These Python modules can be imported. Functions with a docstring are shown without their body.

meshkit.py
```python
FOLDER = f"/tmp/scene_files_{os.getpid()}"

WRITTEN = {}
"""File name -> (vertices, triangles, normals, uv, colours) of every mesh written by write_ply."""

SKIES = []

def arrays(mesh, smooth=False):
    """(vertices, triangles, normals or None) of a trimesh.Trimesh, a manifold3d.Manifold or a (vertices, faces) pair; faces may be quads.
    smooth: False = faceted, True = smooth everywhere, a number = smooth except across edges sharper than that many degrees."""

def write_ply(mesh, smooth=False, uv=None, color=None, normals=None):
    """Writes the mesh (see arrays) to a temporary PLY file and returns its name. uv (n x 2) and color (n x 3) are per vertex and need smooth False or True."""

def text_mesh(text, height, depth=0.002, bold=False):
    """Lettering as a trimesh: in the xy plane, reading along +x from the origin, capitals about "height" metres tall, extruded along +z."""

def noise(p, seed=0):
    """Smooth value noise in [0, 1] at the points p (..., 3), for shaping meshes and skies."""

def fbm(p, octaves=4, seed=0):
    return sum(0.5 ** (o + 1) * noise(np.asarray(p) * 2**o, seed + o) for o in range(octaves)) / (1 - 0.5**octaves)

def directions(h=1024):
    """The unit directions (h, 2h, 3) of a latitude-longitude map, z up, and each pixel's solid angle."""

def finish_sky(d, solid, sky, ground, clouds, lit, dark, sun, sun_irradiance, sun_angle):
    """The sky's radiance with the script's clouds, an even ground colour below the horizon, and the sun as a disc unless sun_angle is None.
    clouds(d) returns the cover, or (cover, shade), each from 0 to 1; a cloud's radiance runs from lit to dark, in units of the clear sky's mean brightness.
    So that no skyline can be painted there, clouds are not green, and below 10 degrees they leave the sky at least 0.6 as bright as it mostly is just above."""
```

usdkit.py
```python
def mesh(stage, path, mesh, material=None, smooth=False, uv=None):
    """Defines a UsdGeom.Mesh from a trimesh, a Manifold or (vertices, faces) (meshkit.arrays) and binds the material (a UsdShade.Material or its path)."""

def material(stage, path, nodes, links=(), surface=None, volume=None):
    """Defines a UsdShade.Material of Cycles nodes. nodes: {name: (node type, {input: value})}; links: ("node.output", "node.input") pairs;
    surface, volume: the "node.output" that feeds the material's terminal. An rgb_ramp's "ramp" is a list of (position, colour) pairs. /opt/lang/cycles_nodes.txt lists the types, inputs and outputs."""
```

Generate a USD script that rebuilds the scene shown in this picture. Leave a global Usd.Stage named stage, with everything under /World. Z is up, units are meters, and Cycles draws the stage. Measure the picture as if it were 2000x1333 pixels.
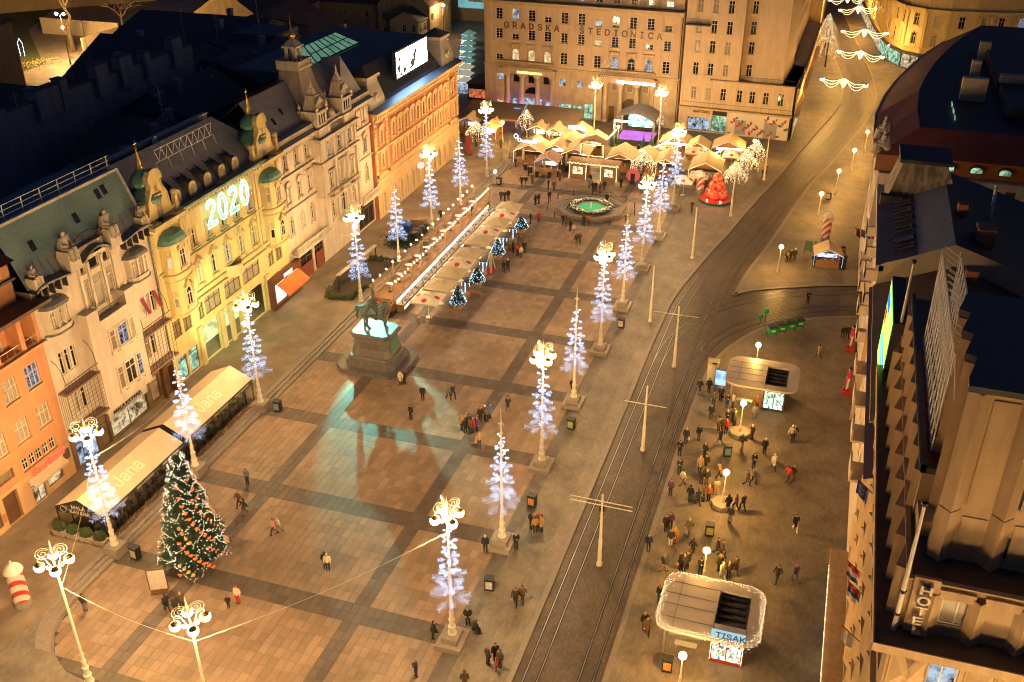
import math, random
import numpy as np, trimesh, shapely, manifold3d as m3
import shapely.geometry as sg
import usdkit, meshkit
from pxr import Usd, UsdGeom, UsdLux, UsdShade, Sdf, Gf, Vt

stage = Usd.Stage.CreateInMemory()
UsdGeom.SetStageUpAxis(stage, UsdGeom.Tokens.z)
UsdGeom.SetStageMetersPerUnit(stage, 1.0)
UsdGeom.Xform.Define(stage, '/World')
PI = math.pi
rng = np.random.default_rng(11)
rnd = random.Random(5)

# ---------------------------------------------------------------- camera, sky, exposure
EXPOSURE, SKY_S = 0.0, 0.06
PITCH, ROLL, YAW, EYE = 0.50732258, -0.0029539, 0.32019063, (0.0, 0.0, 55.0)
cam = UsdGeom.Camera.Define(stage, '/World/camera')
_f = np.array([math.cos(PITCH)*math.cos(YAW), math.cos(PITCH)*math.sin(YAW), -math.sin(PITCH)])
_r = np.array([math.sin(YAW), -math.cos(YAW), 0.0]); _u = np.cross(_r, _f)
_r, _u = math.cos(ROLL)*_r + math.sin(ROLL)*_u, -math.sin(ROLL)*_r + math.cos(ROLL)*_u
cam.AddTransformOp().Set(Gf.Matrix4d(*_r, 0, *_u, 0, *(-_f), 0, *EYE, 1))
cam.CreateHorizontalApertureAttr(36.0); cam.CreateFocalLengthAttr(34.747)
cam.CreateExposureAttr(EXPOSURE)
cam.CreateClippingRangeAttr(Gf.Vec2f(0.5, 5000))

SKY = usdkit.material(stage, '/World/Looks/night_sky', {
 's': ('sky_texture', {'sky_type': 'single_scattering', 'sun_disc': False, 'sun_elevation': math.radians(2.0), 'sun_rotation': 2.4}),
 't': ('mix_color', {'blend_type': 'multiply', 'fac': 1.0, 'b': (0.30, 0.42, 1.0)}),
 'b': ('background_shader', {'strength': SKY_S})},
 [('s.color', 't.a'), ('t.result', 'b.color')], surface='b.background')
dome = UsdLux.DomeLight.Define(stage, '/World/sky')
UsdShade.MaterialBindingAPI.Apply(dome.GetPrim()).Bind(SKY)
dome.GetPrim().SetCustomDataByKey('kind', 'structure')

# ---------------------------------------------------------------- helpers
class MB:
 """Collects shapes; put() makes them one mesh of the scene. M places what is added."""
 def __init__(s, M=None): s.V, s.F, s.n, s.M = [], [], 0, M
 def add(s, v, f):
  v = np.asarray(v, float)
  if s.M is not None: v = v @ s.M[:3, :3].T + s.M[:3, 3]
  f = np.asarray(f, int)
  if f.ndim == 2 and f.shape[1] == 4: f = np.vstack([f[:, [0, 1, 2]], f[:, [0, 2, 3]]])
  s.V.append(v); s.F.append(f + s.n); s.n += len(v); return s
 def box(s, x0, x1, y0, y1, z0, z1):
  v = [(x, y, z) for z in (z0, z1) for y in (y0, y1) for x in (x0, x1)]
  return s.add(v, [(0, 2, 3, 1), (4, 5, 7, 6), (0, 1, 5, 4), (2, 6, 7, 3), (0, 4, 6, 2), (1, 3, 7, 5)])
 def frus(s, cx, cy, z0, z1, a0, b0, a1, b1):
  """a block whose top half-sizes a1, b1 differ from its bottom ones"""
  v = [(cx+sx*a, cy+sy*b, z) for z, a, b in ((z0, a0, b0), (z1, a1, b1)) for sy in (-1, 1) for sx in (-1, 1)]
  return s.add(v, [(0, 2, 3, 1), (4, 5, 7, 6), (0, 1, 5, 4), (2, 6, 7, 3), (0, 4, 6, 2), (1, 3, 7, 5)])
 def quad(s, a, b, c, d): return s.add([a, b, c, d], [(0, 1, 2, 3)])
 def poly(s, pts): return s.add(pts, [(0, i, i+1) for i in range(1, len(pts)-1)])
 def tube(s, pts, r, n=6, closed=False, cap=True):
  p = np.asarray(pts, float); t = np.gradient(p, axis=0) if not closed else np.roll(p, -1, 0)-np.roll(p, 1, 0)
  t /= np.linalg.norm(t, axis=1, keepdims=True)+1e-12
  ref = np.where(np.abs(t[:, 2:]) < .9, [0, 0, 1.], [1., 0, 0])
  a = np.cross(t, ref); a /= np.linalg.norm(a, axis=1, keepdims=True)+1e-12; b = np.cross(t, a)
  g = np.arange(n)*2*PI/n; rr = np.broadcast_to(r, (len(p),))[:, None, None]
  v = p[:, None] + rr*(np.cos(g)[None, :, None]*a[:, None] + np.sin(g)[None, :, None]*b[:, None])
  m = len(p); f = []
  for i in range(m if closed else m-1):
   for j in range(n):
    f.append((i*n+j, i*n+(j+1) % n, ((i+1) % m)*n+(j+1) % n, ((i+1) % m)*n+j))
  s.add(v.reshape(-1, 3), f)
  if cap and not closed and n > 2:
   s.poly(v[0]); s.poly(v[-1])
  return s
 def bar(s, p0, p1, w, h):
  p0, p1 = np.array(p0, float), np.array(p1, float); t = (p1-p0)/(np.linalg.norm(p1-p0)+1e-12)
  a = np.cross(t, [0, 0, 1.] if abs(t[2]) < .95 else [1., 0, 0]); a /= np.linalg.norm(a); b = np.cross(a, t)
  v = [p+sx*a*w/2+sy*b*h/2 for p in (p0, p1) for sy in (-1, 1) for sx in (-1, 1)]
  return s.add(v, [(0, 2, 3, 1), (4, 5, 7, 6), (0, 1, 5, 4), (2, 6, 7, 3), (0, 4, 6, 2), (1, 3, 7, 5)])
 def lathe(s, prof, n=12, at=(0, 0, 0), a0=0.0, sx=1.0, sy=1.0):
  g = a0+np.arange(n)*2*PI/n
  v = np.array([[(r*math.cos(x)*sx+at[0], r*math.sin(x)*sy+at[1], z+at[2]) for x in g] for r, z in prof])
  f = [(i*n+j, i*n+(j+1) % n, (i+1)*n+(j+1) % n, (i+1)*n+j) for i in range(len(prof)-1) for j in range(n)]
  s.add(v.reshape(-1, 3), f)
  if prof[0][0] > 1e-4: s.poly(v[0][::-1])
  if prof[-1][0] > 1e-4: s.poly(v[-1])
  return s
 def ball(s, c, r, k=1, sc=(1, 1, 1)):
  m = trimesh.creation.icosphere(k, 1.0)
  return s.add(m.vertices*np.array(sc)*r+np.array(c), m.faces)
 def prism(s, pts, z0, z1, hole=None):
  pl = sg.Polygon(pts, [hole] if hole else None)
  if pl.is_empty: return s
  for q in getattr(pl.buffer(0), 'geoms', [pl.buffer(0)]):
   m = trimesh.creation.extrude_polygon(q, z1-z0, engine='earcut'); s.add(m.vertices+np.array([0, 0, z0]), m.faces)
  return s
 def flat(s, pl, z):
  for q in getattr(pl, 'geoms', [pl]):
   v, f = trimesh.creation.triangulate_polygon(q, engine='earcut')
   s.add(np.column_stack([v, np.full(len(v), z) if not callable(z) else z(v)]), f)
  return s
 def ext(s, pts, axis, c0, c1):
  """a closed outline in the (n, z) plane of the current frame pulled along u (axis 0), or in (u, z) along n (axis 1)"""
  m = trimesh.creation.extrude_polygon(sg.Polygon(pts).buffer(0), 1.0, engine='earcut'); v = np.array(m.vertices)
  t = c0+(c1-c0)*v[:, 2]
  w = np.column_stack([t, v[:, 0], v[:, 1]]) if axis == 0 else np.column_stack([v[:, 0], t, v[:, 1]])
  return s.add(w, m.faces)
 def text(s, txt, h, M4, depth=.03, bold=False):
  m = meshkit.text_mesh(txt, h, depth, bold); v = np.array(m.vertices) @ M4[:3, :3].T + M4[:3, 3]
  return s.add(v, m.faces)
 def mesh(s, m, M4=None):
  v, f, _ = meshkit.arrays(m)
  if M4 is not None: v = v @ M4[:3, :3].T + M4[:3, 3]
  return s.add(v, f)
 def out(s): return np.vstack(s.V), np.vstack(s.F)

def frame(o, u, n, z=(0, 0, 1)):
 M = np.eye(4); M[:3, 0], M[:3, 1], M[:3, 2], M[:3, 3] = u, n, z, o; return M
def place(x, y, z=0, rz=0.0, sc=1.0):
 M = np.eye(4); c, s_ = math.cos(rz), math.sin(rz); M[:3, :3] = np.array([[c, -s_, 0], [s_, c, 0], [0, 0, 1]])*sc; M[:3, 3] = (x, y, z); return M
def txtM(o, u, up, flip=False):
 u, up = np.array(u, float), np.array(up, float); n = np.cross(u, up); M = np.eye(4)
 M[:3, 0], M[:3, 1], M[:3, 2], M[:3, 3] = u, up, n, o; return M

_count = {}
def uniq(parent, name):
 k = (parent, name); n = _count.get(k, 0); _count[k] = n+1
 return f'{parent}/{name}' + (f'_{n:03d}' if n else '')
def data(p, **kw):
 for k, v in kw.items():
  if v: p.SetCustomDataByKey(k, v)
def thing(name, label, cat, loc=(0, 0, 0), rz=0.0, group=None, kind=None):
 path = uniq('/World', name); x = UsdGeom.Xform.Define(stage, path)
 x.AddTranslateOp().Set(Gf.Vec3d(*map(float, loc))); x.AddRotateZOp().Set(math.degrees(rz))
 data(x.GetPrim(), label=label, category=cat, group=group, kind=kind); return path
def put(parent, name, mb, mat, label=None, smooth=False, kind=None):
 path = uniq(parent, name)
 usdkit.mesh(stage, path, mb.out() if isinstance(mb, MB) else mb, mat, smooth=smooth)
 data(stage.GetPrimAtPath(path), label=label, kind=kind); return path
def solo(name, mb, mat, label=None, cat=None, group=None, kind=None, smooth=False):
 path = put('/World', name, mb, mat, label, smooth, kind); data(stage.GetPrimAtPath(path), category=cat, group=group); return path
def clone(src, label, loc, rz=0.0, group=None, cat=None):
 q = stage.GetPrimAtPath(src); was = q.GetCustomData(); name = src.rsplit('/', 1)[1]
 if name[-4:-3] == '_' and name[-3:].isdigit(): name = name[:-4]
 path = uniq('/World', name); x = UsdGeom.Xform.Define(stage, path); p = x.GetPrim()
 p.GetReferences().AddInternalReference(src); p.SetInstanceable(True)
 x.ClearXformOpOrder() if False else None
 ops = {o.GetOpName(): o for o in x.GetOrderedXformOps()}
 if 'xformOp:translate' in ops:
  x.GetPrim().GetAttribute('xformOp:translate').Set(Gf.Vec3d(*map(float, loc))); x.GetPrim().GetAttribute('xformOp:rotateZ').Set(math.degrees(rz))
 else:
  x.AddTranslateOp().Set(Gf.Vec3d(*map(float, loc))); x.AddRotateZOp().Set(math.degrees(rz))
 data(p, label=label, category=cat or was.get('category'), group=group or was.get('group')); return path

# ---------------------------------------------------------------- materials
_mats = {}
def mat(name, col, rough=.7, var=.18, scale=1.5, bump=0.0, bscale=8.0, metal=0.0, spec=.5, tint=None, stain=0.0):
 """painted, stone or metal surface: base colour with soft uneven patches and fine relief"""
 if name in _mats: return _mats[name]
 c = np.array(col, float); d = c*(1-var) if tint is None else np.array(tint, float)
 nodes = {'g': ('geometry', {}), 'n': ('noise_texture', {'scale': scale, 'detail': 5.0, 'roughness': .62}),
             'r': ('rgb_ramp', {'ramp': [(.3, tuple(d)), (.7, tuple(np.minimum(c*(1+var*.6), 1)))]}),
             'p': ('principled_bsdf', {'roughness': rough, 'metallic': metal, 'specular_ior_level': spec})}
 links = [('g.position', 'n.vector'), ('n.fac', 'r.fac')]
 out = 'r.color'
 if stain:
  nodes['m2'] = ('mapping', {'scale': (1.6, 1.6, .22)}); nodes['n2'] = ('noise_texture', {'scale': 1.3, 'detail': 6.0})
  nodes['r2'] = ('rgb_ramp', {'ramp': [(.42, (1-stain,)*3), (.62, (1, 1, 1))]}); nodes['x'] = ('mix_color', {'blend_type': 'multiply', 'fac': 1.0})
  links += [('g.position', 'm2.vector'), ('m2.vector', 'n2.vector'), ('n2.fac', 'r2.fac'), (out, 'x.a'), ('r2.color', 'x.b')]; out = 'x.result'
 links.append((out, 'p.base_color'))
 if bump:
  nodes['n3'] = ('noise_texture', {'scale': bscale, 'detail': 4.0}); nodes['b'] = ('bump', {'strength': bump, 'distance': .03})
  links += [('g.position', 'n3.vector'), ('n3.fac', 'b.height'), ('b.normal', 'p.normal')]
 _mats[name] = usdkit.material(stage, '/World/Looks/'+name, nodes, links, surface='p.BSDF'); return _mats[name]
def emit(name, col, strength=1.0, noise=0.0, scale=2.0, col2=None):
 if name in _mats: return _mats[name]
 nodes = {'e': ('emission', {'color': col, 'strength': strength})}; links = []
 if noise:
  nodes['g'] = ('geometry', {}); nodes['n'] = ('noise_texture', {'scale': scale, 'detail': 3.0, 'roughness': .7})
  nodes['r'] = ('rgb_ramp', {'ramp': [(.38, tuple(np.array(col2 if col2 is not None else col)*(1-noise))), (.6, tuple(col))]})
  links = [('g.position', 'n.vector'), ('n.fac', 'r.fac'), ('r.color', 'e.color')]
 _mats[name] = usdkit.material(stage, '/World/Looks/'+name, nodes, links, surface='e.emission'); return _mats[name]

WARM, SODIUM = (1.0, .62, .26), (1.0, .52, .12)
LAMP_E, SMALL_E, LED_E = 500.0, 620.0, 4.0
UP_I, FLOOD_I, FLOOD2_I, FLOOD3_I = 60.0, 11000.0, 2500.0, 800.0
m_globe = emit('lamp_glass_lit', WARM, LAMP_E)
m_globe_s = emit('street_lamp_glass_lit', SODIUM, SMALL_E)
m_led = emit('led_cold', (.52, .68, 1.0), LED_E)
m_ledstem = emit('led_cold_stem', (.55, .68, 1.0), .9)
m_ledw = emit('led_warm', (1.0, .72, .36), 9.0)
m_bulb = emit('bulb_warm', (1.0, .74, .38), 60.0)
m_cream = mat('cream_painted_iron', (.72, .66, .52), .45, .08)
m_iron = mat('dark_iron', (.03, .03, .032), .5, .2, metal=.3)
m_brass = mat('globe_cap_metal', (.45, .33, .15), .3, .2, metal=.8)
m_steel = mat('rail_steel', (.34, .33, .33), .42, .2, metal=1.0)
m_gal = mat('galvanised_steel', (.45, .45, .46), .45, .15, metal=.7)
m_gran = mat('pedestal_granite', (.30, .25, .20), .6, .2, 6, .2, 40)
m_groove = mat('rail_groove', (.02, .019, .018), .8, .2)
# ---------------------------------------------------------------- ground, square, tram bed
def ss(a, b, x): t = np.clip((x-a)/(b-a), 0, 1); return t*t*(3-2*t)
def terr(x): return .36*ss(40, 48, np.asarray(x, float))*(1-ss(148, 158, np.asarray(x, float)))
def setts(name, col, scale_xy, joint=.5, var=.2, rough=.62, rot=0.0):
 nodes = {'g': ('geometry', {}), 'mp': ('mapping', {'rotation': (0, 0, rot)}),
             'k': ('brick_texture', {'color1': tuple(np.array(col)*(1+var)), 'color2': tuple(np.array(col)*(1-var)), 'mortar': tuple(np.array(col)*joint), 'scale': 1.0, 'mortar_size': .012, 'mortar_smooth': .3, 'brick_width': scale_xy[0], 'row_height': scale_xy[1]}),
             'n': ('noise_texture', {'scale': .35, 'detail': 6.0, 'roughness': .6}), 'r': ('rgb_ramp', {'ramp': [(.3, (.62, .62, .62)), (.7, (1.15, 1.15, 1.15))]}),
             'x': ('mix_color', {'blend_type': 'multiply', 'fac': 1.0, 'use_clamp_result': False}), 'p': ('principled_bsdf', {'roughness': rough, 'specular_ior_level': .35}),
             'n3': ('noise_texture', {'scale': 14.0, 'detail': 4.0}), 'b': ('bump', {'strength': .3, 'distance': .02})}
 return usdkit.material(stage, '/World/Looks/'+name, nodes, [('g.position', 'mp.vector'), ('mp.vector', 'k.vector'), ('g.position', 'n.vector'), ('n.fac', 'r.fac'), ('k.color', 'x.a'), ('r.color', 'x.b'), ('x.result', 'p.base_color'), ('g.position', 'n3.vector'), ('n3.fac', 'b.height'), ('b.normal', 'p.normal')], surface='p.BSDF')
TX, TY = 11.598/12, 14.4/22
def tiles(name, c0, c1, blockvar=.35):
 """stone slabs: each slab its own tone, laid in patches of alike stone, with grain and wear"""
 nodes = {'g': ('geometry', {}), 'm': ('mapping', {'location': (-.13/TX, -.2/TY, 0), 'scale': (1/TX, 1/TY, 0)}), 'fl': ('vector_math', {'math_type': 'floor'}),
             'w': ('white_noise_texture', {'dimensions': '3D'}), 'mb': ('mapping', {'scale': (.42, .23, 0)}), 'fb': ('vector_math', {'math_type': 'floor'}), 'wb': ('white_noise_texture', {'dimensions': '3D'}),
             'a': ('mix_float', {'fac': blockvar}), 'r': ('rgb_ramp', {'ramp': [(0.0, c0), (.82, c1), (1.0, tuple(np.array(c1)*1.12))]}),
             'n': ('noise_texture', {'scale': .22, 'detail': 7.0, 'roughness': .6}), 'r2': ('rgb_ramp', {'ramp': [(.3, (.74, .73, .72)), (.65, (1.08, 1.08, 1.08))]}), 'x': ('mix_color', {'blend_type': 'multiply', 'fac': 1.0, 'use_clamp_result': False}),
             'n4': ('noise_texture', {'scale': 9.0, 'detail': 5.0}), 'r4': ('rgb_ramp', {'ramp': [(.3, (.88, .88, .88)), (.7, (1.06, 1.06, 1.06))]}), 'y': ('mix_color', {'blend_type': 'multiply', 'fac': 1.0, 'use_clamp_result': False}),
             'p': ('principled_bsdf', {'roughness': .55, 'specular_ior_level': .4}), 'b': ('bump', {'strength': .15, 'distance': .01})}
 L = [('g.position', 'm.vector'), ('m.vector', 'fl.vector1'), ('fl.vector', 'w.vector'), ('m.vector', 'mb.vector'), ('mb.vector', 'fb.vector1'), ('fb.vector', 'wb.vector'),
         ('w.value', 'a.a'), ('wb.value', 'a.b'), ('a.result', 'r.fac'), ('g.position', 'n.vector'), ('n.fac', 'r2.fac'), ('r.color', 'x.a'), ('r2.color', 'x.b'), ('g.position', 'n4.vector'), ('n4.fac', 'r4.fac'), ('x.result', 'y.a'), ('r4.color', 'y.b'), ('y.result', 'p.base_color'), ('n4.fac', 'b.height'), ('b.normal', 'p.normal')]
 return usdkit.material(stage, '/World/Looks/'+name, nodes, L, surface='p.BSDF')
m_tile = tiles('square_slab_light', (.20, .135, .09), (.31, .215, .145))
m_tiled = tiles('square_slab_dark', (.09, .07, .056), (.13, .10, .08), .2)
m_joint = mat('slab_joint', (.07, .055, .045), .9)
m_pave = setts('pavement_setts', (.20, .165, .13), (.42, .22), .72, .12)
m_terr = setts('terrace_slabs', (.23, .175, .125), (1.3, .9), .8, .1)
m_bed = setts('tram_bed_setts', (.105, .078, .062), (.3, .16), .7, .22, .5)
m_kerb = mat('kerb_granite', (.22, .18, .15), .6, .2, 3, .2, 30)
m_asph = mat('road_asphalt', (.06, .055, .05), .7, .25, .8, .3, 40)

KL = [(15, 15.62), (83, 15.62), (93.9, 15.68), (108.7, 15.5), (113.5, 15.05), (118.8, 14.25), (127, 12.9), (132, 11.9), (144.4, 9.85), (158.1, 7.35), (170, 5.29), (177, 4.1), (189.5, 2.0), (201, -.15), (210.7, -1.15), (223.4, -1.0), (244.5, 1.2), (270, 4.2), (330, 9.5)]
KR1 = [(15, 9.6), (80, 9.55), (93.5, 9.1), (98.94, 8.0), (102.4, 6.5), (105.8, 4.6), (109, 0.9), (111.4, -3.0), (112.6, -7), (113, -40)]
KR2 = [(122.5, -40), (121.4, -6.9), (119.9, -2), (117.5, 3.0), (115.5, 6.7), (113.6, 8.6), (118.5, 8.2), (130.6, 6.2), (144.1, 4.2), (158.8, 1.85), (165.6, .2), (179.8, -2.6), (195.5, -5.6), (206, -7.0), (214.7, -7.4), (229.7, -6.7), (248.8, -4.6), (274.2, -1.6), (330, 5.0)]
def smooth_line(p, n=6):
 p = np.array(p, float); d = np.r_[0, np.cumsum(np.hypot(*np.diff(p, axis=0).T))]
 from scipy.interpolate import PchipInterpolator
 t = np.unique(np.concatenate([np.linspace(a, b, n, endpoint=False) for a, b in zip(d[:-1], d[1:])]+[[d[-1]]]))
 return np.column_stack([PchipInterpolator(d, p[:, 0])(t), PchipInterpolator(d, p[:, 1])(t)])
kl, kr1 = smooth_line(KL), smooth_line(KR1)
bed = sg.Polygon(np.vstack([kl, np.array(KR2)[::-1], kr1[::-1]])).buffer(0)
PZ0, PZ1 = 21.31, 50.4              # the slabbed square lies between these
squareX0, squareX1 = 37.0, 158.0
big = sg.box(-60, -260, 1500, 900)
cobX = [(37.3, PZ0), (158, PZ0), (158, 47), (154, 49.2), (149, 50.4), (49.5, 50.4), (46, 50.45), (43, 50.3), (40.6, 49.6), (38.9, 48.2), (37.8, 46.3), (37.3, 43)]
sq = sg.Polygon(cobX)
TE = [(20, 52.2), (40.4, 52.2), (42, 51.9), (44.7, 51.8), (49, 51.8), (148, 51.8), (152, 52.2), (157, 53.6), (163, 57), (170, 64), (400, 64), (400, 300), (-60, 300), (-60, 52.2)]
pav = big.difference(bed).difference(sq.buffer(.01))
solo('pavement', MB().flat(pav, 0.0), m_pave, kind='structure')
solo('tram_bed', MB().flat(bed.buffer(.02), -.11), m_bed, kind='structure')
# kerb stones on both edges of the tram bed
def ribbon(line, w, z0, z1, side=1):
 l = np.array(line); t = np.gradient(l, axis=0); t /= np.linalg.norm(t, axis=1, keepdims=True); nn = np.column_stack([-t[:, 1], t[:, 0]])*side
 a, b = l, l+nn*w; m = len(l)
 v = np.vstack([np.column_stack([q, np.full(m, z)]) for q, z in ((a, z0), (a, z1), (b, z1), (b, z0))]); f = []
 for i in range(m-1):
  for k in range(3): f.append((k*m+i, k*m+i+1, (k+1)*m+i+1, (k+1)*m+i))
 return v, f
for l, sd in ((kl, 1), (kr1, -1), (smooth_line(KR2[:6], 6), -1), (smooth_line(KR2[5:], 6), -1)):
 solo('kerb', MB().add(*ribbon(l, .42, -.12, .012, sd)), m_kerb, kind='structure')
# lighter band of setts along the square side, darker gutter strip beside the square
solo('pavement_band', MB().add(*ribbon(kl+[0, .42], 1.15, -.02, .006, 1)), setts('band_setts', (.23, .19, .15), (.6, .3), .75, .1), kind='structure')
solo('gutter_band', MB().flat(sg.box(37.3, 20.05, 150, 21.3), .005), setts('gutter_slabs', (.15, .125, .105), (1.2, .62), .6, .15), kind='structure')
# rails
RA = [[(15, 14.97), (90, 14.9), (104.2, 14.83), (108.2, 14.75), (112.6, 14.35), (119.4, 13.45), (128.8, 11.75), (143.7, 9.1), (160.7, 6.05), (178, 3.0), (188, 1.0), (197.4, -.85), (204, -2.0), (211.3, -2.6), (225.9, -1.7), (249.8, 1.4), (320, 8)],
      [(15, 13.97), (94.7, 13.93), (105.8, 13.8), (113.3, 13.25), (121.8, 12.05), (129, 10.75), (140.7, 8.6), (154.4, 6.15), (176, 2.35), (188, -.05), (197.3, -1.9), (204, -3.0), (211.3, -3.6), (226, -2.7), (249.9, .4), (320, 7)],
      [(15, 11.2), (86, 11.17), (102.2, 11.05), (108, 11.0), (115.3, 10.5), (127.4, 9.05), (139, 7.1), (158.3, 3.6), (179.5, -.3), (192, -2.9), (203, -4.3), (212, -5.1), (220.7, -5.2), (229.4, -4.7), (251.1, -2.3), (275.2, .8), (320, 5.4)],
      [(15, 10.2), (93, 10.18), (107.4, 10.05), (117.9, 9.25), (130, 7.65), (144.1, 5.2), (159.8, 2.35), (179.5, -1.3), (192, -3.9), (203, -5.3), (212, -6.1), (220.8, -6.2), (229.6, -5.7), (251.3, -3.3), (275.3, -.2), (320, 4.4)],
      [(92, 14.9), (98.5, 14.6), (103.3, 13.4), (107.1, 11.75), (110.2, 9.87), (114, 6.5), (116.4, 3.0), (118.6, -2.8), (119.7, -7), (120.2, -40)],
      [(92, 13.94), (98.2, 13.65), (101.5, 12.95), (106, 11.2), (108.7, 9.75), (112.6, 6.2), (115.2, 2.7), (117.5, -2.9), (118.6, -7.1), (119.2, -40)],
      [(86, 11.17), (94.8, 10.95), (100, 10.0), (104.3, 8.3), (108.6, 5.1), (111.6, 1.8), (113.9, -2.0), (115.6, -7), (116.3, -40)],
      [(86, 10.19), (94, 10.0), (98.8, 9.3), (102.9, 7.85), (107.2, 4.8), (110.4, 1.4), (112.8, -2.4), (114.5, -7), (115.2, -40)]]
for k, r in enumerate(RA):
 l = smooth_line(r, 8); rp = thing('tram_rail', None, None, kind='structure')
 put(rp, 'groove', MB().add(*ribbon(l-[0, .11], .22, -.12, -.104+.0012*k, 1)), m_groove)
 put(rp, 'rail_head', MB().add(*ribbon(l-[0, .035], .075, -.12, -.094+.0012*k, 1)), m_steel)
# the square: 300 slabs nearest the camera one by one, the rest joined
sqp = thing('square', None, None, kind='structure')
put(sqp, 'slab_bed', MB().flat(sq, -.02), m_joint)
YA1, YA2 = 29.14, 43.5
bx = [49.76+11.598*k for k in range(-1, 10)]
slabs = []
shp = sq.buffer(-.02); shapely.prepare(shp)
for j in range(int((PZ1-PZ0)/TY)+1):
 y0 = .2+TY*(math.floor((PZ0-.2)/TY)+j)
 for i in range(38, 166):
  x0 = .13+TX*i; cx, cy = x0+TX/2, y0+TY/2
  if not sq.contains(sg.Point(cx, cy)): continue
  full = shp.contains(sg.box(x0+.02, y0+.02, x0+TX-.02, y0+TY-.02))
  dark = min(abs(cx-b) for b in bx) < TX*.95 or min(abs(cy-YA1), abs(cy-YA2)) < TY*.99
  slabs.append((x0, y0, dark, full, cx))
def slab(mb, x0, y0, full):
 z = float(rng.uniform(-.004, .003)); t = rng.uniform(-.0025, .0025, 2); e = .011
 if full:
  v = [(x0+a*TX+(e if a == 0 else -e), y0+b*TY+(e if b == 0 else -e), z+(a-.5)*t[0]+(b-.5)*t[1]) for b in (0, 1) for a in (0, 1)]
  w = [(p[0]+(-.006 if i % 2 == 0 else .006), p[1]+(-.006 if i < 2 else .006), -.02) for i, p in enumerate(v)]
  mb.add(v+w, [(0, 1, 3, 2), (0, 4, 5, 1), (1, 5, 7, 3), (3, 7, 6, 2), (2, 6, 4, 0)])
 else:
  q = sq.buffer(-.01).intersection(sg.box(x0+e, y0+e, x0+TX-e, y0+TY-e))
  if not q.is_empty and q.geom_type == 'Polygon': mb.flat(q, z)
light, darkm = MB(), MB(); nn = 0
for x0, y0, dark, full, cx in sorted(slabs, key=lambda s: s[4]):
 if nn < 300 and full and y0 < 44.5:
  m = MB(); slab(m, x0, y0, True); put(sqp, 'paving_slab', m, m_tiled if dark else m_tile); nn += 1
 else: slab(darkm if dark else light, x0, y0, full)
put(sqp, 'light_paving_slabs', light, m_tile, kind='stuff'); put(sqp, 'dark_paving_slabs', darkm, m_tiled, kind='stuff')
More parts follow.
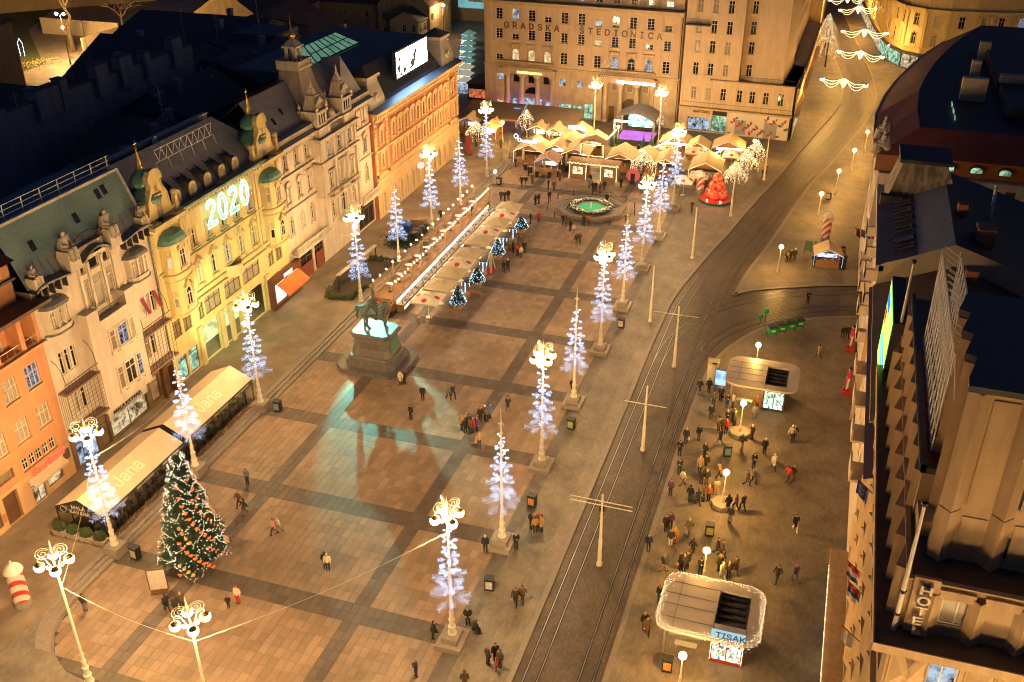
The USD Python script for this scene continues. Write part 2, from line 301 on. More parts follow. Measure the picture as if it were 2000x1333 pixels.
# raised terrace in front of the northern houses, with three steps
tp = MB(); tpoly = sg.Polygon(TE).intersection(sg.box(15, 40, 165, 75))
cells = [tpoly.intersection(sg.box(x, 40, x+1.5, 75)) for x in np.arange(15, 165, 1.5)]
for c_ in cells:
 if not c_.is_empty: tp.flat(c_, lambda v: .008+terr(v[:, 0]))
solo('terrace', tp, m_terr, kind='structure')
st = thing('terrace_steps', None, None, kind='structure'); edge = [(38.9, 49.9), (40.4, 51.0), (42.2, 51.75), (44.7, 51.9), (49, 51.85), (148, 51.85), (152, 52.2), (157, 53.6)]
el = smooth_line(edge, 10); el = np.vstack([el[:51], np.column_stack([np.arange(50, 148, 1.0), np.full(98, 51.85)]), el[51:]]); el = el[np.argsort(el[:, 0])]
for k in range(3):
 h = (terr(el[:, 0])+.008)*(k+1)/3+.004*(3-k); l0 = el-[0, .45*(3-k)]; l1 = el-[0, .45*(2-k)]-([0, 0] if k < 2 else [0, -.05])
 m = MB(); n_ = len(el); hb = (terr(el[:, 0])+.008)*k/3-.01
 v = np.vstack([np.column_stack([l0, hb]), np.column_stack([l0, h]), np.column_stack([l1, h])])
 m.add(v, [(r*n_+i, r*n_+i+1, (r+1)*n_+i+1, (r+1)*n_+i) for r in (0, 1) for i in range(n_-1)])
 put(st, 'step', m, m_kerb)
# ---------------------------------------------------------------- lamps of the square
def spiral(c, u, r0, r1, a0, a1, n=18):
 a = np.linspace(a0, a1, n); r = np.linspace(r0, r1, n)
 return np.array([[c[0]+u[0]*x*math.cos(t), c[1]+u[1]*x*math.cos(t), c[2]+x*math.sin(t)] for t, x in zip(a, r)])
POST = [(.34, 0), (.34, .12), (.27, .16), (.25, .62), (.29, .66), (.29, .74), (.2, .82), (.19, 1.3), (.24, 1.36), (.24, 1.44), (.16, 1.52), (.15, 1.95), (.19, 2.0), (.19, 2.08), (.12, 2.18), (.115, 2.6), (.15, 2.64), (.15, 2.7), (.105, 2.78)]
def candelabra(label, loc, rz):
 t = thing('candelabra', label, 'street lamp', loc, rz, 'candelabra lamps of the square')
 put(t, 'post', MB().lathe(POST+[(.075, 10.3), (.13, 10.36), (.13, 10.5), (.07, 10.6), (.06, 11.6)], 14), m_cream, smooth=40)
 put(t, 'finial', MB().lathe([(.06, 11.6), (.12, 11.66), (.05, 11.75), (.09, 12.05), (.03, 12.3), (.012, 12.66)], 8), m_cream, smooth=40)
 sc = MB()
 for k in range(4):
  a = k*PI/2; u = (math.cos(a), math.sin(a))
  p = [(u[0]*r, u[1]*r, z) for r, z in ((.08, 10.45), (.3, 10.9), (.45, 11.35), (.62, 11.62), (.8, 11.62), (.9, 11.45), (.9, 11.28))]
  put(t, 'arm', MB().tube(smooth_path(p), .032, 6), m_cream, smooth=True)
  for q in (spiral((u[0]*.52, u[1]*.52, 11.86), u, .44, .44, -2.4, 2.6, 20), spiral((u[0]*.52, u[1]*.52, 11.86), u, .34, .05, 2.6, -7.5, 28), spiral((u[0]*.34, u[1]*.34, 10.62), u, .2, .04, 1.2, -6, 20)):
   put(t, 'scroll', MB().tube(q, .024, 5), m_cream)
  g = put(t, 'globe', MB().ball((u[0]*.9, u[1]*.9, 10.9), .335, 2), m_globe, smooth=True)
  put(g, 'cap', MB().lathe([(.3, 11.06), (.265, 11.12), (.16, 11.23), (.07, 11.26), (.05, 11.32)], 12, (u[0]*.9, u[1]*.9, .012)), m_brass, smooth=True)
 return t
def smooth_path(p, n=5):
 p = np.array(p, float); from scipy.interpolate import CubicSpline
 d = np.r_[0, np.cumsum(np.linalg.norm(np.diff(p, axis=0), axis=1))]
 return CubicSpline(d, p)(np.linspace(0, d[-1], n*(len(p)-1)+1))
def slim_pole(label, loc):
 t = thing('ornate_pole', label, 'pole', loc, 0, 'tall cream poles with a cross finial')
 put(t, 'shaft', MB().lathe(POST+[(.075, 10.3)], 14), m_cream, smooth=40)
 f = MB().lathe([(.12, 10.3), (.12, 10.42), (.06, 10.5), (.05, 11.0), (.11, 11.1), (.11, 11.3), (.04, 11.4), (.012, 12.6)], 10)
 f.box(-.24, .24, -.035, .035, 11.14, 11.24).box(-.035, .035, -.24, .24, 11.14, 11.24)
 put(t, 'finial', f, m_cream, smooth=40); return t
def flake(mb, tip, c, d, size, rg):
 """one lit branch: a stem from c along d with side twigs ending in little stars"""
 d = np.array(d, float); d /= np.linalg.norm(d); e = c+d*size
 mb.tube([c, e], .008, 3, cap=False); tip.extend(c+d*size*f for f in np.arange(.2, 1, .12))
 a = np.cross(d, [.1, .2, 1.]); a /= np.linalg.norm(a); b = np.cross(d, a)
 for f in (.35, .55, .75, .95):
  q = c+d*size*f; L = size*.34*(1.15-f*.6)
  for s in range(4):
   g = s*PI/2+f*5; w = d*.7+(a*math.cos(g)+b*math.sin(g))*.8
   mb.tube([q, q+w*L], .006, 3, cap=False); tip.append(q+w*L)
   tip.append(q+w*L*.55)
 tip.append(e)
OCT_V = np.array([(1, 0, 0), (-1, 0, 0), (0, 1, 0), (0, -1, 0), (0, 0, 1), (0, 0, -1)], float)
OCT_F = np.array([(0, 2, 4), (2, 1, 4), (1, 3, 4), (3, 0, 4), (2, 0, 5), (1, 2, 5), (3, 1, 5), (0, 3, 5)])
def dots(mb, pts, r):
 pts = np.asarray(pts, float); n = len(pts); rr = np.broadcast_to(r, (n,))
 v = (pts[:, None]+OCT_V[None]*rr[:, None, None]).reshape(-1, 3); f = (OCT_F[None]+6*np.arange(n)[:, None, None]).reshape(-1, 3)
 return mb.add(v, f)
def led_tree(label, loc, seed, z0=3.6, z1=9.8, R=1.3, widen=1.0):
 rg = np.random.default_rng(seed); t = thing('snowflake_light_tree', label, 'light decoration', loc, 0, 'snowflake light trees hung round the poles')
 tiers = 8
 for k in range(tiers):
  f = k/(tiers-1); z = z0+(z1-z0)*f; r = (R*(1-f*.78))*(1.0 if k % 2 == 0 else .8); n = 7 if k < 5 else 5
  st, tips = MB(), []
  for i in range(n):
   a = 2*PI*i/n+k*.45+rg.normal(0, .12); d = (math.cos(a), math.sin(a), rg.uniform(-.3, .15))
   c = np.array([math.cos(a)*.12, math.sin(a)*.12, z+rg.normal(0, .12)]); flake(st, tips, c, d, r*rg.uniform(.8, 1.08), rg)
  put(t, 'lit_branches', st, m_ledstem, kind='stuff'); put(t, 'led_points', dots(MB(), tips, .021), m_led, kind='stuff')
 co = MB(); pts = [(.13*math.cos(q*9), .13*math.sin(q*9), z0-.2+(z1-z0+.2)*q/44) for q in range(45)]
 dots(co, pts, .03); put(t, 'pole_light_string', co, m_led, kind='stuff')
 return t
def pedestal(label, x, y):
 t = thing('lamp_pedestal', label, 'pedestal', (x, y, 0), 0, 'two step stone pedestals along the square')
 put(t, 'lower_slab', MB().frus(0, 0, 0, .42, 1.2, 1.0, 1.18, .98), m_gran); put(t, 'upper_block', MB().frus(-.05, 0, .42, .87, .72, .62, .7, .6), m_gran); return t
ordn = ['nearest', 'second', 'third', 'fourth', 'fifth', 'sixth', 'seventh', 'eighth', 'farthest']
first_lamp = first_pole = first_ped = first_tree = None
led_protos = []
def lamp_at(label, loc, rz=.785):
 global first_lamp
 if first_lamp is None: first_lamp = candelabra(label, loc, rz); return
 clone(first_lamp, label, loc, rz)
def pole_at(label, loc):
 global first_pole
 if first_pole is None: first_pole = slim_pole(label, loc); return
 clone(first_pole, label, loc)
def led_at(label, loc, rz=0.0):
 if len(led_protos) < 3: led_protos.append(led_tree(label, loc, 40+len(led_protos)))
 else: clone(led_protos[len(_count) % 3], label, loc, rz)
for k in range(9):
 x, y = 49.05+11.41*k, 20.97
 w = f'{ordn[k]} pedestal beside the tram tracks'
 if first_ped is None: first_ped = pedestal(f'stone pedestal, {ordn[k]} of the row along the tram tracks', x, y)
 else: clone(first_ped, f'stone pedestal, {ordn[k]} of the row along the tram tracks', (x, y, 0))
 if k % 2 == 0: lamp_at(f'cream four globe candelabra on the {w}', (x, y, .87))
 else: pole_at(f'slim cream pole with cross finial on the {w}', (x, y, .87))
 led_at(f'blue white snowflake lights on the {w}', (x, y, .87), k*.7)
NL = [(37.3, 43.75, .36, 1, 'beside the striped column in the near left corner', 0), (49.55, 51.0, .9, 1, 'at the end of the long white cafe tent', 1), (61.05, 51.0, .9, 0, 'behind the big christmas tree', 1), (72.5, 51.0, .9, 1, 'at the far end of the long white cafe tent', 1),
      (97.2, 51.75, .4, 1, 'behind the rider statue beside the garden bed', 1), (109.4, 52.1, .4, 0, 'beside the garden bed and dark bins', 1), (121.4, 52.3, .4, 1, 'in front of the red brick bank', 1), (131.2, 51.6, .4, 0, 'at the far end of the wooden deck', 1), (144.2, 52.0, .4, 1, 'at the far corner of the red brick bank', 1)]
for x, y, z, isl, w, led in NL:
 if isl: lamp_at(f'cream four globe candelabra {w}', (x, y, z))
 else: pole_at(f'slim cream pole with cross finial {w}', (x, y, z))
 if led: led_at(f'blue white snowflake lights round post {w}', (x, y, z), x)
for x, y in ((49.55, 51.0), (61.05, 51.0), (72.5, 51.0)):
 solo('post_block', MB().frus(x, y-.05, 0, .9, .74, .72, .72, .7), m_gran, f'low stone block under the post at {["the near end","the middle","the far end"][round((x-49.55)/11.5)]} of the cafe tent', 'stone block', 'stone blocks under the terrace posts')
lamp_at('cream four globe candelabra nearest the bottom edge with a camera box on its post', (35.9, 32.6, 0.0))
EL = [(165.5, 39.6, 'in the market before the dark roofed cafe terrace'), (164.0, 27.9, 'right of the concert stage'), ]
for x, y, w in EL: lamp_at(f'cream four globe candelabra {w}', (x, y, 0))
for k, (x, y) in enumerate(((26, -10), (27, -17), (27, -25), (24, -33), (16, -14), (14, -24), (12, -4), (10, 22), (22, 58))): lamp_at(f'cream four globe candelabra outside the picture, {ordn[k]} of the near street', (x, y, 0))
# small single-globe lamps
def small_lamp(label, loc, ped=True):
 t = thing('globe_lamp', label, 'street lamp', loc, 0, 'single globe lamps')
 put(t, 'post', MB().lathe([(.16, 0), (.16, .5), (.12, .56), (.12, .95), (.15, 1.0), (.09, 1.08), (.085, 1.6), (.11, 1.64), (.06, 1.7), (.045, 3.3), (.09, 3.34), (.05, 3.4)], 12), m_cream, smooth=40)
 put(t, 'globe', MB().ball((0, 0, 3.62), .26, 2), m_globe_s, smooth=True); return t
SL = [(49.5, 4.25, 'in front of the fairy lit newsstand'), (60.7, 4.3, 'behind the fairy lit newsstand'), (71.3, 4.2, 'on the octagonal kerb among the waiting crowd'), (82.9, 4.1, 'on the octagonal kerb before the plain newsstand'), (95.0, 3.95, 'behind the plain newsstand'),
      (122.2, 3.9, 'left of the small gabled hut'), (143.7, 0.0, 'nearest behind the striped round column'), (154.7, -2.05, 'second behind the striped round column'), (166, -4.05, 'third behind the striped round column'), (177, -5.95, 'fourth behind the striped round column at the street mouth')]
SLB = [(163.0, 55.7, 'at the left end of the dark roofed cafe terrace'), (160.0, 46.2, 'before the left half of the cafe terrace'), (167, 35.6, 'left of the concert stage'), (165, 25.3, 'behind the stalls right of the stage'), (159.5, 16.8, 'at the right edge of the market'), (166, 12.0, 'beside the printed shop front')]
fs = None
for k, (x, y, w) in enumerate(SL+SLB):
 lab = f'cream single globe street lamp {w}'
 if fs is None: fs = small_lamp(lab, (x, y, 0))
 else: clone(fs, lab, (x, y, 0))
for x, y, w in (SL[2], SL[3]):
 solo('octagonal_kerb', MB().lathe([(1.0, 0), (1.0, .42), (.94, .46), (.25, .47), (.25, .44)], 8, (x, y, 0)), m_gran, f'octagonal stone kerb of the lamp {"nearer" if x < 75 else "farther"} from the fairy lit newsstand', 'kerb', 'octagonal lamp kerbs')
# tram poles with cross arms
def tram_pole(label, x, y, arms, h=7.2):
 t = thing('tram_pole', label, 'pole', (x, y, 0), 0, 'cream tram wire poles')
 put(t, 'post', MB().lathe([(.24, 0), (.24, .25), (.17, .35), (.15, 2.6), (.17, 2.65), (.12, 2.75), (.1, 4.9), (.12, 4.95), (.09, 5.0), (.08, h-.15), (.1, h-.1), (.06, h)], 10), m_cream, smooth=40)
 for (z, l0, l1) in arms: put(t, 'cross_arm', MB().bar((0, l0, z), (0, l1, z), .06, .06), m_cream)
 if len(arms) > 1:
  w = MB()
  for s in (-1, 1):
   w.tube(smooth_path([(0, s*.2, 6.5), (.1, s*.9, 6.2), (0, s*1.6, 6.45), (.1, s*2.0, 5.7)]), .015, 4); w.box(-.12, .12, s*.15-.05, s*.15+.05, 5.6, 6.1)
  put(t, 'wiring', w, m_iron)
 return t
tram_pole('cream tram pole with double cross arms and wiring between the tracks', 60.5, 12.65, [(6.5, -2.4, 2.6), (6.1, -2.4, 2.6)])
tram_pole('cream tram pole with one long cross arm between the tracks', 77.4, 12.55, [(5.2, -1.9, 2.1)])
tram_pole('cream tram pole at the track junction with one cross arm', 93.9, 12.5, [(6.4, -2.2, 2.6)], 7.4)
tram_pole('bare cream tram pole left of the junction on the square side', 103.5, 17.05, [])
tram_pole('bare cream tram pole beyond the junction on the square side', 123.2, 15.25, [], 7.3)
tram_pole('bare cream tram pole beside the red bauble pyramid', 140, 12.3, [], 7.3)
tram_pole('bare cream tram pole at the right edge of the market', 157.4, 9.2, [], 7.3)
# ---------------------------------------------------------------- people and figures: joints with radii, hulls between them
_ico = trimesh.creation.icosphere(1, 1.0).vertices
def bone(a, ra, b, rb):
 pts = np.vstack([_ico*ra+np.array(a), _ico*rb+np.array(b)]); return m3.Manifold.hull_points(pts)
def chain(*js):
 out = None
 for (a, ra), (b, rb) in zip(js[:-1], js[1:]):
  h = bone(a, ra, b, rb); out = h if out is None else out+h
 return out
V3 = lambda *a: np.array(a, float)
def pose_joints(kind, r):
 """joints of a 1.75 m figure facing +x, y to its left"""
 j = dict(hip=V3(0, 0, .95), chest=V3(.01, 0, 1.32), neck=V3(.01, 0, 1.5), head=V3(.03, 0, 1.64))
 for s, k in ((1, 'l'), (-1, 'r')):
  j['sh'+k] = V3(0, s*.19, 1.42); j['hp'+k] = V3(0, s*.095, .92); j['kn'+k] = V3(.02, s*.1, .5); j['an'+k] = V3(-.01, s*.1, .08)
  j['el'+k] = V3(-.03, s*.27, 1.14); j['wr'+k] = V3(.06, s*.26, .9)
 if kind == 'walk':
  j['knl'] += (.2, 0, .03); j['anl'] += (.26, 0, .0); j['knr'] += (-.05, 0, 0); j['anr'] += (-.33, 0, .07); j['elr'] += (.12, 0, .02); j['wrr'] += (.2, 0, .06); j['ell'] += (-.12, 0, .02); j['wrl'] += (-.2, 0, .05)
 elif kind == 'pockets':
  for k, s in (('l', 1), ('r', -1)): j['el'+k] = V3(-.08, s*.3, 1.15); j['wr'+k] = V3(.09, s*.18, .98)
  j['anl'] += (.08, .05, 0)
 elif kind == 'phone':
  j['elr'] = V3(.05, -.24, 1.14); j['wrr'] = V3(.28, -.08, 1.24); j['ell'] = V3(.05, .24, 1.14); j['wrl'] = V3(.27, .04, 1.2); j['head'] += (.05, 0, -.03)
 elif kind == 'call':
  j['elr'] = V3(.06, -.33, 1.25); j['wrr'] = V3(.1, -.12, 1.58)
 elif kind == 'camera':
  for k, s in (('l', 1), ('r', -1)): j['el'+k] = V3(.16, s*.24, 1.24); j['wr'+k] = V3(.3, s*.07, 1.56)
  j['anl'] += (.1, .08, 0); j['anr'] += (-.05, -.06, 0)
 elif kind == 'sit':
  for k, s in (('l', 1), ('r', -1)): j['kn'+k] = V3(.44, s*.13, .5); j['an'+k] = V3(.4, s*.12, .08); j['hp'+k] = V3(0, s*.095, .5); j['el'+k] = V3(.12, s*.25, .78); j['wr'+k] = V3(.36, s*.1, .68)
  for k, dx in (('hip', 0), ('chest', .1), ('neck', .16), ('head', .23), ('shl', .1), ('shr', .1)): j[k] = j[k]+V3(dx, 0, -.44)
 elif kind == 'lean':
  j['knl'] = V3(.3, .12, .72); j['anl'] = V3(.34, .12, .46); j['elr'] = V3(.08, -.24, 1.1); j['wrr'] = V3(.3, -.02, 1.05); j['ell'] = V3(.1, .24, 1.08); j['wrl'] = V3(.3, .06, 1.02)
  for k in ('chest', 'neck', 'head', 'shl', 'shr'): j[k] = j[k]+V3(.1, 0, -.03)
 return j
_fig = {}
def figure_meshes(kind, coat):
 key = (kind, coat)
 if key in _fig: return _fig[key]
 j = pose_joints(kind, None); M = {}
 skin = bone(j['head']+V3(0, 0, .03), .095, j['head']+V3(.02, 0, -.07), .07)+bone(j['head']+V3(.09, 0, -.01), .016, j['head']+V3(.105, 0, -.035), .02)+chain((j['neck'], .055), (j['head'], .06))
 for k, s in (('l', 1), ('r', -1)):
  skin += bone(j['head']+V3(.01, s*.09, -.01), .018, j['head']+V3(.01, s*.092, -.04), .014)
  w = j['wr'+k]; d = w-j['el'+k]; d /= np.linalg.norm(d); side = np.cross(d, [0, 0, 1.]); side /= np.linalg.norm(side)+1e-9
  skin += chain((j['el'+k], .045), (w, .034), (w+d*.07, .036))
  for q in range(4): skin += chain((w+d*.07+side*(q-1.5)*.018, .012), (w+d*(.115+.012*(1.5-abs(q-1.5)))+side*(q-1.5)*.02, .010), (w+d*.14+side*(q-1.5)*.018-V3(0, 0, .02), .009))
  skin += chain((w+d*.03-side*.03*s, .013), (w+d*.08-side*.055*s, .011))
  skin += chain((j['hp'+k], .07), (j['kn'+k], .055), (j['an'+k], .04))
 skin += chain((j['hip'], .12), (j['chest'], .13), (j['neck'], .06))
 M['body'] = skin
 tr = None
 for k in 'lr':
  q = chain((j['hp'+k], .105), (j['kn'+k], .075), (j['an'+k]+V3(0, 0, .02), .06)); tr = q if tr is None else tr+q
 M['trousers'] = tr+bone(j['hpl'], .11, j['hpr'], .11)
 jk = bone(j['shl'], .085, j['shr'], .085)+chain((j['chest']+V3(0, .05, 0), .15), (j['hip']+V3(0, .04, -.02), .145))+chain((j['chest']-V3(0, .05, 0), .15), (j['hip']-V3(0, .04, .02), .145))
 jk += chain((j['chest'], .16), (j['neck']-V3(0, 0, .02), .085))
 for k in 'lr': jk += chain((j['sh'+k], .085), (j['el'+k], .07), (j['wr'+k], .052))
 if coat and kind != 'sit': jk += chain((j['hip'], .16), (.5*(j['knl']+j['knr'])+V3(0, 0, .12), .17))
 M['jacket'] = jk
 sh = None
 for k in 'lr':
  a = j['an'+k]; q = bone(a+V3(-.03, 0, -.02), .055, a+V3(.15, 0, -.035), .045); sh = q if sh is None else sh+q
 M['shoes'] = sh
 M['hair'] = bone(j['head']+V3(-.02, 0, .06), .098, j['head']+V3(-.045, 0, -.02), .085)
 M['long_hair'] = M['hair']+chain((j['head']+V3(-.06, 0, 0), .085), (j['neck']+V3(-.08, 0, -.06), .075))
 M['hat'] = bone(j['head']+V3(-.01, 0, .075), .105, j['head']+V3(-.02, 0, .04), .108)+bone(j['head']+V3(-.01, 0, .19), .035, j['head']+V3(-.01, 0, .18), .035)
 M['hood'] = bone(j['head']+V3(-.02, 0, .05), .115, j['head']+V3(-.06, 0, -.08), .115)
 M['backpack'] = bone(j['chest']+V3(-.2, .06, .02), .1, j['chest']+V3(-.19, -.06, -.22), .1)+bone(j['chest']+V3(-.2, -.06, .02), .1, j['chest']+V3(-.19, .06, -.22), .1)
 M['bag'] = bone(j['wrl']+V3(0, .02, -.2), .1, j['wrl']+V3(.06, .02, -.3), .13)
 out = {}
 for n_, q in M.items():
  v, f, _ = meshkit.arrays(q); out[n_] = (v, f)
 _fig[key] = out; return out
CL = {'black': (.018, .018, .02), 'dark': (.035, .033, .035), 'navy': (.02, .03, .07), 'blue': (.05, .12, .35), 'grey': (.16, .16, .17), 'brown': (.12, .07, .035), 'tan': (.42, .28, .14), 'ochre': (.5, .28, .05), 'white': (.75, .72, .66), 'cream': (.6, .52, .38), 'red': (.5, .03, .03), 'rust': (.4, .12, .04), 'green': (.06, .16, .06), 'olive': (.12, .12, .05), 'purple': (.15, .06, .2), 'pink': (.55, .25, .3), 'beige': (.5, .4, .28), 'orange': (.65, .2, .03)}
def cloth(c): return mat('cloth_'+c, CL[c], .85, .25, 6)
m_skin = mat('skin', (.5, .3, .2), .55, .08)
HAIRC = {'hair': 'hair_brown', 'long_hair': 'hair_brown'}
m_hair = [mat('hair_dark', (.025, .018, .014), .6, .2), mat('hair_brown', (.09, .05, .025), .6, .2), mat('hair_fair', (.3, .2, .09), .6, .2)]
_pp = {}
def person(label, x, y, face, pose='stand', jacket='black', trousers='dark', coat=False, head='hair', extra=(), z=0.0, sc=1.0, group=None, hc='brown'):
 """face: heading in degrees, 0 = along the square away from the camera"""
 key = (pose, jacket, trousers, coat, head, tuple(extra), round(sc, 2), hc)
 rz = math.radians(face)
 if key in _pp: return clone(_pp[key], label, (x, y, z), rz, group)
 M = figure_meshes(pose, coat); t = thing('person', label, 'person', (x, y, z), rz, group)
 def s(n): v, f = M[n]; return (v*sc, f)
 put(t, 'body', s('body'), m_skin, smooth=True); put(t, 'trousers', s('trousers'), cloth(trousers), smooth=True); put(t, 'jacket', s('jacket'), cloth(jacket), smooth=True); put(t, 'shoes', s('shoes'), cloth('black' if trousers != 'white' else 'white'), smooth=True)
 if head in ('hair', 'long_hair'): put(t, 'hair', s(head), m_hair[{'dark': 0, 'brown': 1, 'fair': 2}[hc]], smooth=True)
 elif head == 'hood': put(t, 'hood', s('hood'), cloth(jacket), smooth=True)
 else: put(t, 'hat', s('hat'), cloth(head), smooth=True)
 for e in extra:
  n_, c = e.split(':'); put(t, n_, s(n_), cloth(c), smooth=True)
 _pp[key] = t; return t
# ---------------------------------------------------------------- building helpers
m_wfr = mat('window_frame_white', (.62, .57, .48), .5, .08)
m_wbr = mat('window_frame_brown', (.13, .065, .03), .5, .2)
def pane_mat(name, base, rough): return mat(name, base, rough, .3, 3, spec=.6)
p_dark = pane_mat('glass_dark', (.012, .012, .014), .06); p_dim = pane_mat('glass_blind_drawn', (.22, .17, .11), .35); p_cur = pane_mat('glass_net_curtain', (.34, .28, .2), .4)
p_lit = emit('glass_lit_warm', (1.0, .74, .38), 1.2, .6, .9); p_litw = emit('glass_lit_white', (1.0, .92, .76), 1.7, .45, 1.2); p_cool = emit('glass_lit_cool', (.7, .85, 1.0), .8, .8, 1.1, (.15, .2, .35))
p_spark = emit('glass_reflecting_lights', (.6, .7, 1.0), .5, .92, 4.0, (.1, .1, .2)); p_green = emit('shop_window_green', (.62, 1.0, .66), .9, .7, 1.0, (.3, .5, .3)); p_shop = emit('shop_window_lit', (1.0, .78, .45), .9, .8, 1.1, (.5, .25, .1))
p_yg = emit('arcade_window_glow', (.9, 1.0, .42), 1.3, .5, .8)
def pick(k=1.0): return rnd.choices([p_dark, p_dim, p_cur, p_lit, p_spark], [5, 2, 2.2, .5*k, .5])[0]
def arc_pts(u0, u1, z, n=10, hgt=None):
 c, r = (u0+u1)/2, (u1-u0)/2; h = r if hgt is None else hgt
 return [(c-r*math.cos(PI*i/n), z+h*math.sin(PI*i/n)) for i in range(n+1)]
def wall(mb, u0, u1, z0, z1, holes, d=.3, n0=0.0):
 """a wall face with window and door openings and their reveals; a hole is (u0, u1, z0, z1[, arch height])"""
 us = sorted({u0, u1, *(h[i] for h in holes for i in (0, 1))}); zs = sorted({z0, z1, *(h[i] for h in holes for i in (2, 3))})
 for a, b in zip(us[:-1], us[1:]):
  run = None
  for c, e in zip(zs[:-1], zs[1:]):
   m, k = (a+b)/2, (c+e)/2
   solid = not any(h[0] < m < h[1] and h[2] < k < h[3] for h in holes)
   if solid: run = (run[0], e) if run else (c, e)
   if (not solid or e == zs[-1]) and run:
    mb.quad((a, n0, run[0]), (b, n0, run[0]), (b, n0, run[1]), (a, n0, run[1])); run = None
 for h in holes:
  a, b, c, e = h[:4]; ah = h[4] if len(h) > 4 else 0; s = e-ah
  mb.quad((a, n0, c), (a, n0-d, c), (a, n0-d, s), (a, n0, s)); mb.quad((b, n0, c), (b, n0-d, c), (b, n0-d, s), (b, n0, s)); mb.quad((a, n0, c), (b, n0, c), (b, n0-d, c), (a, n0-d, c))
  if ah:
   p = arc_pts(a, b, s, 10, ah)
   for (x0, y0), (x1, y1) in zip(p[:-1], p[1:]):
    mb.quad((x0, n0, y0), (x1, n0, y1), (x1, n0, e), (x0, n0, e)); mb.quad((x0, n0, y0), (x1, n0, y1), (x1, n0-d, y1), (x0, n0-d, y0))
  else: mb.quad((a, n0, e), (b, n0, e), (b, n0-d, e), (a, n0-d, e))
 return mb
def win(b, M, u0, u1, z0, z1, cols=2, tr=.66, ah=0, pane=None, fm=None, n=-.2, rows=0, name='window', fw=.07, label=None):
 fm = fm or m_wfr; mb = MB(M); s = z1-ah
 mb.box(u0, u0+fw, n, n+.07, z0, s).box(u1-fw, u1, n, n+.07, z0, s).box(u0+fw, u1-fw, n, n+.07, z0, z0+fw)
 if not ah: mb.box(u0+fw, u1-fw, n, n+.07, z1-fw, z1)
 else:
  o, i_ = arc_pts(u0, u1, s, 10, ah), arc_pts(u0+fw, u1-fw, s, 10, ah-fw)
  mb.ext(o+i_[::-1], 1, n, n+.07)
 for k in range(1, cols): x = u0+(u1-u0)*k/cols; mb.box(x-.03, x+.03, n+.005, n+.065, z0+fw, s if ah else z1-fw)
 if tr: z = z0+(z1-z0)*tr; mb.box(u0+fw, u1-fw, n+.002, n+.075, z-.035, z+.035)
 for k in range(1, rows): z = z0+(z1-z0)*k/rows; mb.box(u0+fw, u1-fw, n+.008, n+.05, z-.018, z+.018)
 w = put(b, name, mb, fm, label)
 g = MB(M)
 if ah: g.poly([(x, n+.01, z) for x, z in [(u0, z0)]+arc_pts(u0, u1, s, 10, ah)+[(u1, z0)]])
 else: g.quad((u0, n+.01, z0), (u1, n+.01, z0), (u1, n+.01, z1), (u0, n+.01, z1))
 put(w, 'pane', g, pane or pick()); return w
def surround(b, M, u0, u1, z0, z1, m, style='flat', jw=.14, pr=.09, sill=True, ah=0, name='window_surround', n0=0.0):
 mb = MB(M); s = z1-ah; q = n0
 mb.box(u0-jw, u0, q, q+pr, z0, s).box(u1, u1+jw, q, q+pr, z0, s)
 if sill: mb.box(u0-jw-.08, u1+jw+.08, q, q+.2, z0-.16, z0).box(u0-jw, u0-jw+.16, q, q+.13, z0-.42, z0-.16).box(u1+jw-.16, u1+jw, q, q+.13, z0-.42, z0-.16)
 if ah:
  o, i_ = arc_pts(u0-jw, u1+jw, s, 10, ah+jw), arc_pts(u0, u1, s, 10, ah)
  mb.ext(o+i_[::-1], 1, q, q+pr); c = (u0+u1)/2; mb.ext([(c-.1, z1-.03), (c+.1, z1-.03), (c+.16, z1+.34), (c-.16, z1+.34)], 1, q, q+pr+.09)
 else: mb.box(u0-jw, u1+jw, q, q+pr, z1, z1+.15)
 t = z1+(.3 if not ah else .42); c = (u0+u1)/2; w = (u1-u0)/2+jw+.14
 if style == 'str': mb.box(c-w+.08, c+w-.08, q, q+pr*.7, z1+.15, t).box(c-w, c+w, q, q+.34, t, t+.13).box(c-w+.04, c-w+.2, q, q+.22, t-.34, t).box(c+w-.2, c+w-.04, q, q+.22, t-.34, t)
 elif style == 'ped': mb.box(c-w, c+w, q, q+.3, t, t+.1).ext([(c-w, t+.1), (c+w, t+.1), (c, t+.62)], 1, q, q+.26).box(c-w+.04, c-w+.2, q, q+.2, t-.3, t).box(c+w-.2, c+w-.04, q, q+.2, t-.3, t)
 elif style == 'seg': mb.box(c-w, c+w, q, q+.3, t, t+.09).ext(arc_pts(c-w, c+w, t+.09, 10, .5), 1, q, q+.3).box(c-w+.04, c-w+.2, q, q+.2, t-.3, t).box(c+w-.2, c+w-.04, q, q+.2, t-.3, t)
 elif style == 'wave':
  pts = [(c+w*x, t+.05+.42*math.cos(x*PI/1.15)*(1 if abs(x) < .6 else .8)) for x in np.linspace(-1, 1, 13)]
  for (a, e), (a2, e2) in zip(pts[:-1], pts[1:]): mb.ext([(a, e), (a2, e2), (a2, e2+.12), (a, e+.12)], 1, q, q+.34)
  mb.ball((c, q+.12, t+.1), .2, 1, (1, .7, 1.1)).ball((c-.32, q+.08, t-.02), .14, 1).ball((c+.32, q+.08, t-.02), .14, 1)
 return put(b, name, mb, m)
def shell(mb, u0, u1, z0, z1, depth, zb=None):
 """side and back walls of a house behind its street front"""
 zb = zb or z1
 mb.quad((u0, 0, z0), (u0, -depth, z0), (u0, -depth, zb), (u0, 0, z1)); mb.quad((u1, 0, z0), (u1, -depth, z0), (u1, -depth, zb), (u1, 0, z1)); return mb.quad((u0, -depth, z0), (u1, -depth, z0), (u1, -depth, zb), (u0, -depth, zb))
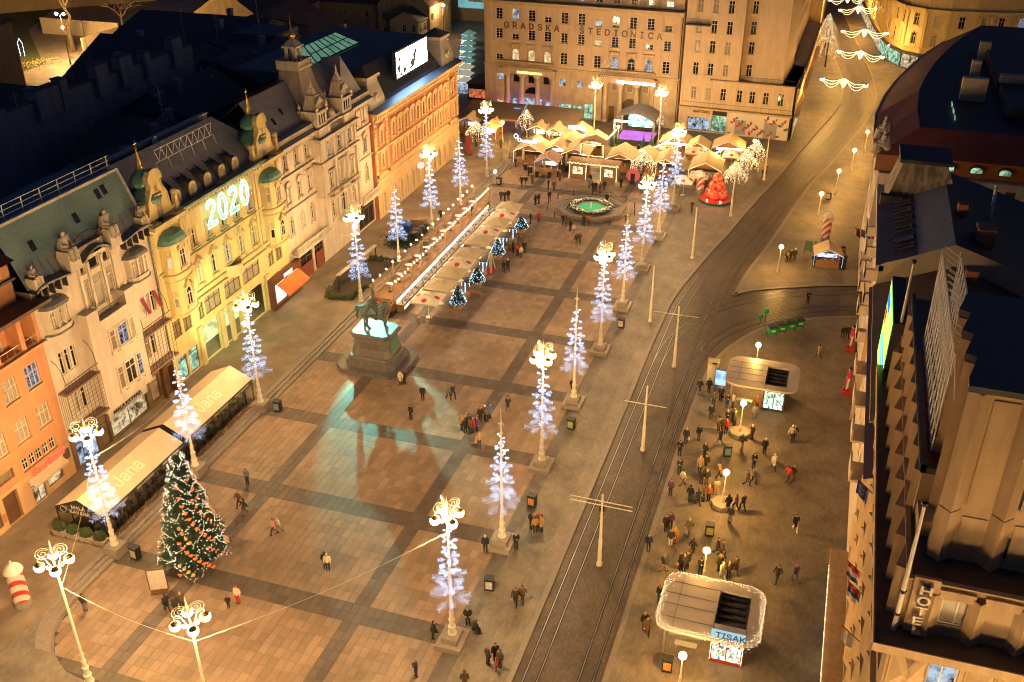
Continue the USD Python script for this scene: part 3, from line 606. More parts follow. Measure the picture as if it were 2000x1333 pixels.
def railing(mb, u0, u1, n, z, h=1.0, step=.16, r=.018):
 mb.box(u0, u1, n-.025, n+.025, z+h-.05, z+h).box(u0, u1, n-.015, n+.015, z+.1, z+.13)
 for k in range(int((u1-u0)/step)+1): x = u0+k*step; mb.box(x-r/2, x+r/2, n-r/2, n+r/2, z+.1, z+h-.05)
 return mb
def balusters(mb, u0, u1, n, z, h=.85, step=.3):
 mb.box(u0, u1, n-.12, n+.12, z, z+.14).box(u0, u1, n-.14, n+.14, z+h-.14, z+h)
 for k in range(1, int((u1-u0)/step)): mb.frus(u0+k*step, n, z+.14, z+h-.14, .05, .05, .08, .08)
 return mb
NF = frame((0, 61.3, 0), (1, 0, 0), (0, -1, 0))
m_slate = mat('slate_roof', (.24, .24, .28), .5, .22, 1.2, .35, 9); m_tin = mat('roof_sheet_grey', (.22, .25, .28), .42, .15, 1, 0, metal=.3); m_copper = mat('copper_green', (.09, .22, .18), .5, .25, 2)
m_tealr = mat('teal_shingles', (.15, .25, .27), .6, .25, 5, .3, 14); m_darkr = mat('dark_roof', (.10, .085, .08), .6, .3, .8, .2, 6); m_redr = mat('dark_red_roof', (.13, .035, .035), .5, .25, 1.0, .3, 8); m_brownr = mat('brown_tile_roof', (.12, .07, .045), .65, .3, 1.2, .4, 9)
m_gold = mat('gilded', (.75, .5, .16), .3, .1, metal=.9); m_statue = mat('statue_stone', (.52, .44, .36), .7, .2, 4, stain=.25)

def dress(mb, scale=1.0, M=None, seat=True):
 """a seated draped stone figure, about 2.1 m, facing +y of its frame"""
 s = scale; V, F = [], []
 A = lambda a, ra, b, rb: bone(np.array(a)*s, ra*s, np.array(b)*s, rb*s)
 q = A((0, 0, .75), .34, (0, .05, 1.35), .27)+A((0, .05, 1.35), .26, (0, .08, 1.62), .1)+A((0, .1, 1.78), .14, (0, .12, 1.7), .12)+A((-.3, .04, 1.42), .13, (.3, .04, 1.42), .13)
 for k in (-1, 1):
  q += A((.16*k, .05, .72), .2, (.2*k, .62, .74), .15)+A((.2*k, .62, .74), .15, (.2*k, .68, .12), .17)+A((.3*k, .04, 1.42), .12, (.4*k, .2, 1.05), .09)+A((.4*k, .2, 1.05), .09, (.22*k, .5, .98), .07)+A((.2*k, .66, .1), .12, (.2*k, .86, .06), .08)
 q += A((-.2, .5, .5), .22, (.2, .5, .5), .22)+A((0, -.15, 1.4), .2, (0, -.25, .4), .34)+A((0, .4, .3), .3, (0, .45, .1), .34)
 v, f, _ = meshkit.arrays(q); v = np.array(v)
 v = v+(meshkit.noise(v*7)[:, None]-.5)*.05*s
 if M is not None: v = v @ M[:3, :3].T+M[:3, 3]
 return mb.add(v, f)

# ---------------------------------------------------------------- 1: peach house at the near left corner
m_peach = mat('peach_render', (.56, .26, .12), .8, .08, 1.2, .1, 30, stain=.1); m_peachl = mat('peach_render_ground', (.60, .36, .18), .8, .08, 1.2, .1, 30, stain=.12)
b = thing('peach_house', 'peach rendered house with loggia and white casement windows at left edge', 'building')
H = []; W = []
for u in (46.9, 49.6, 52.2, 54.78):
 for z0, z1 in ((6.75, 8.85), (10.7, 12.8)): H.append((u, u+1.5, z0, z1))
W = list(H)
small = [(52.05+.82*k, 52.05+.82*k+.68, 4.15, 5.3) for k in range(5)]
ground = [(52.2, 53.75, .37, 2.95), (54.05, 56.0, .9, 2.7), (49.1, 50.75, .37, 3.35), (46.4, 48.6, .9, 3.3), (48.0, 51.0, 4.4, 5.35)]
log = [(50.0, 52.4, 14.3, 17.3), (52.9, 55.2, 14.3, 17.3), (55.7, 57.0, 14.3, 17.3), (46.5, 49.5, 14.3, 17.3)]
mb = wall(MB(NF), 44, 57.4, 3.75, 14.2, W+small+ground[4:], .25)
put(b, 'upper_wall', shell(mb, 44, 57.4, 0, 18, 12), m_peach)
put(b, 'ground_floor_wall', wall(MB(NF), 44, 57.4, .3, 3.75, ground[:4], .35, .02), m_peachl)
put(b, 'loggia_wall', wall(MB(NF), 44, 57.4, 14.2, 17.8, log, 1.4), m_peach)
put(b, 'loggia_back', MB(NF).quad((44, -1.4, 14.2), (57.4, -1.4, 14.2), (57.4, -1.4, 17.8), (44, -1.4, 17.8)), m_peach)
for u in (50.6, 53.4): win(b, NF, u, u+1.1, 14.5, 16.7, 2, .7, n=-1.39, pane=p_cur)
for k, h in enumerate(W): win(b, NF, *h[:4], 3, .62, pane=[p_cur, p_dim, p_cur, p_spark, p_cur, p_cur, p_cur, p_spark][k]); put(b, 'sill', MB(NF).box(h[0]-.1, h[1]+.1, 0, .16, h[2]-.1, h[2]), m_peachl)
for h in small: win(b, NF, *h, 2, .6, fm=m_wfr, pane=p_dark, fw=.09)
win(b, NF, *ground[4], 2, 0, pane=p_dim, fm=m_wbr)
put(b, 'shutter_band', MB(NF).box(51.95, 56.15, .0, .03, 4.05, 4.15), m_wbr)
put(b, 'loggia_floor', MB(NF).box(44, 57.7, -1.4, .35, 14.05, 14.2), m_peachl)
r_ = MB(NF)
for u0, u1, *_ in log: railing(r_, u0, u1, -.1, 14.2, .8, .8)
put(b, 'loggia_railing', r_, m_cream)
put(b, 'canopy', MB(NF).box(43, 58.3, -1.6, 1.3, 17.75, 18.05), m_brownr)
put(b, 'attic_wall', MB().box(43, 56.9, 62.3, 70, 18, 21.7), m_peach); put(b, 'attic_cornice', MB().box(43, 57.1, 62.0, 70.1, 20.0, 20.2), m_darkr)
put(b, 'roof', MB().quad((43, 61.7, 21.7), (57.2, 61.7, 21.7), (57.2, 68, 24), (43, 68, 24)).quad((57.2, 61.7, 21.7), (57.2, 68, 24), (57.2, 70, 21.7), (57.2, 70, 21.7)), m_redr)
put(b, 'door', MB(NF).box(49.2, 50.65, -.33, -.25, .37, 3.3), m_wbr, 'dark wooden house door'); win(b, NF, *ground[0], 2, .7, pane=p_shop, fm=m_wbr, name='shop_door'); win(b, NF, *ground[1], 1, 0, pane=p_shop, fm=m_wbr, name='shop_window'); win(b, NF, *ground[3], 1, .75, pane=p_dim, fm=m_wbr, name='shop_window')
put(b, 'awning', MB(NF).poly([(52.0, .03, 3.1), (56.15, .03, 3.0), (56.15, .75, 2.62), (52.0, .75, 2.7)]).quad((52.0, .75, 2.7), (56.15, .75, 2.62), (56.15, .76, 2.42), (52.0, .76, 2.5)), mat('awning_canvas', (.55, .42, .28), .8, .1))
mr = emit('sign_red', (1.0, .12, .06), 1.6)
put(b, 'shop_sign', MB().text('Gavrilović', .62, txtM((52.5, 61.18, 3.2), (1, 0, .0), (.12, 0, 1)), .06, True), mr, 'red lettered sign of the shop')
put(b, 'wall_plaque', MB(NF).box(56.35, 57.15, .02, .06, 2.3, 3.3), m_darkr); put(b, 'poster', MB(NF).box(48.55, 49.0, .03, .06, 1.2, 2.0), emit('poster_orange', (1.0, .3, .08), .7))

# ---------------------------------------------------------------- 2: art nouveau house with statues
m_ln = mat('cream_fine_render', (.62, .52, .42), .8, .06, 1.5, .12, 40, stain=.12); m_grey = mat('grey_lead', (.16, .16, .175), .5, .15)
b = thing('statue_house', 'cream art nouveau house with curved cornice and seated statues on teal roof', 'building')
C = 65.25
side = [(58.6, 60.6), (C+C-60.6, C+C-58.6)]
cw = [(64.45, 67.9)]
H = []
for (a, e) in ((64.4, 65.15), (65.5, 66.85), (67.2, 67.9)):
 H += [(a-.25, e-.25, 9.6, 11.65), (a-.25, e-.25, 5.4, 7.75)]
top3 = [(63.3, 64.1, 14.3, 17.0), (64.7, 65.9, 13.9, 17.0), (66.5, 67.3, 14.3, 17.0)]
oct3 = [(63.3, 64.1, 17.55, 18.5, .4), (64.6, 65.9, 17.55, 18.55), (66.5, 67.3, 17.55, 18.5, .4)]
ups = [(58.2+.95*k, 58.2+.95*k+.6, 17.75, 18.4) for k in range(3)]+[(69.0+.95*k, 69.6+.95*k, 17.75, 18.4) for k in range(3)]
lows = [(58.7+.75*k, 59.2+.75*k, 9.9, 12.1) for k in range(3)]+[(70.2+.75*k, 70.7+.75*k, 9.9, 12.1) for k in range(3)]
mid = [(59.3+.9*k, 59.9+.9*k, 5.6, 7.7) for k in range(2)]+[(69.6+.9*k, 70.2+.9*k, 5.6, 7.7) for k in range(2)]
shopf = [(62.8, 68.3, .5, 2.5), (61.3, 62.5, .37, 3.6), (58.0, 60.8, .37, 3.5), (69.0, 70.4, .8, 3.5), (70.9, 72.3, .37, 3.7)]
mb = wall(MB(NF), 57.42, 73.0, 3.9, 18.6, top3+oct3+ups+lows+mid, .25)
mb.ext([(63.0, 18.6), (67.6, 18.6)]+[(67.6-4.6*t, 18.6+.75*math.sin(PI*t)) for t in np.linspace(.06, .94, 12)], 1, -.25, 0)
put(b, 'upper_wall', shell(mb, 57.42, 73.0, 0, 18.6, 11), m_ln)
# projecting centre bay
CB = MB(NF).box(61.9, 68.6, 0, .9, 4.0, 12.95); put(b, 'centre_bay', CB, m_ln)
put(b, 'bay_parapet', MB(NF).box(61.9, 63.4, .0, .95, 12.95, 14.4).box(67.2, 68.6, 0, .95, 12.95, 14.4).box(63.4, 67.2, .8, .95, 12.95, 13.1), m_ln)
put(b, 'bay_railing', railing(MB(NF), 63.4, 67.2, .88, 13.05, 1.0, .13), m_iron)
for h in H:
 win(b, NF, *h, 2 if h[1]-h[0] > 1 else 1, .7, n=.915, pane=rnd.choice([p_spark, p_cur, p_dim, p_dark])); surround(b, NF, *h, m_ln, 'flat', .1, .06, n0=.9)
for h in top3: win(b, NF, *h, 1, .72, pane=p_dim)
for h in oct3: win(b, NF, *h[:4], 1, 0, ah=h[4] if len(h) > 4 else 0, pane=p_dark)
for h in ups+lows+mid: win(b, NF, *h, 1, .75, pane=pick())
for a in (63.05, 64.25, 66.05, 67.45): put(b, 'pilaster', MB(NF).box(a, a+.28, 0, .16, 13.0, 18.5), m_ln)
for s0 in (57.95, 68.9):                                       # corner oriels under lead hoods
 pl = [(s0, 0), (s0+.25, .55), (s0+.8, .85), (s0+2.2, .85), (s0+2.75, .55), (s0+3.0, 0)]
 put(b, 'oriel', MB(NF).prism(pl, 14.35, 14.75).prism([(x, y*.85) for x, y in pl], 16.4, 16.75).prism([(s0+.1, 0), (s0+.3, .5), (s0+.5, .5), (s0+.45, 0)], 14.75, 16.4).prism([(s0+2.9, 0), (s0+2.7, .5), (s0+2.5, .5), (s0+2.55, 0)], 14.75, 16.4).box(s0+1.0, s0+1.16, .55, .78, 14.75, 16.4).box(s0+1.84, s0+2.0, .55, .78, 14.75, 16.4), m_ln)
 hd = MB(NF); ring = [(x-s0-1.5, y) for x, y in pl]
 for k, (sc, z) in enumerate(((1.12, 16.72), (1.0, 17.0), (.7, 17.25), (.3, 17.4), (.02, 17.42))):
  sec = [(s0+1.5+x*sc, y*sc*1.1+.0, z) for x, y in ring]
  if k:
   for i in range(len(sec)-1): hd.quad(pr_[i], pr_[i+1], sec[i+1], sec[i])
  pr_ = sec
 put(b, 'lead_hood', hd, m_grey)
 put(b, 'lead_skirt', MB(NF).prism([(s0+1.5+(x-s0-1.5)*1.08, y*1.1) for x, y in pl], 14.2, 14.36), m_grey)
 for a, e in ((s0+.35, s0+1.0), (s0+1.16, s0+1.84), (s0+2.0, s0+2.65)): win(b, NF, a, e, 14.75, 16.4, 2, .65, n=.5, pane=p_cur)
for s0, s1 in ((57.6, 62.0), (68.5, 72.95)):                   # iron galleries
 put(b, 'balcony_slab', MB(NF).box(s0, s1, 0, 1.0, 8.5, 8.7).box(s0, s1, 0, 1.1, 4.6, 4.8), mat('balcony_soffit', (.2, .13, .1), .7))
 g = railing(MB(NF), s0, s1, .97, 8.7, .95, .45)
 for k in range(10): u = s0+(s1-s0)*k/9; g.box(u-.012, u+.012, .96, .985, 4.8, 8.5)
 for k in range(9): z = 4.9+k*.42; g.box(s0, s1, .965, .98, z-.012, z+.012)
 for k in range(5): u = s0+.25*k; g.box(s0-.01, s0+.01, k*.22, k*.22+.02, 4.8, 8.5)
 put(b, 'iron_gallery', g, m_iron)
 for u in (s0+.2, s1-.2): put(b, 'awning_stay', MB(NF).tube([(u, .95, 9.6), (u, .8, 10.8), (u, .4, 11.6), (u, 0, 11.9)], .03, 5), m_iron)
for u in (70.1, 71.9): put(b, 'red_shutter', MB(NF).add([(u, .03, 12.0), (u+.5, .03, 12.0), (u+.75, .5, 10.3), (u+.25, .5, 10.3)], [(0, 1, 2, 3)]), mat('red_awning', (.25, .03, .03), .8))
ev = [(57.5, 18.75), (62.4, 18.8), (63.4, 19.05), (64.4, 19.6), (65.25, 19.75), (66.1, 19.6), (67.1, 19.05), (68.1, 18.8), (73.1, 18.75)]
ev = smooth_path([(u, 0, z) for u, z in ev], 4)
cn = MB(NF)
for p, q in zip(ev[:-1], ev[1:]): cn.add([(p[0], 0, p[2]-.25), (p[0], .75, p[2]-.18), (p[0], .8, p[2]), (p[0], -.1, p[2]+.05), (q[0], 0, q[2]-.25), (q[0], .75, q[2]-.18), (q[0], .8, q[2]), (q[0], -.1, q[2]+.05)], [(0, 4, 5, 1), (1, 5, 6, 2), (2, 6, 7, 3)])
put(b, 'curved_eave', cn, m_grey)
for u in list(np.linspace(58.1, 61.2, 5))+list(np.linspace(69.2, 72.6, 5)): put(b, 'eave_bracket', MB(NF).box(u-.05, u+.05, 0, .55, 17.7, 18.6), m_iron)
put(b, 'lower_roof', MB().quad((57.4, 61.4, 18.8), (73.1, 61.4, 18.8), (73.1, 62.15, 20.6), (57.4, 62.15, 20.6)), m_tin)
sm = MB()
for x in np.arange(57.8, 73, .75): sm.bar((x, 61.38, 18.85), (x, 62.12, 20.6), .05, .05)
put(b, 'roof_seams', sm, m_tin)
put(b, 'upper_roof', MB().quad((57.4, 62.15, 20.6), (73.1, 62.15, 20.6), (73.1, 63.6, 23.9), (57.4, 63.6, 23.9)).quad((73.1, 61.4, 18.8), (73.1, 63.6, 23.9), (73.1, 69, 23.9), (73.1, 69, 18.8)).quad((57.4, 63.6, 23.9), (73.1, 63.6, 23.9), (73.1, 69, 23.6), (57.4, 69, 23.6)), m_tealr)
put(b, 'ridge_coping', MB().box(57.3, 73.2, 63.5, 63.8, 23.85, 24.1).bar((73.15, 61.5, 18.9), (73.15, 63.6, 24.0), .3, .2), mat('pale_coping', (.5, .46, .42), .6, .1))
rr = MB()
for x in np.arange(57.5, 73.3, 2.2): rr.tube([(x, 64.3, 23.8), (x, 64.3, 25.2)], .05, 6)
for z in (24.3, 24.75, 25.2): rr.tube([(54, 64.3, z), (73.2, 64.3, z)], .035, 6)
put(b, 'roof_railing', rr, mat('white_pipe', (.7, .68, .64), .4, .05))
for (x, z) in ((60.2, 21.3), (65.9, 21.6), (69.6, 22.5), (70.5, 22.6)):
 y = 62.15+(z-20.6)*.44; put(b, 'roof_light', MB().add([(x-.3, y-.05, z-.1), (x+.3, y-.05, z-.1), (x+.3, y+.3, z+.75), (x-.3, y+.3, z+.75)], [(0, 1, 2, 3)]), p_dark)
for x in (62.35, 67.75): put(b, 'statue_plinth', MB().frus(x, 61.2, 18.7, 20.55, .75, .75, .6, .6), m_ln)
for x in (58.2, 72.4): put(b, 'statue_plinth', MB().frus(x, 61.2, 18.7, 19.8, .55, .5, .5, .45), m_ln)
put(b, 'centre_parapet', MB().box(63.1, 67.0, 61.3, 61.6, 18.9, 20.0), m_ln)
rl = railing(MB(), 63.0, 67.1, 61.3, 20.0, .55, .2); rl.tube([(63+4.1*t, 61.3, 20.5+.7*math.sin(PI*t)) for t in np.linspace(0, 1, 13)], .03, 5); put(b, 'parapet_railing', rl, m_iron)
for x, s_, w in ((62.35, 1.35, 'left of the arched roof railing'), (67.75, 1.35, 'right of the arched roof railing'), (58.2, .85, 'at the left end of the teal roof'), (72.4, .85, 'at the right end of the teal roof')):
 solo('seated_statue', dress(MB(), s_, frame((x, 61.35, 19.7 if s_ > 1 else 19.2), (1, 0, 0), (0, -1, 0))), m_statue, f'pale seated stone statue {w}', 'statue', 'roof statues of the cream house', smooth=40)
put(b, 'ground_floor_wall', wall(MB(NF), 57.42, 73.0, .3, 3.9, shopf, .3, .05), mat('shop_stone_dark', (.16, .1, .06), .6, .15))
win(b, NF, *shopf[0], 2, 0, pane=p_shop, fm=m_wbr, name='shop_window'); win(b, NF, *shopf[1], 1, .75, pane=p_dim, fm=m_wbr, name='shop_window'); win(b, NF, *shopf[2], 3, .75, pane=p_cool, fm=m_wbr, name='shop_window'); win(b, NF, *shopf[3], 1, .75, pane=p_cur, fm=m_wbr, name='shop_window')
put(b, 'door', MB(NF).box(70.95, 72.25, -.25, -.15, .37, 3.2), m_wbr, 'dark wooden arched house door'); put(b, 'entrance_stay', MB(NF).box(70.7, 70.95, 0, .5, .3, 4.2).box(72.3, 72.5, 0, .5, .3, 4.2).box(70.7, 72.5, .3, .5, 3.7, 3.9), m_wbr)
put(b, 'sign_board', MB(NF).box(62.7, 68.4, .05, .14, 2.55, 3.6), mat('sign_board_pale', (.5, .48, .44), .5, .05)); put(b, 'sign_lettering', MB().text('MÁLA KAVANA', .42, txtM((63.3, 61.14, 2.98), (1, 0, 0), (0, 0, 1)), .03, True).box(63.9, 67.6, 61.11, 61.15, 2.84, 2.88), m_iron)
put(b, 'downpipe', MB(NF).tube([(72.85, .12, 18.4), (72.85, .12, .4)], .07, 6), m_grey)

# ---------------------------------------------------------------- 3: yellow house with the lit year
m_yel = mat('yellow_render', (.66, .52, .24), .8, .06, 1.5, .1, 30, stain=.1); m_yeld = mat('yellow_mouldings', (.58, .47, .25), .75, .12, 5, .2, 20, stain=.12)
b = thing('yellow_house', 'ornate yellow house with two curved gables and green domed corner bays', 'building')
axes = [79.8, 82.5, 85.2, 87.9, 90.6]
tw = [(a-.45, a+.45, 13.7, 15.55) for a in axes]; aw = [(a-.48, a+.48, 9.4, 11.65, .48) for a in axes]
mz = [(78.5, 79.5, 5.5, 7.4), (79.75, 82.8, 5.5, 7.5), (83.6, 86.8, 5.5, 7.5), (87.3, 90.9, 5.6, 7.4), (74.0, 75.4, 5.4, 7.4), (75.8, 77.2, 5.4, 7.4), (92.9, 94.1, 5.4, 7.2), (94.6, 96.0, 5.4, 7.2)]
arc = [(78.4, 81.7, .37, 4.6), (82.6, 85.9, .37, 4.6), (86.8, 91.2, .37, 4.4), (73.8, 75.4, .5, 3.2), (75.7, 77.4, .5, 3.2)]
mb = wall(MB(NF), 73.02, 97.5, .3, 18.3, tw+aw+mz+arc, .3)
put(b, 'wall', shell(mb, 73.02, 97.5, 0, 18.3, 11), m_yel)
for h in tw: win(b, NF, *h, 2, .66, fm=m_wfr); surround(b, NF, *h, m_yeld, 'flat', .16, .1); put(b, 'copper_sill', MB(NF).box(h[0]-.25, h[1]+.25, 0, .3, h[2]-.28, h[2]-.17), m_copper)
for h in aw: win(b, NF, *h[:4], 2, .66, ah=h[4]); surround(b, NF, *h[:4], m_yeld, 'wave', .16, .1, ah=h[4])
for h in mz: win(b, NF, *h, 3 if h[1]-h[0] > 2 else 2, .72, fm=m_wbr, pane=rnd.choice([p_cur, p_dim, p_cur]))
put(b, 'arcade_back', MB(NF).quad((78.2, -2.5, .3), (91.4, -2.5, .3), (91.4, -2.5, 4.6), (78.2, -2.5, 4.6)), p_yg)
win(b, NF, *arc[3], 1, .8, fm=m_wbr, pane=p_green, name='shop_window'); win(b, NF, *arc[4], 1, .8, fm=m_wbr, pane=p_green, name='shop_window')
put(b, 'string_course', MB(NF).box(77.9, 93.0, 0, .3, 8.55, 8.8).box(73.02, 97.5, 0, .35, 7.9, 8.1).box(73.02, 97.5, 0, .22, 12.95, 13.1), m_yeld)
put(b, 'cornice', MB(NF).box(77.9, 93.0, 0, .35, 17.5, 17.75).box(73.02, 97.5, 0, .75, 18.25, 18.5).box(72.9, 78.2, 0, 1.0, 18.0, 18.4).box(92.7, 97.6, 0, 1.0, 18.0, 18.4), m_yeld)
for u in np.arange(78.4, 92.8, .55): put(b, 'cornice_bracket', MB(NF).box(u-.09, u+.09, 0, .5, 17.75, 18.25), m_yeld)
put(b, 'gutter', MB(NF).box(77.9, 93.0, .3, .95, 18.5, 18.72), m_copper)
for u in (73.3, 78.1, 78.6, 91.7, 92.4, 97.1): put(b, 'pilaster', MB(NF).box(u-.2, u+.2, 0, .14, 8.8, 17.5).box(u-.28, u+.28, 0, .22, 16.9, 17.4), m_yeld)
for x in (83.9, 85.9, 91.9, 78.0, 82.1): put(b, 'arcade_pier', MB(NF).box(x-.35, x+.35, .02, .3, .3, 4.9).box(x-.42, x+.42, .02, .36, 4.6, 5.0), m_yeld)
bp = [(85.55+1.35*math.cos(a), 1.25*math.sin(a)) for a in np.linspace(0, PI, 13)]
put(b, 'balcony', MB(NF).prism(bp, 8.0, 8.35).prism(bp+[(85.55+1.2*math.cos(a), 1.1*math.sin(a)) for a in np.linspace(PI, 0, 13)], 8.35, 9.35), m_yeld)
for cx in (76.0, 94.95):                                       # corner bays
 pl = [(cx-1.85, 0), (cx-1.75, .5), (cx-1.3, 1.0), (cx-.6, 1.2), (cx+.6, 1.2), (cx+1.3, 1.0), (cx+1.75, .5), (cx+1.85, 0)]
 put(b, 'corner_bay', MB(NF).prism(pl, 8.2, 15.9), m_yel)
 sc_ = lambda k: [(cx+(x-cx)*k, y*k*1.04) for x, y in pl]
 put(b, 'bay_cornice', MB(NF).prism(sc_(1.12), 15.75, 15.95).prism(sc_(1.1), 12.5, 12.72).prism(sc_(1.12), 8.0, 8.25).prism(sc_(1.06), 11.9, 12.0).prism(sc_(.7), 7.6, 8.0), m_yeld)
 dm = MB(NF); prev = None
 for k, z in ((1.08, 15.95), (1.0, 16.35), (.8, 16.75), (.5, 17.0), (.1, 17.1)):
  sec = [(x, y, z) for x, y in sc_(k)]
  if prev is not None:
   for i in range(len(sec)-1): dm.quad(prev[i], prev[i+1], sec[i+1], sec[i])
  prev = sec
 put(b, 'copper_dome', dm, m_copper, smooth=True)
 for z0, z1, ah in ((13.3, 15.1, 0), (8.9, 10.9, .42)):
  win(b, NF, cx-.42, cx+.42, z0, z1, 2, .66, ah=ah, n=1.215); surround(b, NF, cx-.42, cx+.42, z0, z1, m_yeld, 'ped' if not ah else 'wave', .12, .08, ah=ah, n0=1.2)
  for sgn in (-1, 1):
   MS = frame((cx+sgn*1.52, 61.3-.75, 0), (.67*sgn*sgn, -.74*-sgn*1.0, 0), (sgn*.74, -.67, 0))
   win(b, MS, -.25, .25, z0+.2, z0+1.3, 1, 0, n=.01)
   put(b, 'round_window', MB(MS).tube([(.26*math.cos(a), .05, z0+1.75+.26*math.sin(a)) for a in np.arange(0, 2*PI, .5)], .06, 5, closed=True), m_yeld)
for cx in (75.4, 95.0):                                        # curved gables
 half = [(2.3, 18.4), (2.3, 18.9), (1.75, 19.2), (1.55, 19.9), (1.5, 20.6), (1.15, 21.2), (.85, 21.6), (.8, 22.1), (1.05, 22.35), (.95, 22.9), (.6, 23.35), (0, 23.5)]
 o = [(cx+x, z) for x, z in half]+[(cx-x, z) for x, z in half[::-1][1:]]
 put(b, 'gable', MB(NF).ext(o, 1, -.5, .02), m_yel)
 tr_ = MB(NF)
 for s in (-1, 1): tr_.tube([(cx+s*x, .05, z) for x, z in half[1:]], .09, 5)
 tr_.tube([(cx+.2*math.cos(a), .06, 21.5+.28*math.sin(a)) for a in np.arange(0, 2*PI, .5)], .06, 5, closed=True).ball((cx, .1, 20.9), .22, 1, (2, .6, .7)).ball((cx-.45, .1, 20.95), .14, 1).ball((cx+.45, .1, 20.95), .14, 1)
 put(b, 'gable_moulding', tr_, m_yeld)
 put(b, 'gable_door', MB(NF).poly([(x, .03, z) for x, z in [(cx-.42, 18.5)]+arc_pts(cx-.42, cx+.42, 20.1, 8)+[(cx+.42, 18.5)]]), p_dim)
 put(b, 'gable_balcony', railing(MB(NF).box(cx-.95, cx+.95, 0, 1.0, 18.4, 18.5), cx-.95, cx+.95, .95, 18.5, .75, .16), m_iron)
 for s in (-1, 1): put(b, 'ball_finial', MB(NF).frus(cx+s*2.5, 0, 18.4, 20.0, .32, .32, .2, .2).box(cx+s*2.5-.3, cx+s*2.5+.3, -.3, .3, 19.1, 19.25).ball((cx+s*2.5, 0, 20.35), .36, 2), m_yeld, smooth=40)
 cp = MB()
 for zz, r0 in ((20.6, 1.5), (22.2, 1.05)): cp.lathe([(r0, zz-.4), (r0*1.12, zz), (r0*.95, zz+.5), (r0*.55, zz+.95), (.2, zz+1.3)], 10, (cx-.2, 62.6, 0))
 put(b, 'copper_cap', cp, m_copper, smooth=30); put(b, 'cap_drum', MB().lathe([(1.35, 18.4), (1.3, 20.3)], 10, (cx-.2, 62.6, 0)), m_yeld)
 put(b, 'spire', MB().lathe([(.32, 23.4), (.2, 23.8), (.28, 24.0), (.12, 24.5), (.16, 24.7), (.05, 25.3), (.12, 25.45), (.03, 25.7), (.01, 26.3)], 8, (cx-.2, 62.6, 0)).box(cx-.45, cx+.05, 62.58, 62.62, 25.85, 25.92), m_gold, smooth=40)
put(b, 'roof', MB().quad((73.1, 61.6, 18.6), (97.4, 61.6, 18.6), (92.5, 66.0, 23.4), (73.1, 66.0, 23.4)).poly([(97.4, 61.6, 18.6), (97.4, 71, 18.6), (92.5, 66.0, 23.4)]).quad((73.1, 66, 23.4), (92.5, 66, 23.4), (97.4, 71, 18.6), (73.1, 71, 18.6)), m_slate)
for k in range(5):                                             # dormers
 x = [78.7, 81.4, 84.1, 86.8, 89.4][k]
 d_ = put(b, 'dormer', MB(frame((x, 61.55, 0), (1, 0, 0), (0, -1, 0))).ext([(-.62, 18.6)]+arc_pts(-.62, .62, 19.6, 8)+[(.62, 18.6)], 1, -.25, 0), m_yeld)
 put(d_, 'dormer_window', MB(frame((x, 61.53, 0), (1, 0, 0), (0, -1, 0))).poly([(u, .02, z) for u, z in [(-.32, 18.9)]+arc_pts(-.32, .32, 19.6, 8)+[(.32, 18.9)]]).box(-.03, .03, .02, .05, 18.9, 19.9), p_cur)
 dr = MB(); aa = arc_pts(-.66, .66, 19.62, 8)
 for (u0, z0), (u1, z1) in zip(aa[:-1], aa[1:]): dr.quad((x+u0, 61.6, z0), (x+u1, 61.6, z1), (x+u1, 64.0, z1+.25), (x+u0, 64.0, z0+.25))
 for s in (-.66, .66): dr.quad((x+s, 61.6, 18.6), (x+s, 64.0, 19.9), (x+s, 64.0, 21), (x+s, 61.6, 19.62))
 put(d_, 'dormer_roof', dr, m_darkr)
tz = MB()
tx0, tx1, ty = (79.83,21.88)[0], (89.99,22.1)[0], 64.3
for z in (22.3, 23.6): tz.tube([(tx0, ty, z), (tx1, ty, z)], .04, 5)
for k in range(18): a = tx0+(tx1-tx0)*k/18; e = tx0+(tx1-tx0)*(k+1)/18; tz.tube([(a, ty, 22.3 if k % 2 else 23.6), (e, ty, 23.6 if k % 2 else 22.3)], .03, 4)
for k in range(6): a = tx0+(tx1-tx0)*k/5; tz.tube([(a, ty, 22.3), (a, ty-.4, 20.9)], .03, 4)
solo('roof_sign_frame', tz, mat('white_pipe', (.7, .68, .64), .4, .05), 'white zigzag lattice sign frame standing on the slate roof', 'sign frame')
# the lit year 2020 hung on the wall, and its letters' glow
yr = thing('year_sign', 'big illuminated number 2020 hung across the yellow house', 'sign')
m_year = emit('year_tubes', (.34, 1.0, .74), 4.5); m_yearf = emit('year_fill_dots', (.25, 1.0, .68), 4.0)
def digit(d):
 if d == '0': return [[(.95*math.cos(a)*.9, 1.45*math.sin(a)) for a in np.linspace(0, 2*PI, 26)], [(.42*math.cos(a), .95*math.sin(a)) for a in np.linspace(0, 2*PI, 20)]]
 out_ = [(-.85, .75)]+[(.85*math.cos(a), .72+.73*math.sin(a)) for a in np.linspace(PI*.95, -.35, 14)]+[(-.2, -.95), (.9, -.95), (.9, -1.45), (-.95, -1.45), (-.95, -1.0), (.25, .35)]+[(.4*math.cos(a), .72+.32*math.sin(a)) for a in np.linspace(-.2, PI, 8)]+[(-.4, .6), (-.85, .75)]
 return [out_]
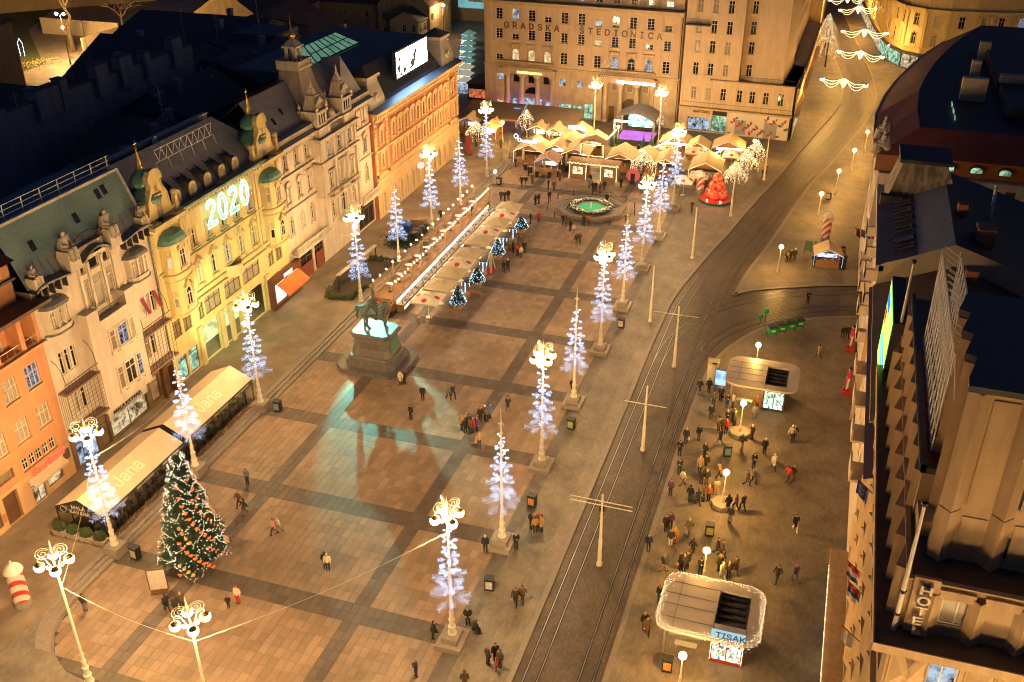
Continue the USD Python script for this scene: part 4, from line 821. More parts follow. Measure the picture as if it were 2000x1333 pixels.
for k, (d, u) in enumerate(zip('2020', (82.55, 84.65, 86.75, 88.95))):
 m = MB()
 for L_ in digit(d): m.tube([(u+x*.98, 60.62, 16.35+z*1.02) for x, z in L_], .045, 5)
 put(yr, 'digit', m, m_year)
 ol = sg.Polygon(digit(d)[0]); ol = ol.buffer(0)
 if d == '0': ol = ol.difference(sg.Polygon(digit(d)[1]))
 pts = [(u+x*.98, 60.62, 16.35+z*1.02) for x, z in rng.uniform((-1, -1.5), (1, 1.5), (600, 2)) if ol.contains(sg.Point(x, z))]
 put(yr, 'light_dots', dots(MB(), pts, .028), m_yearf, kind='stuff')
# shop with orange awning under the right bay
sh = thing('awning_shop_front', 'dark red wooden shop front with an orange awning under the yellow house', 'shop front')
put(sh, 'frame', MB(NF).box(91.6, 98.4, .3, .9, .36, .8).box(91.6, 98.4, .3, 1.0, 3.5, 4.3).box(91.6, 92.1, .3, .95, .8, 3.5).box(94.9, 95.3, .3, .95, .8, 3.5).box(97.9, 98.4, .3, .95, .8, 3.5), mat('shop_wood_red', (.13, .04, .025), .5, .2))
for a, e in ((92.1, 94.9), (95.3, 97.9)): put(sh, 'shop_window', MB(NF).quad((a, .6, .8), (e, .6, .8), (e, .6, 3.5), (a, .6, 3.5)), p_litw)
put(sh, 'awning', MB(NF).quad((92.4, 1.02, 3.45), (97.6, 1.02, 3.45), (97.6, 2.5, 2.35), (92.4, 2.5, 2.35)).quad((92.4, 2.5, 2.35), (97.6, 2.5, 2.35), (97.6, 2.51, 2.1), (92.4, 2.51, 2.1)), mat('awning_orange', (.5, .14, .03), .8, .1))
put(sh, 'sign', MB(NF).box(94.2, 96.2, 1.0, 1.06, 3.65, 4.1), emit('shop_sign_white', (1.0, .9, .75), 1.4))

# ---------------------------------------------------------------- 4: white neo-baroque house with turrets
m_wh = mat('ivory_stone', (.60, .50, .40), .8, .07, 1.2, .12, 30, stain=.14); m_whd = mat('ivory_mouldings', (.55, .46, .37), .75, .14, 4, .2, 20, stain=.18)
b = thing('turret_house', 'ivory neo baroque house with two turrets and a lantern topped slate roof', 'building')
ax = [99.0, 101.7, 104.2, 117.6, 120.1]; side_t = [(a-.42, a+.42, 15.4, 17.3) for a in ax]; side_m = [(a-.42, a+.42, 11.3, 13.2) for a in ax]; side_a = [(a-.42, a+.42, 7.2, 9.2, .42) for a in ax]
gr = [(98.8, 103.2, .5, 4.1), (103.7, 106.2, .5, 4.1), (116.6, 121.6, .5, 4.3)]
mb = wall(MB(NF), 97.52, 121.9, .3, 18.4, side_t+side_m+side_a+gr, .3)
put(b, 'wall', shell(mb, 97.52, 121.9, 0, 18.4, 11), m_wh)
bw = [(107.6, 108.5, 14.6, 16.5), (113.4, 114.3, 14.6, 16.5), (107.6, 108.5, 10.4, 12.4), (113.4, 114.3, 10.4, 12.4), (107.6, 108.5, 6.2, 8.3, .45), (113.4, 114.3, 6.2, 8.3, .45), (110.2, 111.6, 10.2, 13.0), (110.2, 111.6, 6.0, 8.8), (110.3, 111.5, 14.5, 16.4)]
BF = frame((0, 60.3, 0), (1, 0, 0), (0, -1, 0))
cb = wall(MB(BF), 105.6, 115.9, 4.9, 17.4, bw, .3); cb.quad((105.6, 0, 4.9), (105.6, -1, 4.9), (105.6, -1, 17.4), (105.6, 0, 17.4)).quad((115.9, 0, 4.9), (115.9, -1, 4.9), (115.9, -1, 17.4), (115.9, 0, 17.4)).quad((105.6, 0, 17.4), (115.9, 0, 17.4), (115.9, -1, 17.4), (105.6, -1, 17.4)).quad((105.6, 0, 4.9), (115.9, 0, 4.9), (115.9, -1, 4.9), (105.6, -1, 4.9))
put(b, 'centre_bay', cb, m_wh)
for M_, hs, st_ in ((NF, side_t, 'str'), (NF, side_m, 'seg'), (NF, side_a, 'flat'), (BF, bw, 'str')):
 for h in hs: ah = h[4] if len(h) > 4 else 0; win(b, M_, *h[:4], 2, .66, ah=ah); surround(b, M_, *h[:4], m_whd, st_ if not ah else 'flat', .14, .09, ah=ah)
for h in gr: win(b, NF, *h, 3, .7, fm=m_wbr, pane=p_dark, name='shop_window')
put(b, 'boarded_front', MB(NF).box(99.2, 102.9, .0, .06, .4, 2.3).box(103.9, 106.0, 0, .06, .4, 2.6), mat('red_boarding', (.22, .05, .03), .7, .2))
put(b, 'string_course', MB(NF).box(97.52, 105.6, 0, .3, 14.6, 14.8).box(115.9, 121.9, 0, .3, 14.6, 14.8).box(97.52, 121.9, 0, .3, 10.4, 10.55).box(97.52, 121.9, 0, .25, 4.7, 4.95), m_whd)
put(b, 'bay_cornice', MB(BF).box(105.3, 116.2, -1, .4, 13.9, 14.2).box(105.3, 116.2, -1, .5, 16.9, 17.3).box(105.4, 116.1, -.5, .3, 9.6, 9.8), m_whd)
put(b, 'cornice', MB(NF).box(97.52, 121.9, 0, .9, 18.2, 18.5).box(97.52, 121.9, 0, .6, 17.9, 18.2).box(97.6, 106, -.6, .3, 18.5, 19.3).box(115.5, 121.9, -.6, .3, 18.5, 19.3), m_whd)
put(b, 'cornice_roofing', MB(NF).quad((97.5, .95, 18.52), (105.6, .95, 18.52), (105.6, .3, 18.75), (97.5, .3, 18.75)).quad((115.9, .95, 18.52), (121.9, .95, 18.52), (121.9, .3, 18.75), (115.9, .3, 18.75)), m_tin)
for u in np.arange(97.9, 105.5, .6): put(b, 'cornice_bracket', MB(NF).box(u-.1, u+.1, 0, .55, 17.5, 17.9), m_whd)
for u in np.arange(116.2, 121.8, .6): put(b, 'cornice_bracket', MB(NF).box(u-.1, u+.1, 0, .55, 17.5, 17.9), m_whd)
for u in (106.1, 109.3, 112.6, 115.4): put(b, 'column', MB(BF).box(u-.26, u+.26, 0, .3, 5.4, 9.5).box(u-.24, u+.24, 0, .28, 9.8, 13.9).box(u-.34, u+.34, 0, .4, 13.4, 13.9).box(u-.22, u+.22, 0, .22, 14.2, 16.9), m_whd)
for (u0, u1, M_, z) in ((97.6, 106.4, NF, 5.0), (116.0, 121.8, NF, 5.0)): put(b, 'balcony', balusters(MB(M_).box(u0, u1, 0, 1.3, z-.25, z), u0, u1, 1.15, z, .95), m_whd)
for (u0, u1, z) in ((107.2, 108.9, 9.3), (113.0, 114.7, 9.3), (109.6, 112.2, 9.3), (109.6, 112.2, 5.0)): put(b, 'balcony', balusters(MB(BF).box(u0, u1, 0, .8, z-.2, z), u0, u1, .68, z, .85), m_whd)
for x in (107.4, 114.2):                                       # turrets
 t_ = put(b, 'turret', MB().box(x-1.5, x+1.5, 60.2, 63.0, 17.4, 18.5).box(x-1.25, x+1.25, 60.45, 62.8, 18.5, 20.3).box(x-1.45, x+1.45, 60.25, 63.0, 20.3, 20.6).frus(x, 61.6, 20.6, 22.3, .95, .9, .55, .55).box(x-.65, x+.65, 60.95, 62.25, 22.3, 22.45).frus(x, 61.6, 22.45, 23.2, .5, .5, .25, .25).lathe([(.22, 23.2), (.3, 23.45), (.1, 23.8), (.14, 23.95), (.02, 24.6)], 8, (x, 61.6, 0)), m_whd)
 for dx, dy in ((-1, -1), (1, -1), (-1, 1), (1, 1)): put(t_, 'urn', MB().lathe([(.1, 20.6), (.2, 20.9), (.22, 21.1), (.08, 21.3), (.02, 21.6)], 8, (x+dx*1.25, 61.6+dy*1.2, 0)), m_whd)
 for dx in (-.6, 0, .6): put(t_, 'turret_opening', MB().box(x+dx-.17, x+dx+.17, 60.43, 60.46, 18.9, 20.1), p_dark)
 put(t_, 'turret_pediment', MB(frame((x, 60.6, 0), (1, 0, 0), (0, -1, 0))).ext([(-.95, 21.5), (.95, 21.5), (0, 22.3)], 1, -.2, .1), m_whd)
put(b, 'centre_gable', MB().box(108.9, 112.7, 60.7, 61.4, 17.4, 18.9).lathe([(.6, 18.9), (.5, 19.6), (.1, 19.9)], 8, (110.8, 61, 0)), m_whd)
put(b, 'roof', MB().quad((97.5, 61.9, 18.6), (122, 61.9, 18.6), (122, 65.6, 23.6), (97.5, 65.6, 23.6)).quad((97.5, 65.6, 23.6), (122, 65.6, 23.6), (122, 72.5, 18.6), (97.5, 72.5, 18.6)), m_slate)
gb = MB(); gb.poly([(115.4, 61.8, 18.8), (121.9, 61.8, 18.8), (118.6, 63.2, 24.6)]).poly([(115.4, 61.8, 18.8), (118.6, 63.2, 24.6), (118.6, 66, 24.2), (115.4, 66, 20)]).poly([(121.9, 61.8, 18.8), (118.6, 63.2, 24.6), (118.6, 66, 24.2), (121.9, 66, 20)]); put(b, 'right_roof', gb, m_slate)
tc = (109.91,26.3)[0]; tzz = (109.8,25.82)[1]
tw_ = MB(); prof = [(3.6, 18.8), (2.9, 20.4), (2.1, 22.3), (1.65, 24.0), (1.5, tzz-.9)]
for (r0, z0), (r1, z1) in zip(prof[:-1], prof[1:]): tw_.frus(tc, 65, z0, z1, r0, r0*.9, r1, r1*.9)
put(b, 'tower_roof', tw_, mat('tower_slate', (.30, .25, .2), .6, .2, 1.5, .3, 10))
put(b, 'tower_balustrade', balusters(balusters(MB().box(tc-1.7, tc+1.7, 63.4, 66.6, tzz-.9, tzz-.7), tc-1.65, tc+1.65, 63.5, tzz-.7, .9, .28), tc-1.65, tc+1.65, 66.5, tzz-.7, .9, .28).box(tc-1.7, tc-1.5, 63.4, 66.6, tzz-.7, tzz+.2).box(tc+1.5, tc+1.7, 63.4, 66.6, tzz-.7, tzz+.2), m_whd)
ln = MB()
for dx in (-.6, .6):
 for dy in (-.6, .6): ln.box(tc+dx-.16, tc+dx+.16, 65+dy-.16, 65+dy+.16, tzz-.7, tzz+1.6)
ln.box(tc-1, tc+1, 64, 66, tzz+1.6, tzz+1.85).frus(tc, 65, tzz+1.85, tzz+2.5, .9, .9, .3, .3).box(tc-.9, tc+.9, 64.1, 65.9, tzz-.7, tzz-.4); put(b, 'lantern', ln, m_whd)
put(b, 'lantern_finial', MB().lathe([(.2, tzz+2.5), (.42, tzz+2.9), (.45, tzz+3.15), (.2, tzz+3.5), (.06, tzz+3.8), (.03, tzz+4.8), (.005, tzz+5.6)], 10, (tc, 65, 0)), m_gold, smooth=True)
for x, z in ((101, 20.3), (103.5, 20.8), (120.4, 20.2)): y = 61.9+(z-18.6)*.74; put(b, 'roof_light', MB().quad((x-.25, y-.06, z), (x+.25, y-.06, z), (x+.25, y+.45, z+.7), (x-.25, y+.45, z+.7)), p_dark)

# ---------------------------------------------------------------- 5: red brick bank
RF = frame((0, 60.8, 0), (1, 0, 0), (0, -1, 0))
m_brick = mat('red_brick_wall', (.42, .15, .07), .8, .12, 1.5, .2, 30); m_sand = mat('yellow_sandstone', (.60, .42, .21), .8, .08, 1.4, .15, 30, stain=.12)
b = thing('red_bank', 'red brick bank with sandstone arcade and a glowing screen on its roof', 'building')
wx = [128.4+2.26*k for k in range(10)]; bays = [124.3, 152.0]
up = [(a-.42, a+.42, 11.2, 13.1) for a in wx+bays]; lo = [(a-.42, a+.42, 7.6, 9.6) for a in wx+bays]; gw = [(a-.42, a+.42, .9, 3.9, .42) for a in [124.0]+[127.8+2.2*k for k in range(11)]+[152.0]]
put(b, 'wall', shell(wall(MB(RF), 122.0, 154.6, 6.0, 16, up+lo, .3), 122.0, 154.6, 0, 16, 22), m_brick)
put(b, 'ground_floor_wall', wall(MB(RF), 122.0, 154.6, .2, 6.0, gw, .35, .06), m_sand)
cs = MB(RF)
for z in np.arange(.5, 5.8, .36):
 for a, e in zip([122.0]+[h[1]+.3 for h in gw], [h[0]-.3 for h in gw]+[154.6]):
  if z < 4.2 and e > a: cs.box(a, e, .06, .11, z, z+.29)
 if z >= 4.2: cs.box(122, 154.6, .06, .11, z, z+.29)
put(b, 'rusticated_courses', cs, m_sand, kind='stuff')
for h in up+lo: win(b, RF, *h, 2, .66, pane=rnd.choice([p_dark, p_cur, p_dim, p_litw])); surround(b, RF, *h, m_sand, 'seg', .3, .14)
for h in gw: win(b, RF, *h[:4], 1, .7, ah=h[4], pane=p_litw if h is not gw[0] else p_litw, n=-.25); surround(b, RF, *h[:4], m_sand, 'flat', .3, .16, ah=h[4], sill=False)
for u in [126.2, 150.2, 122.4, 154.1]:
 for z in np.arange(6.4, 14.8, .62): put(b, 'quoin', MB(RF).box(u-(.42 if int(z*10) % 2 else .3), u+.42, 0, .12, z, z+.5), m_sand)
put(b, 'string_course', MB(RF).box(122, 154.6, 0, .35, 5.9, 6.2).box(122, 154.6, 0, .25, 10.2, 10.45).box(122, 154.6, 0, .12, 6.2, 6.9), m_sand)
put(b, 'cornice', MB(RF).box(121.9, 155.0, 0, .4, 14.7, 14.95).box(121.9, 155.0, 0, .15, 14.95, 15.6).box(121.8, 155.2, 0, .9, 15.6, 16.0), m_sand)
for u in np.arange(122.4, 154.5, .72): put(b, 'cornice_bracket', MB(RF).box(u-.12, u+.12, .15, .6, 15.05, 15.6), m_sand)
put(b, 'gutter', MB(RF).quad((121.8, .95, 16.02), (155.2, .95, 16.02), (155.2, -.6, 16.35), (121.8, -.6, 16.35)), m_tin)
put(b, 'roof', MB().quad((122, 61.5, 16.3), (154.6, 61.5, 16.3), (152, 65.5, 20.5), (122, 65.5, 20.5)).quad((122, 65.5, 20.5), (152, 65.5, 20.5), (152, 82, 20.8), (122, 82, 20.8)).quad((154.6, 61.5, 16.3), (154.6, 82, 16.3), (152, 82, 20.8), (152, 65.5, 20.5)), mat('bank_roof_sheet', (.075, .08, .10), .45, .25, .8, .2, 5))
for x0, sc_ in ((124.7, 1.0), (151.6, 1.0)):
 t_ = MB(); prof = [(2.5, 16.3), (2.35, 17.4), (2.0, 18.6), (1.7, 19.6), (1.62, 20.2)]
 for (r0, z0), (r1, z1) in zip(prof[:-1], prof[1:]): t_.frus(x0, 63.2, z0, z1, r0, r0*.85, r1, r1*.85)
 tw1 = put(b, 'mansard_tower', t_, mat('tower_zinc', (.3, .27, .25), .5, .12, 1.5)); put(tw1, 'tower_cornice', MB().box(x0-2.0, x0+2.0, 61.5, 64.9, 20.2, 20.7), m_whd); put(tw1, 'tower_cap', MB().frus(x0, 63.2, 20.7, 21.8, 2.05, 1.75, .1, .1), m_darkr)
 put(tw1, 'oval_window', MB().lathe([(.55, 0), (.5, .18), (.3, .2), (.28, .02), (0, .02)], 12, (0, 0, 0)).__class__(frame((x0, 61.3, 17.7), (1, 0, 0), (0, 0, 1), (0, -1, 0))).lathe([(.6, 0), (.55, .22), (.34, .24), (.3, .1), (.01, .1)], 12), m_whd)
sx0, sx1 = 133.4, 145.0
scr = thing('roof_screen', 'bright white advertising screen standing on the bank roof', 'screen')
put(scr, 'casing', MB().box(sx0-.25, sx1+.25, 61.95, 62.5, 17.85, 22.0), m_iron)
put(scr, 'screen_face', MB().quad((sx0, 61.93, 18.1), (sx1, 61.93, 18.1), (sx1, 61.93, 21.75), (sx0, 61.93, 21.75)), emit('screen_light', (.42, .66, 1.0), 22.0))
m_scrd = mat('screen_dark_print', (.03, .04, .08), .5)
pi_ = MB()
for cx_, cz_, w_, h_ in ((136.2, 18.7, .5, .5), (134.3, 19.3, .5, .6), (134.6, 20.6, .35, .3), (139.3, 19.1, .8, .6), (140.0, 19.9, .5, .7), (140.5, 20.6, .3, .4), (141.5, 20.5, .35, .4), (138.6, 18.6, .5, .25), (135.0, 18.4, .6, .2)): pi_.poly([(cx_+w_*math.cos(a)*(1+.2*math.sin(3*a)), 61.92, cz_+h_*math.sin(a)) for a in np.linspace(0, 2*PI, 11)[:-1]])
put(scr, 'picture', pi_, m_scrd)
for x in (sx0+1, (sx0+sx1)/2, sx1-1): put(scr, 'strut', MB().bar((x, 62.5, 21), (x, 65, 20.5), .12, .12).bar((x, 62.4, 17.9), (x, 62.4, 16.6), .15, .15), m_iron)
put(b, 'skylight', MB().poly([(128, 72, 20.8), (142, 72, 20.8), (140, 75, 22.6), (130, 75, 22.6)]).poly([(128, 72, 20.8), (130, 75, 22.6), (128, 78, 20.8)]).poly([(142, 72, 20.8), (140, 75, 22.6), (142, 78, 20.8)]).poly([(128, 78, 20.8), (142, 78, 20.8), (140, 75, 22.6), (130, 75, 22.6)]), emit('skylight_green', (.35, .8, .55), .35, .4, 1.0))
kb = MB()
for k in range(8): x = 128+14*k/7; kb.bar((x, 71.98, 20.85), (130+10*k/7, 75, 22.66), .14, .1)
kb.bar((130, 75, 22.68), (140, 75, 22.68), .16, .12).bar((129, 73.5, 21.75), (141, 73.5, 21.75), .12, .1).bar((128, 72, 20.85), (142, 72, 20.85), .2, .15)
put(b, 'skylight_bars', kb, m_iron)
put(b, 'wall_sign', MB(RF).box(136.0, 137.0, .2, 1.0, 3.6, 4.3), emit('sign_pink', (1.0, .55, .5), 1.6)); 
# ---------------------------------------------------------------- the savings bank closing the square, and the corner house
_e = np.array([-.05, -1.0, 0])/math.hypot(.05, 1); _n = np.array([-1.0, .05, 0])/math.hypot(.05, 1)
EF = frame((182.6, 66.0, 0), _e, _n)                           # u runs left to right along the front, 66 - y
m_bank = mat('bank_render', (.56, .42, .28), .8, .06, 1.0, .1, 25, stain=.1); m_bankst = mat('bank_stone', (.50, .38, .24), .8, .12, .8, .15, 18, stain=.15); m_pil = mat('bank_pilaster', (.50, .37, .25), .8, .06, 1.0, .1, 25)
b = thing('savings_bank', 'wide stone savings bank with lettered front, two columned porticoes and balconies', 'building')
cy = [62.85, 59.55, 56.3, 53.1, 49.85, 46.55, 43.3, 40.05, 36.8, 33.55, 30.3]; cu = [66-y for y in cy]
r1 = [(u-.7, u+.7, 17.4, 19.5) for u in cu]; r2 = [(u-.7, u+.7, 13.9, 15.8) for u in cu]
arch_i = (1, 2, 3, 7, 8, 9); r3 = [(u-.7, u+.7, 9.9, 12.15) for i, u in enumerate(cu) if i not in arch_i]; ra = [(u-.7, u+.7, 10.0, 12.15, .7) for i, u in enumerate(cu) if i in arch_i]
r0 = [(u-.7, u+.7, 21.6, 23.6) for u in cu]
put(b, 'upper_wall', wall(MB(EF), 0.1, 38.4, 9.0, 20.6, r1+r2+r3+ra, .25), m_bank)
put(b, 'attic_wall', wall(MB(EF), 0.3, 38.2, 21.2, 26, r0, .25, -.6), m_bank)
zb = frame(EF[:3, 3], _e, _n); sh_ = MB(EF); sh_.quad((.1, 0, 0), (.1, -18, 0), (.1, -18, 26), (.1, 0, 26)).quad((38.4, 0, 0), (38.4, -18, 0), (38.4, -18, 26), (38.4, 0, 26)).quad((.1, -18, 0), (38.4, -18, 0), (38.4, -18, 26), (.1, -18, 26)).quad((.1, 0, 26), (38.4, 0, 26), (38.4, -18, 26), (.1, -18, 26)); put(b, 'side_wall', sh_, m_bank)
for h in r0+r1+r2+r3:
 z_ = rnd.random()
 win(b, EF, *h, 2, 0, n=-.2, rows=4, fw=.1, pane=rnd.choices([p_dark, p_lit, p_litw, p_cool], [8, .6, .6, .7])[0])
 if z_ < .3: put(b, 'roller_blind', MB(EF).box(h[0]+.02, h[1]-.02, -.12, -.08, h[2]+.95, h[3]), m_bank)
 put(b, 'sill', MB(EF).box(h[0]-.12, h[1]+.12, 0, .16, h[2]-.12, h[2]), m_pil); put(b, 'window_panel', MB(EF).box(h[0]-.22, h[0]-.1, 0, .05, h[2]-.9, h[3]+.2).box(h[1]+.1, h[1]+.22, 0, .05, h[2]-.9, h[3]+.2).box(h[0]-.22, h[1]+.22, 0, .05, h[3]+.2, h[3]+.3), m_bank)
for h in ra:
 win(b, EF, *h[:4], 2, .55, ah=.7, rows=3, pane=rnd.choice([p_dark, p_lit, p_cool, p_dark])); surround(b, EF, *h[:4], m_bankst, 'flat', .16, .1, ah=.7, sill=False)
 put(b, 'window_hood', MB(EF).box(h[0]-.35, h[1]+.35, 0, .4, 12.95, 13.15).box(h[0]-.25, h[0]-.05, 0, .3, 12.2, 12.95).box(h[1]+.05, h[1]+.25, 0, .3, 12.2, 12.95), m_bankst)
for i in range(12):
 u = (cu[i-1]+cu[i])/2 if 0 < i < 11 else (1.0 if i == 0 else 37.4)
 put(b, 'pilaster', MB(EF).box(u-.55, u+.55, 0, .12, 9.2, 20.2), m_pil)
put(b, 'cornice', MB(EF).box(0, 38.5, -.6, .5, 20.25, 20.5).box(0, 38.5, -.6, .95, 20.5, 20.85).box(0, 38.5, -.6, 1.1, 20.85, 21.0), m_bankst)
put(b, 'belt_course', MB(EF).box(0, 38.5, 0, .35, 8.95, 9.25), m_bankst)
hol = [(2.6, 4.0, 6.0, 7.3), (2.5, 3.9, .3, 2.2)]
for y in (46.5,): hol.append((66-y-.6, 66-y+.6, 5.9, 7.2))
for y in (50.0, 43.3): hol.append((66-y-.65, 66-y+.65, 5.8, 7.3))
hol += [(66-30.3-.6, 66-30.3+.6, 5.7, 7.1), (66-31.5, 66-29.8, .3, 2.4), (15.3, 17.9, .2, 2.6), (18.2, 20.0, .2, 2.5), (20.4, 22.2, .1, 3.0)]
pl_, pr_2 = (4.2, 14.4), (23.9, 33.9)
lowh = hol+[(pl_[0], pl_[1], 0, 7.6), (pr_2[0], pr_2[1], 0, 7.6)]
put(b, 'lower_wall', wall(MB(EF), .1, 38.4, 0, 9.0, lowh, .3, .12), m_bankst)
co = MB(EF)
for z in np.arange(.7, 8.7, .62):
 for a, e in ((.1, 4.1), (14.5, 23.8), (34.0, 38.4)):
  xs = [a]+[q for h in hol if h[2]-.05 < z+.25 < h[3]+.05 and a < h[0] < e for q in (h[0], h[1])]+[e]
  xs.sort()
  for p, q in zip(xs[::2], xs[1::2]): co.box(p, q, .12, .16, z, z+.56)
put(b, 'stone_courses', co, m_bankst, kind='stuff')
for h in hol: win(b, EF, *h, 2, 0, n=-.1, fm=m_wbr if h[2] < 1 else m_wfr, pane=rnd.choice([p_dark, p_dark, p_cool]) if h[2] > 1 else rnd.choice([p_shop, p_cool, p_green]))
for y in (62.9, 46.6, 43.4, 30.4):
 put(b, 'oval_window', MB(frame(EF[:3, 3]+_e*(66-y)+_n*.2+np.array([0, 0, 4.4]), _e, (0, 0, 1), _n)).lathe([(.85, 0), (.8, .12), (.62, .14)], 16, sy=.78), m_pil)
 put(b, 'oval_pane', MB(frame(EF[:3, 3]+_e*(66-y)+_n*.24+np.array([0, 0, 4.4]), _e, (0, 0, 1), _n)).lathe([(.62, 0), (.02, .02)], 16, sy=.78), p_dark)
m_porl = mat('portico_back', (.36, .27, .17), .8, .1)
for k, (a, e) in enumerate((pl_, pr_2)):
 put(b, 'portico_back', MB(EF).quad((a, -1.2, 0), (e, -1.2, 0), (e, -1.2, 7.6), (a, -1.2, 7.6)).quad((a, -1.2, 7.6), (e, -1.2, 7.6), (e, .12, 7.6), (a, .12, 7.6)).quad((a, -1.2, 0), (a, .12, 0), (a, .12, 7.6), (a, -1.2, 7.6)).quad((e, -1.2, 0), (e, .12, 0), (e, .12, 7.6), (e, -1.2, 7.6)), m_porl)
 for q in (.06, .35, .665, .965):
  u = a+(e-a)*q; put(b, 'column', MB(EF).lathe([(.62, 0), (.62, .4), (.5, .5), (.5, 3), (.42, 6.7), (.5, 6.8), (.58, 7.05), (.58, 7.15)], 16, (u, -.05, 0)).box(u-.66, u+.66, -.5, .55, 7.15, 7.6), m_bankst, smooth=40)
 put(b, 'entablature', MB(EF).box(a-.3, e+.3, -.2, .7, 7.6, 8.3).box(a-.6, e+.6, -.2, 1.3, 8.55, 8.75).box(a-.4, e+.4, -.2, 1.0, 8.3, 8.55), m_bankst)
 bl = MB(EF).box(a-.1, e+.1, .95, 1.15, 8.75, 9.0).box(a-.15, e+.15, .9, 1.2, 9.9, 10.1)
 n_ = int((e-a)/.36)
 for i in range(n_):
  for j in range(3): u = a+.1+i*.36+(.18 if j % 2 else 0); bl.ext([(u-.13, 9.0+.15+j*.3), (u, 9.0+.3+j*.3), (u+.13, 9.15+j*.3), (u, 9.0+j*.3)], 1, .98, 1.12)
 put(b, 'lattice_balcony', bl, m_bankst); put(b, 'balcony_slab', MB(EF).box(a-.1, e+.1, 0, .95, 8.76, 8.86), m_darkr)
 for q in (.2, .5, .8): u = a+(e-a)*q; put(b, 'upper_portico_window', MB(EF).box(u-.6, u+.6, -1.19, -1.12, 5.6, 7.0), m_wfr if k else m_wbr); put(b, 'portico_pane', MB(EF).box(u-.52, u+.52, -1.12, -1.1, 5.68, 6.92), p_dim if k else p_dark)
u = 66-36.9; put(b, 'arched_gate', MB(EF).poly([(x, -1.15, z) for x, z in [(u-1.5, 0)]+arc_pts(u-1.5, u+1.5, 2.9, 12)+[(u+1.5, 0)]]), mat('gate_dark', (.09, .055, .035), .5, .2)); put(b, 'door', MB(EF).box(66-41.0, 66-39.9, -1.17, -1.1, 0, 2.7), m_wbr)
u = 66-56.4; put(b, 'half_round_window', MB(EF).poly([(x, -1.15, z) for x, z in arc_pts(u-1.6, u+1.6, 3.5, 12, 1.3)]), p_dark); put(b, 'cafe_front', MB(EF).box(u-1.9, u+1.9, -1.18, -1.1, .1, 2.6), p_cool)
for q in (4.9, 13.6): put(b, 'cafe_side_window', MB(EF).box(q+(.4 if q < 9 else -1.3), q+(1.4 if q < 9 else -.3), -1.18, -1.1, .2, 2.3), p_cool)
# coloured uplights at the left portico, as the lit columns show
for u, c, w in ((4.6, (1, .25, .2), 'red uplight before the first'), (7.0, (.28, .25, 1), 'blue uplight before the second'), (8.6, (.35, .2, 1), 'violet uplight right of the second'), (11.0, (1, .25, .3), 'red uplight before the third'), (13.0, (.3, .25, 1), 'blue uplight before the fourth')):
 p = EF[:3, 3]+_e*u+_n*1.5; t_ = thing('portico_uplight', f'small {w} column of the left bank portico', 'floodlight', group='coloured uplights of the bank portico')
 put(t_, 'housing', MB().box(p[0]-.15, p[0]+.15, p[1]-.15, p[1]+.15, 0, .5), m_iron)
 L = UsdLux.SphereLight.Define(stage, t_+'/lamp'); L.CreateRadiusAttr(.15); L.CreateIntensityAttr(UP_I); L.CreateColorAttr(Gf.Vec3f(*c)); L.CreateNormalizeAttr(True); L.AddTranslateOp().Set(Gf.Vec3d(*map(float, p+np.array([0, 0, .9]))))
mL = mat('bronze_letters', (.10, .075, .05), .45, .1, metal=.4)
def lettering(par, txt, u0, u1, z, h, M, n, m, name='letter', depth=.08, bold=True):
 """letters spread evenly from u0 to u1 in the frame M, each one a part"""
 k = [c for c in txt]; st_ = (u1-u0)/max(1, len(k)-1)
 for i, c in enumerate(k):
  if c == ' ': continue
  g = meshkit.text_mesh(c, h, depth, bold); w = g.bounds[1][0]-g.bounds[0][0]
  v = np.array(g.vertices); v = np.column_stack([v[:, 0]-g.bounds[0][0]-w/2+u0+st_*i, n+v[:, 2], v[:, 1]+z]); put(par, name, MB(M).add(v, g.faces), m)
lettering(b, 'GRADSKA', 66-61.3, 66-51.3, 15.95, 1.12, EF, .1, mL); lettering(b, 'ŠTEDIONICA', 66-46.4, 66-31.8, 15.95, 1.12, EF, .1, mL)
put(b, 'bank_sign', MB().text('Zagrebačka banka', .62, txtM(EF[:3, 3]+_e*26.7+_n*.8+np.array([0, 0, 7.72]), _e, (0, 0, 1)), .05, True), emit('sign_white_lit', (1.0, .95, .9), 5.0))
put(b, 'sign_emblem', MB(EF).box(26.0, 26.5, .75, .82, 7.75, 8.2), emit('sign_red_lit', (1.0, .15, .1), 3.0)); put(b, 'cafe_sign', MB().text('GRADSKA KAVANA', .4, txtM(EF[:3, 3]+_e*7.0+_n*.8+np.array([0, 0, 7.8]), _e, (0, 0, 1)), .05, True), emit('sign_yellow_lit', (1.0, .75, .2), 4.0))
put(b, 'downpipe', MB(EF).tube([(38.2, .15, 20), (38.2, .15, .2)], .09, 6), m_iron)
# corner house at the street mouth
m_cor = mat('corner_house_render', (.60, .46, .30), .82, .06, 1.0, .1, 25, stain=.12)
b = thing('corner_house', 'plain tall cream corner house with shops and a printed hoarding at street level', 'building')
U = lambda y: 66-y
hh = [(U(y)-.5, U(y)+.5, z, z+2.2) for y in (24.85, 22.2, 19.5) for z in (6.0, 10.3, 14.25, 17.7, 21.2)]+[(U(y)-.5, U(y)+.5, 6.0, 8.2) for y in (16.6, 14.3, 11.9, 9.3)]
put(b, 'upper_wall', wall(MB(EF), 38.75, 49.0, 4.5, 26, [h for h in hh if h[1] < 49], .22), m_cor); put(b, 'lower_wing_wall', wall(MB(EF), 49.0, 58.9, 4.5, 9.6, [h for h in hh if h[1] > 49], .22), m_cor)
rec = [(U(15.6)-.5, U(15.6)+.5, z, z+2.2) for z in (10.3, 14.25, 17.7, 21.2)]
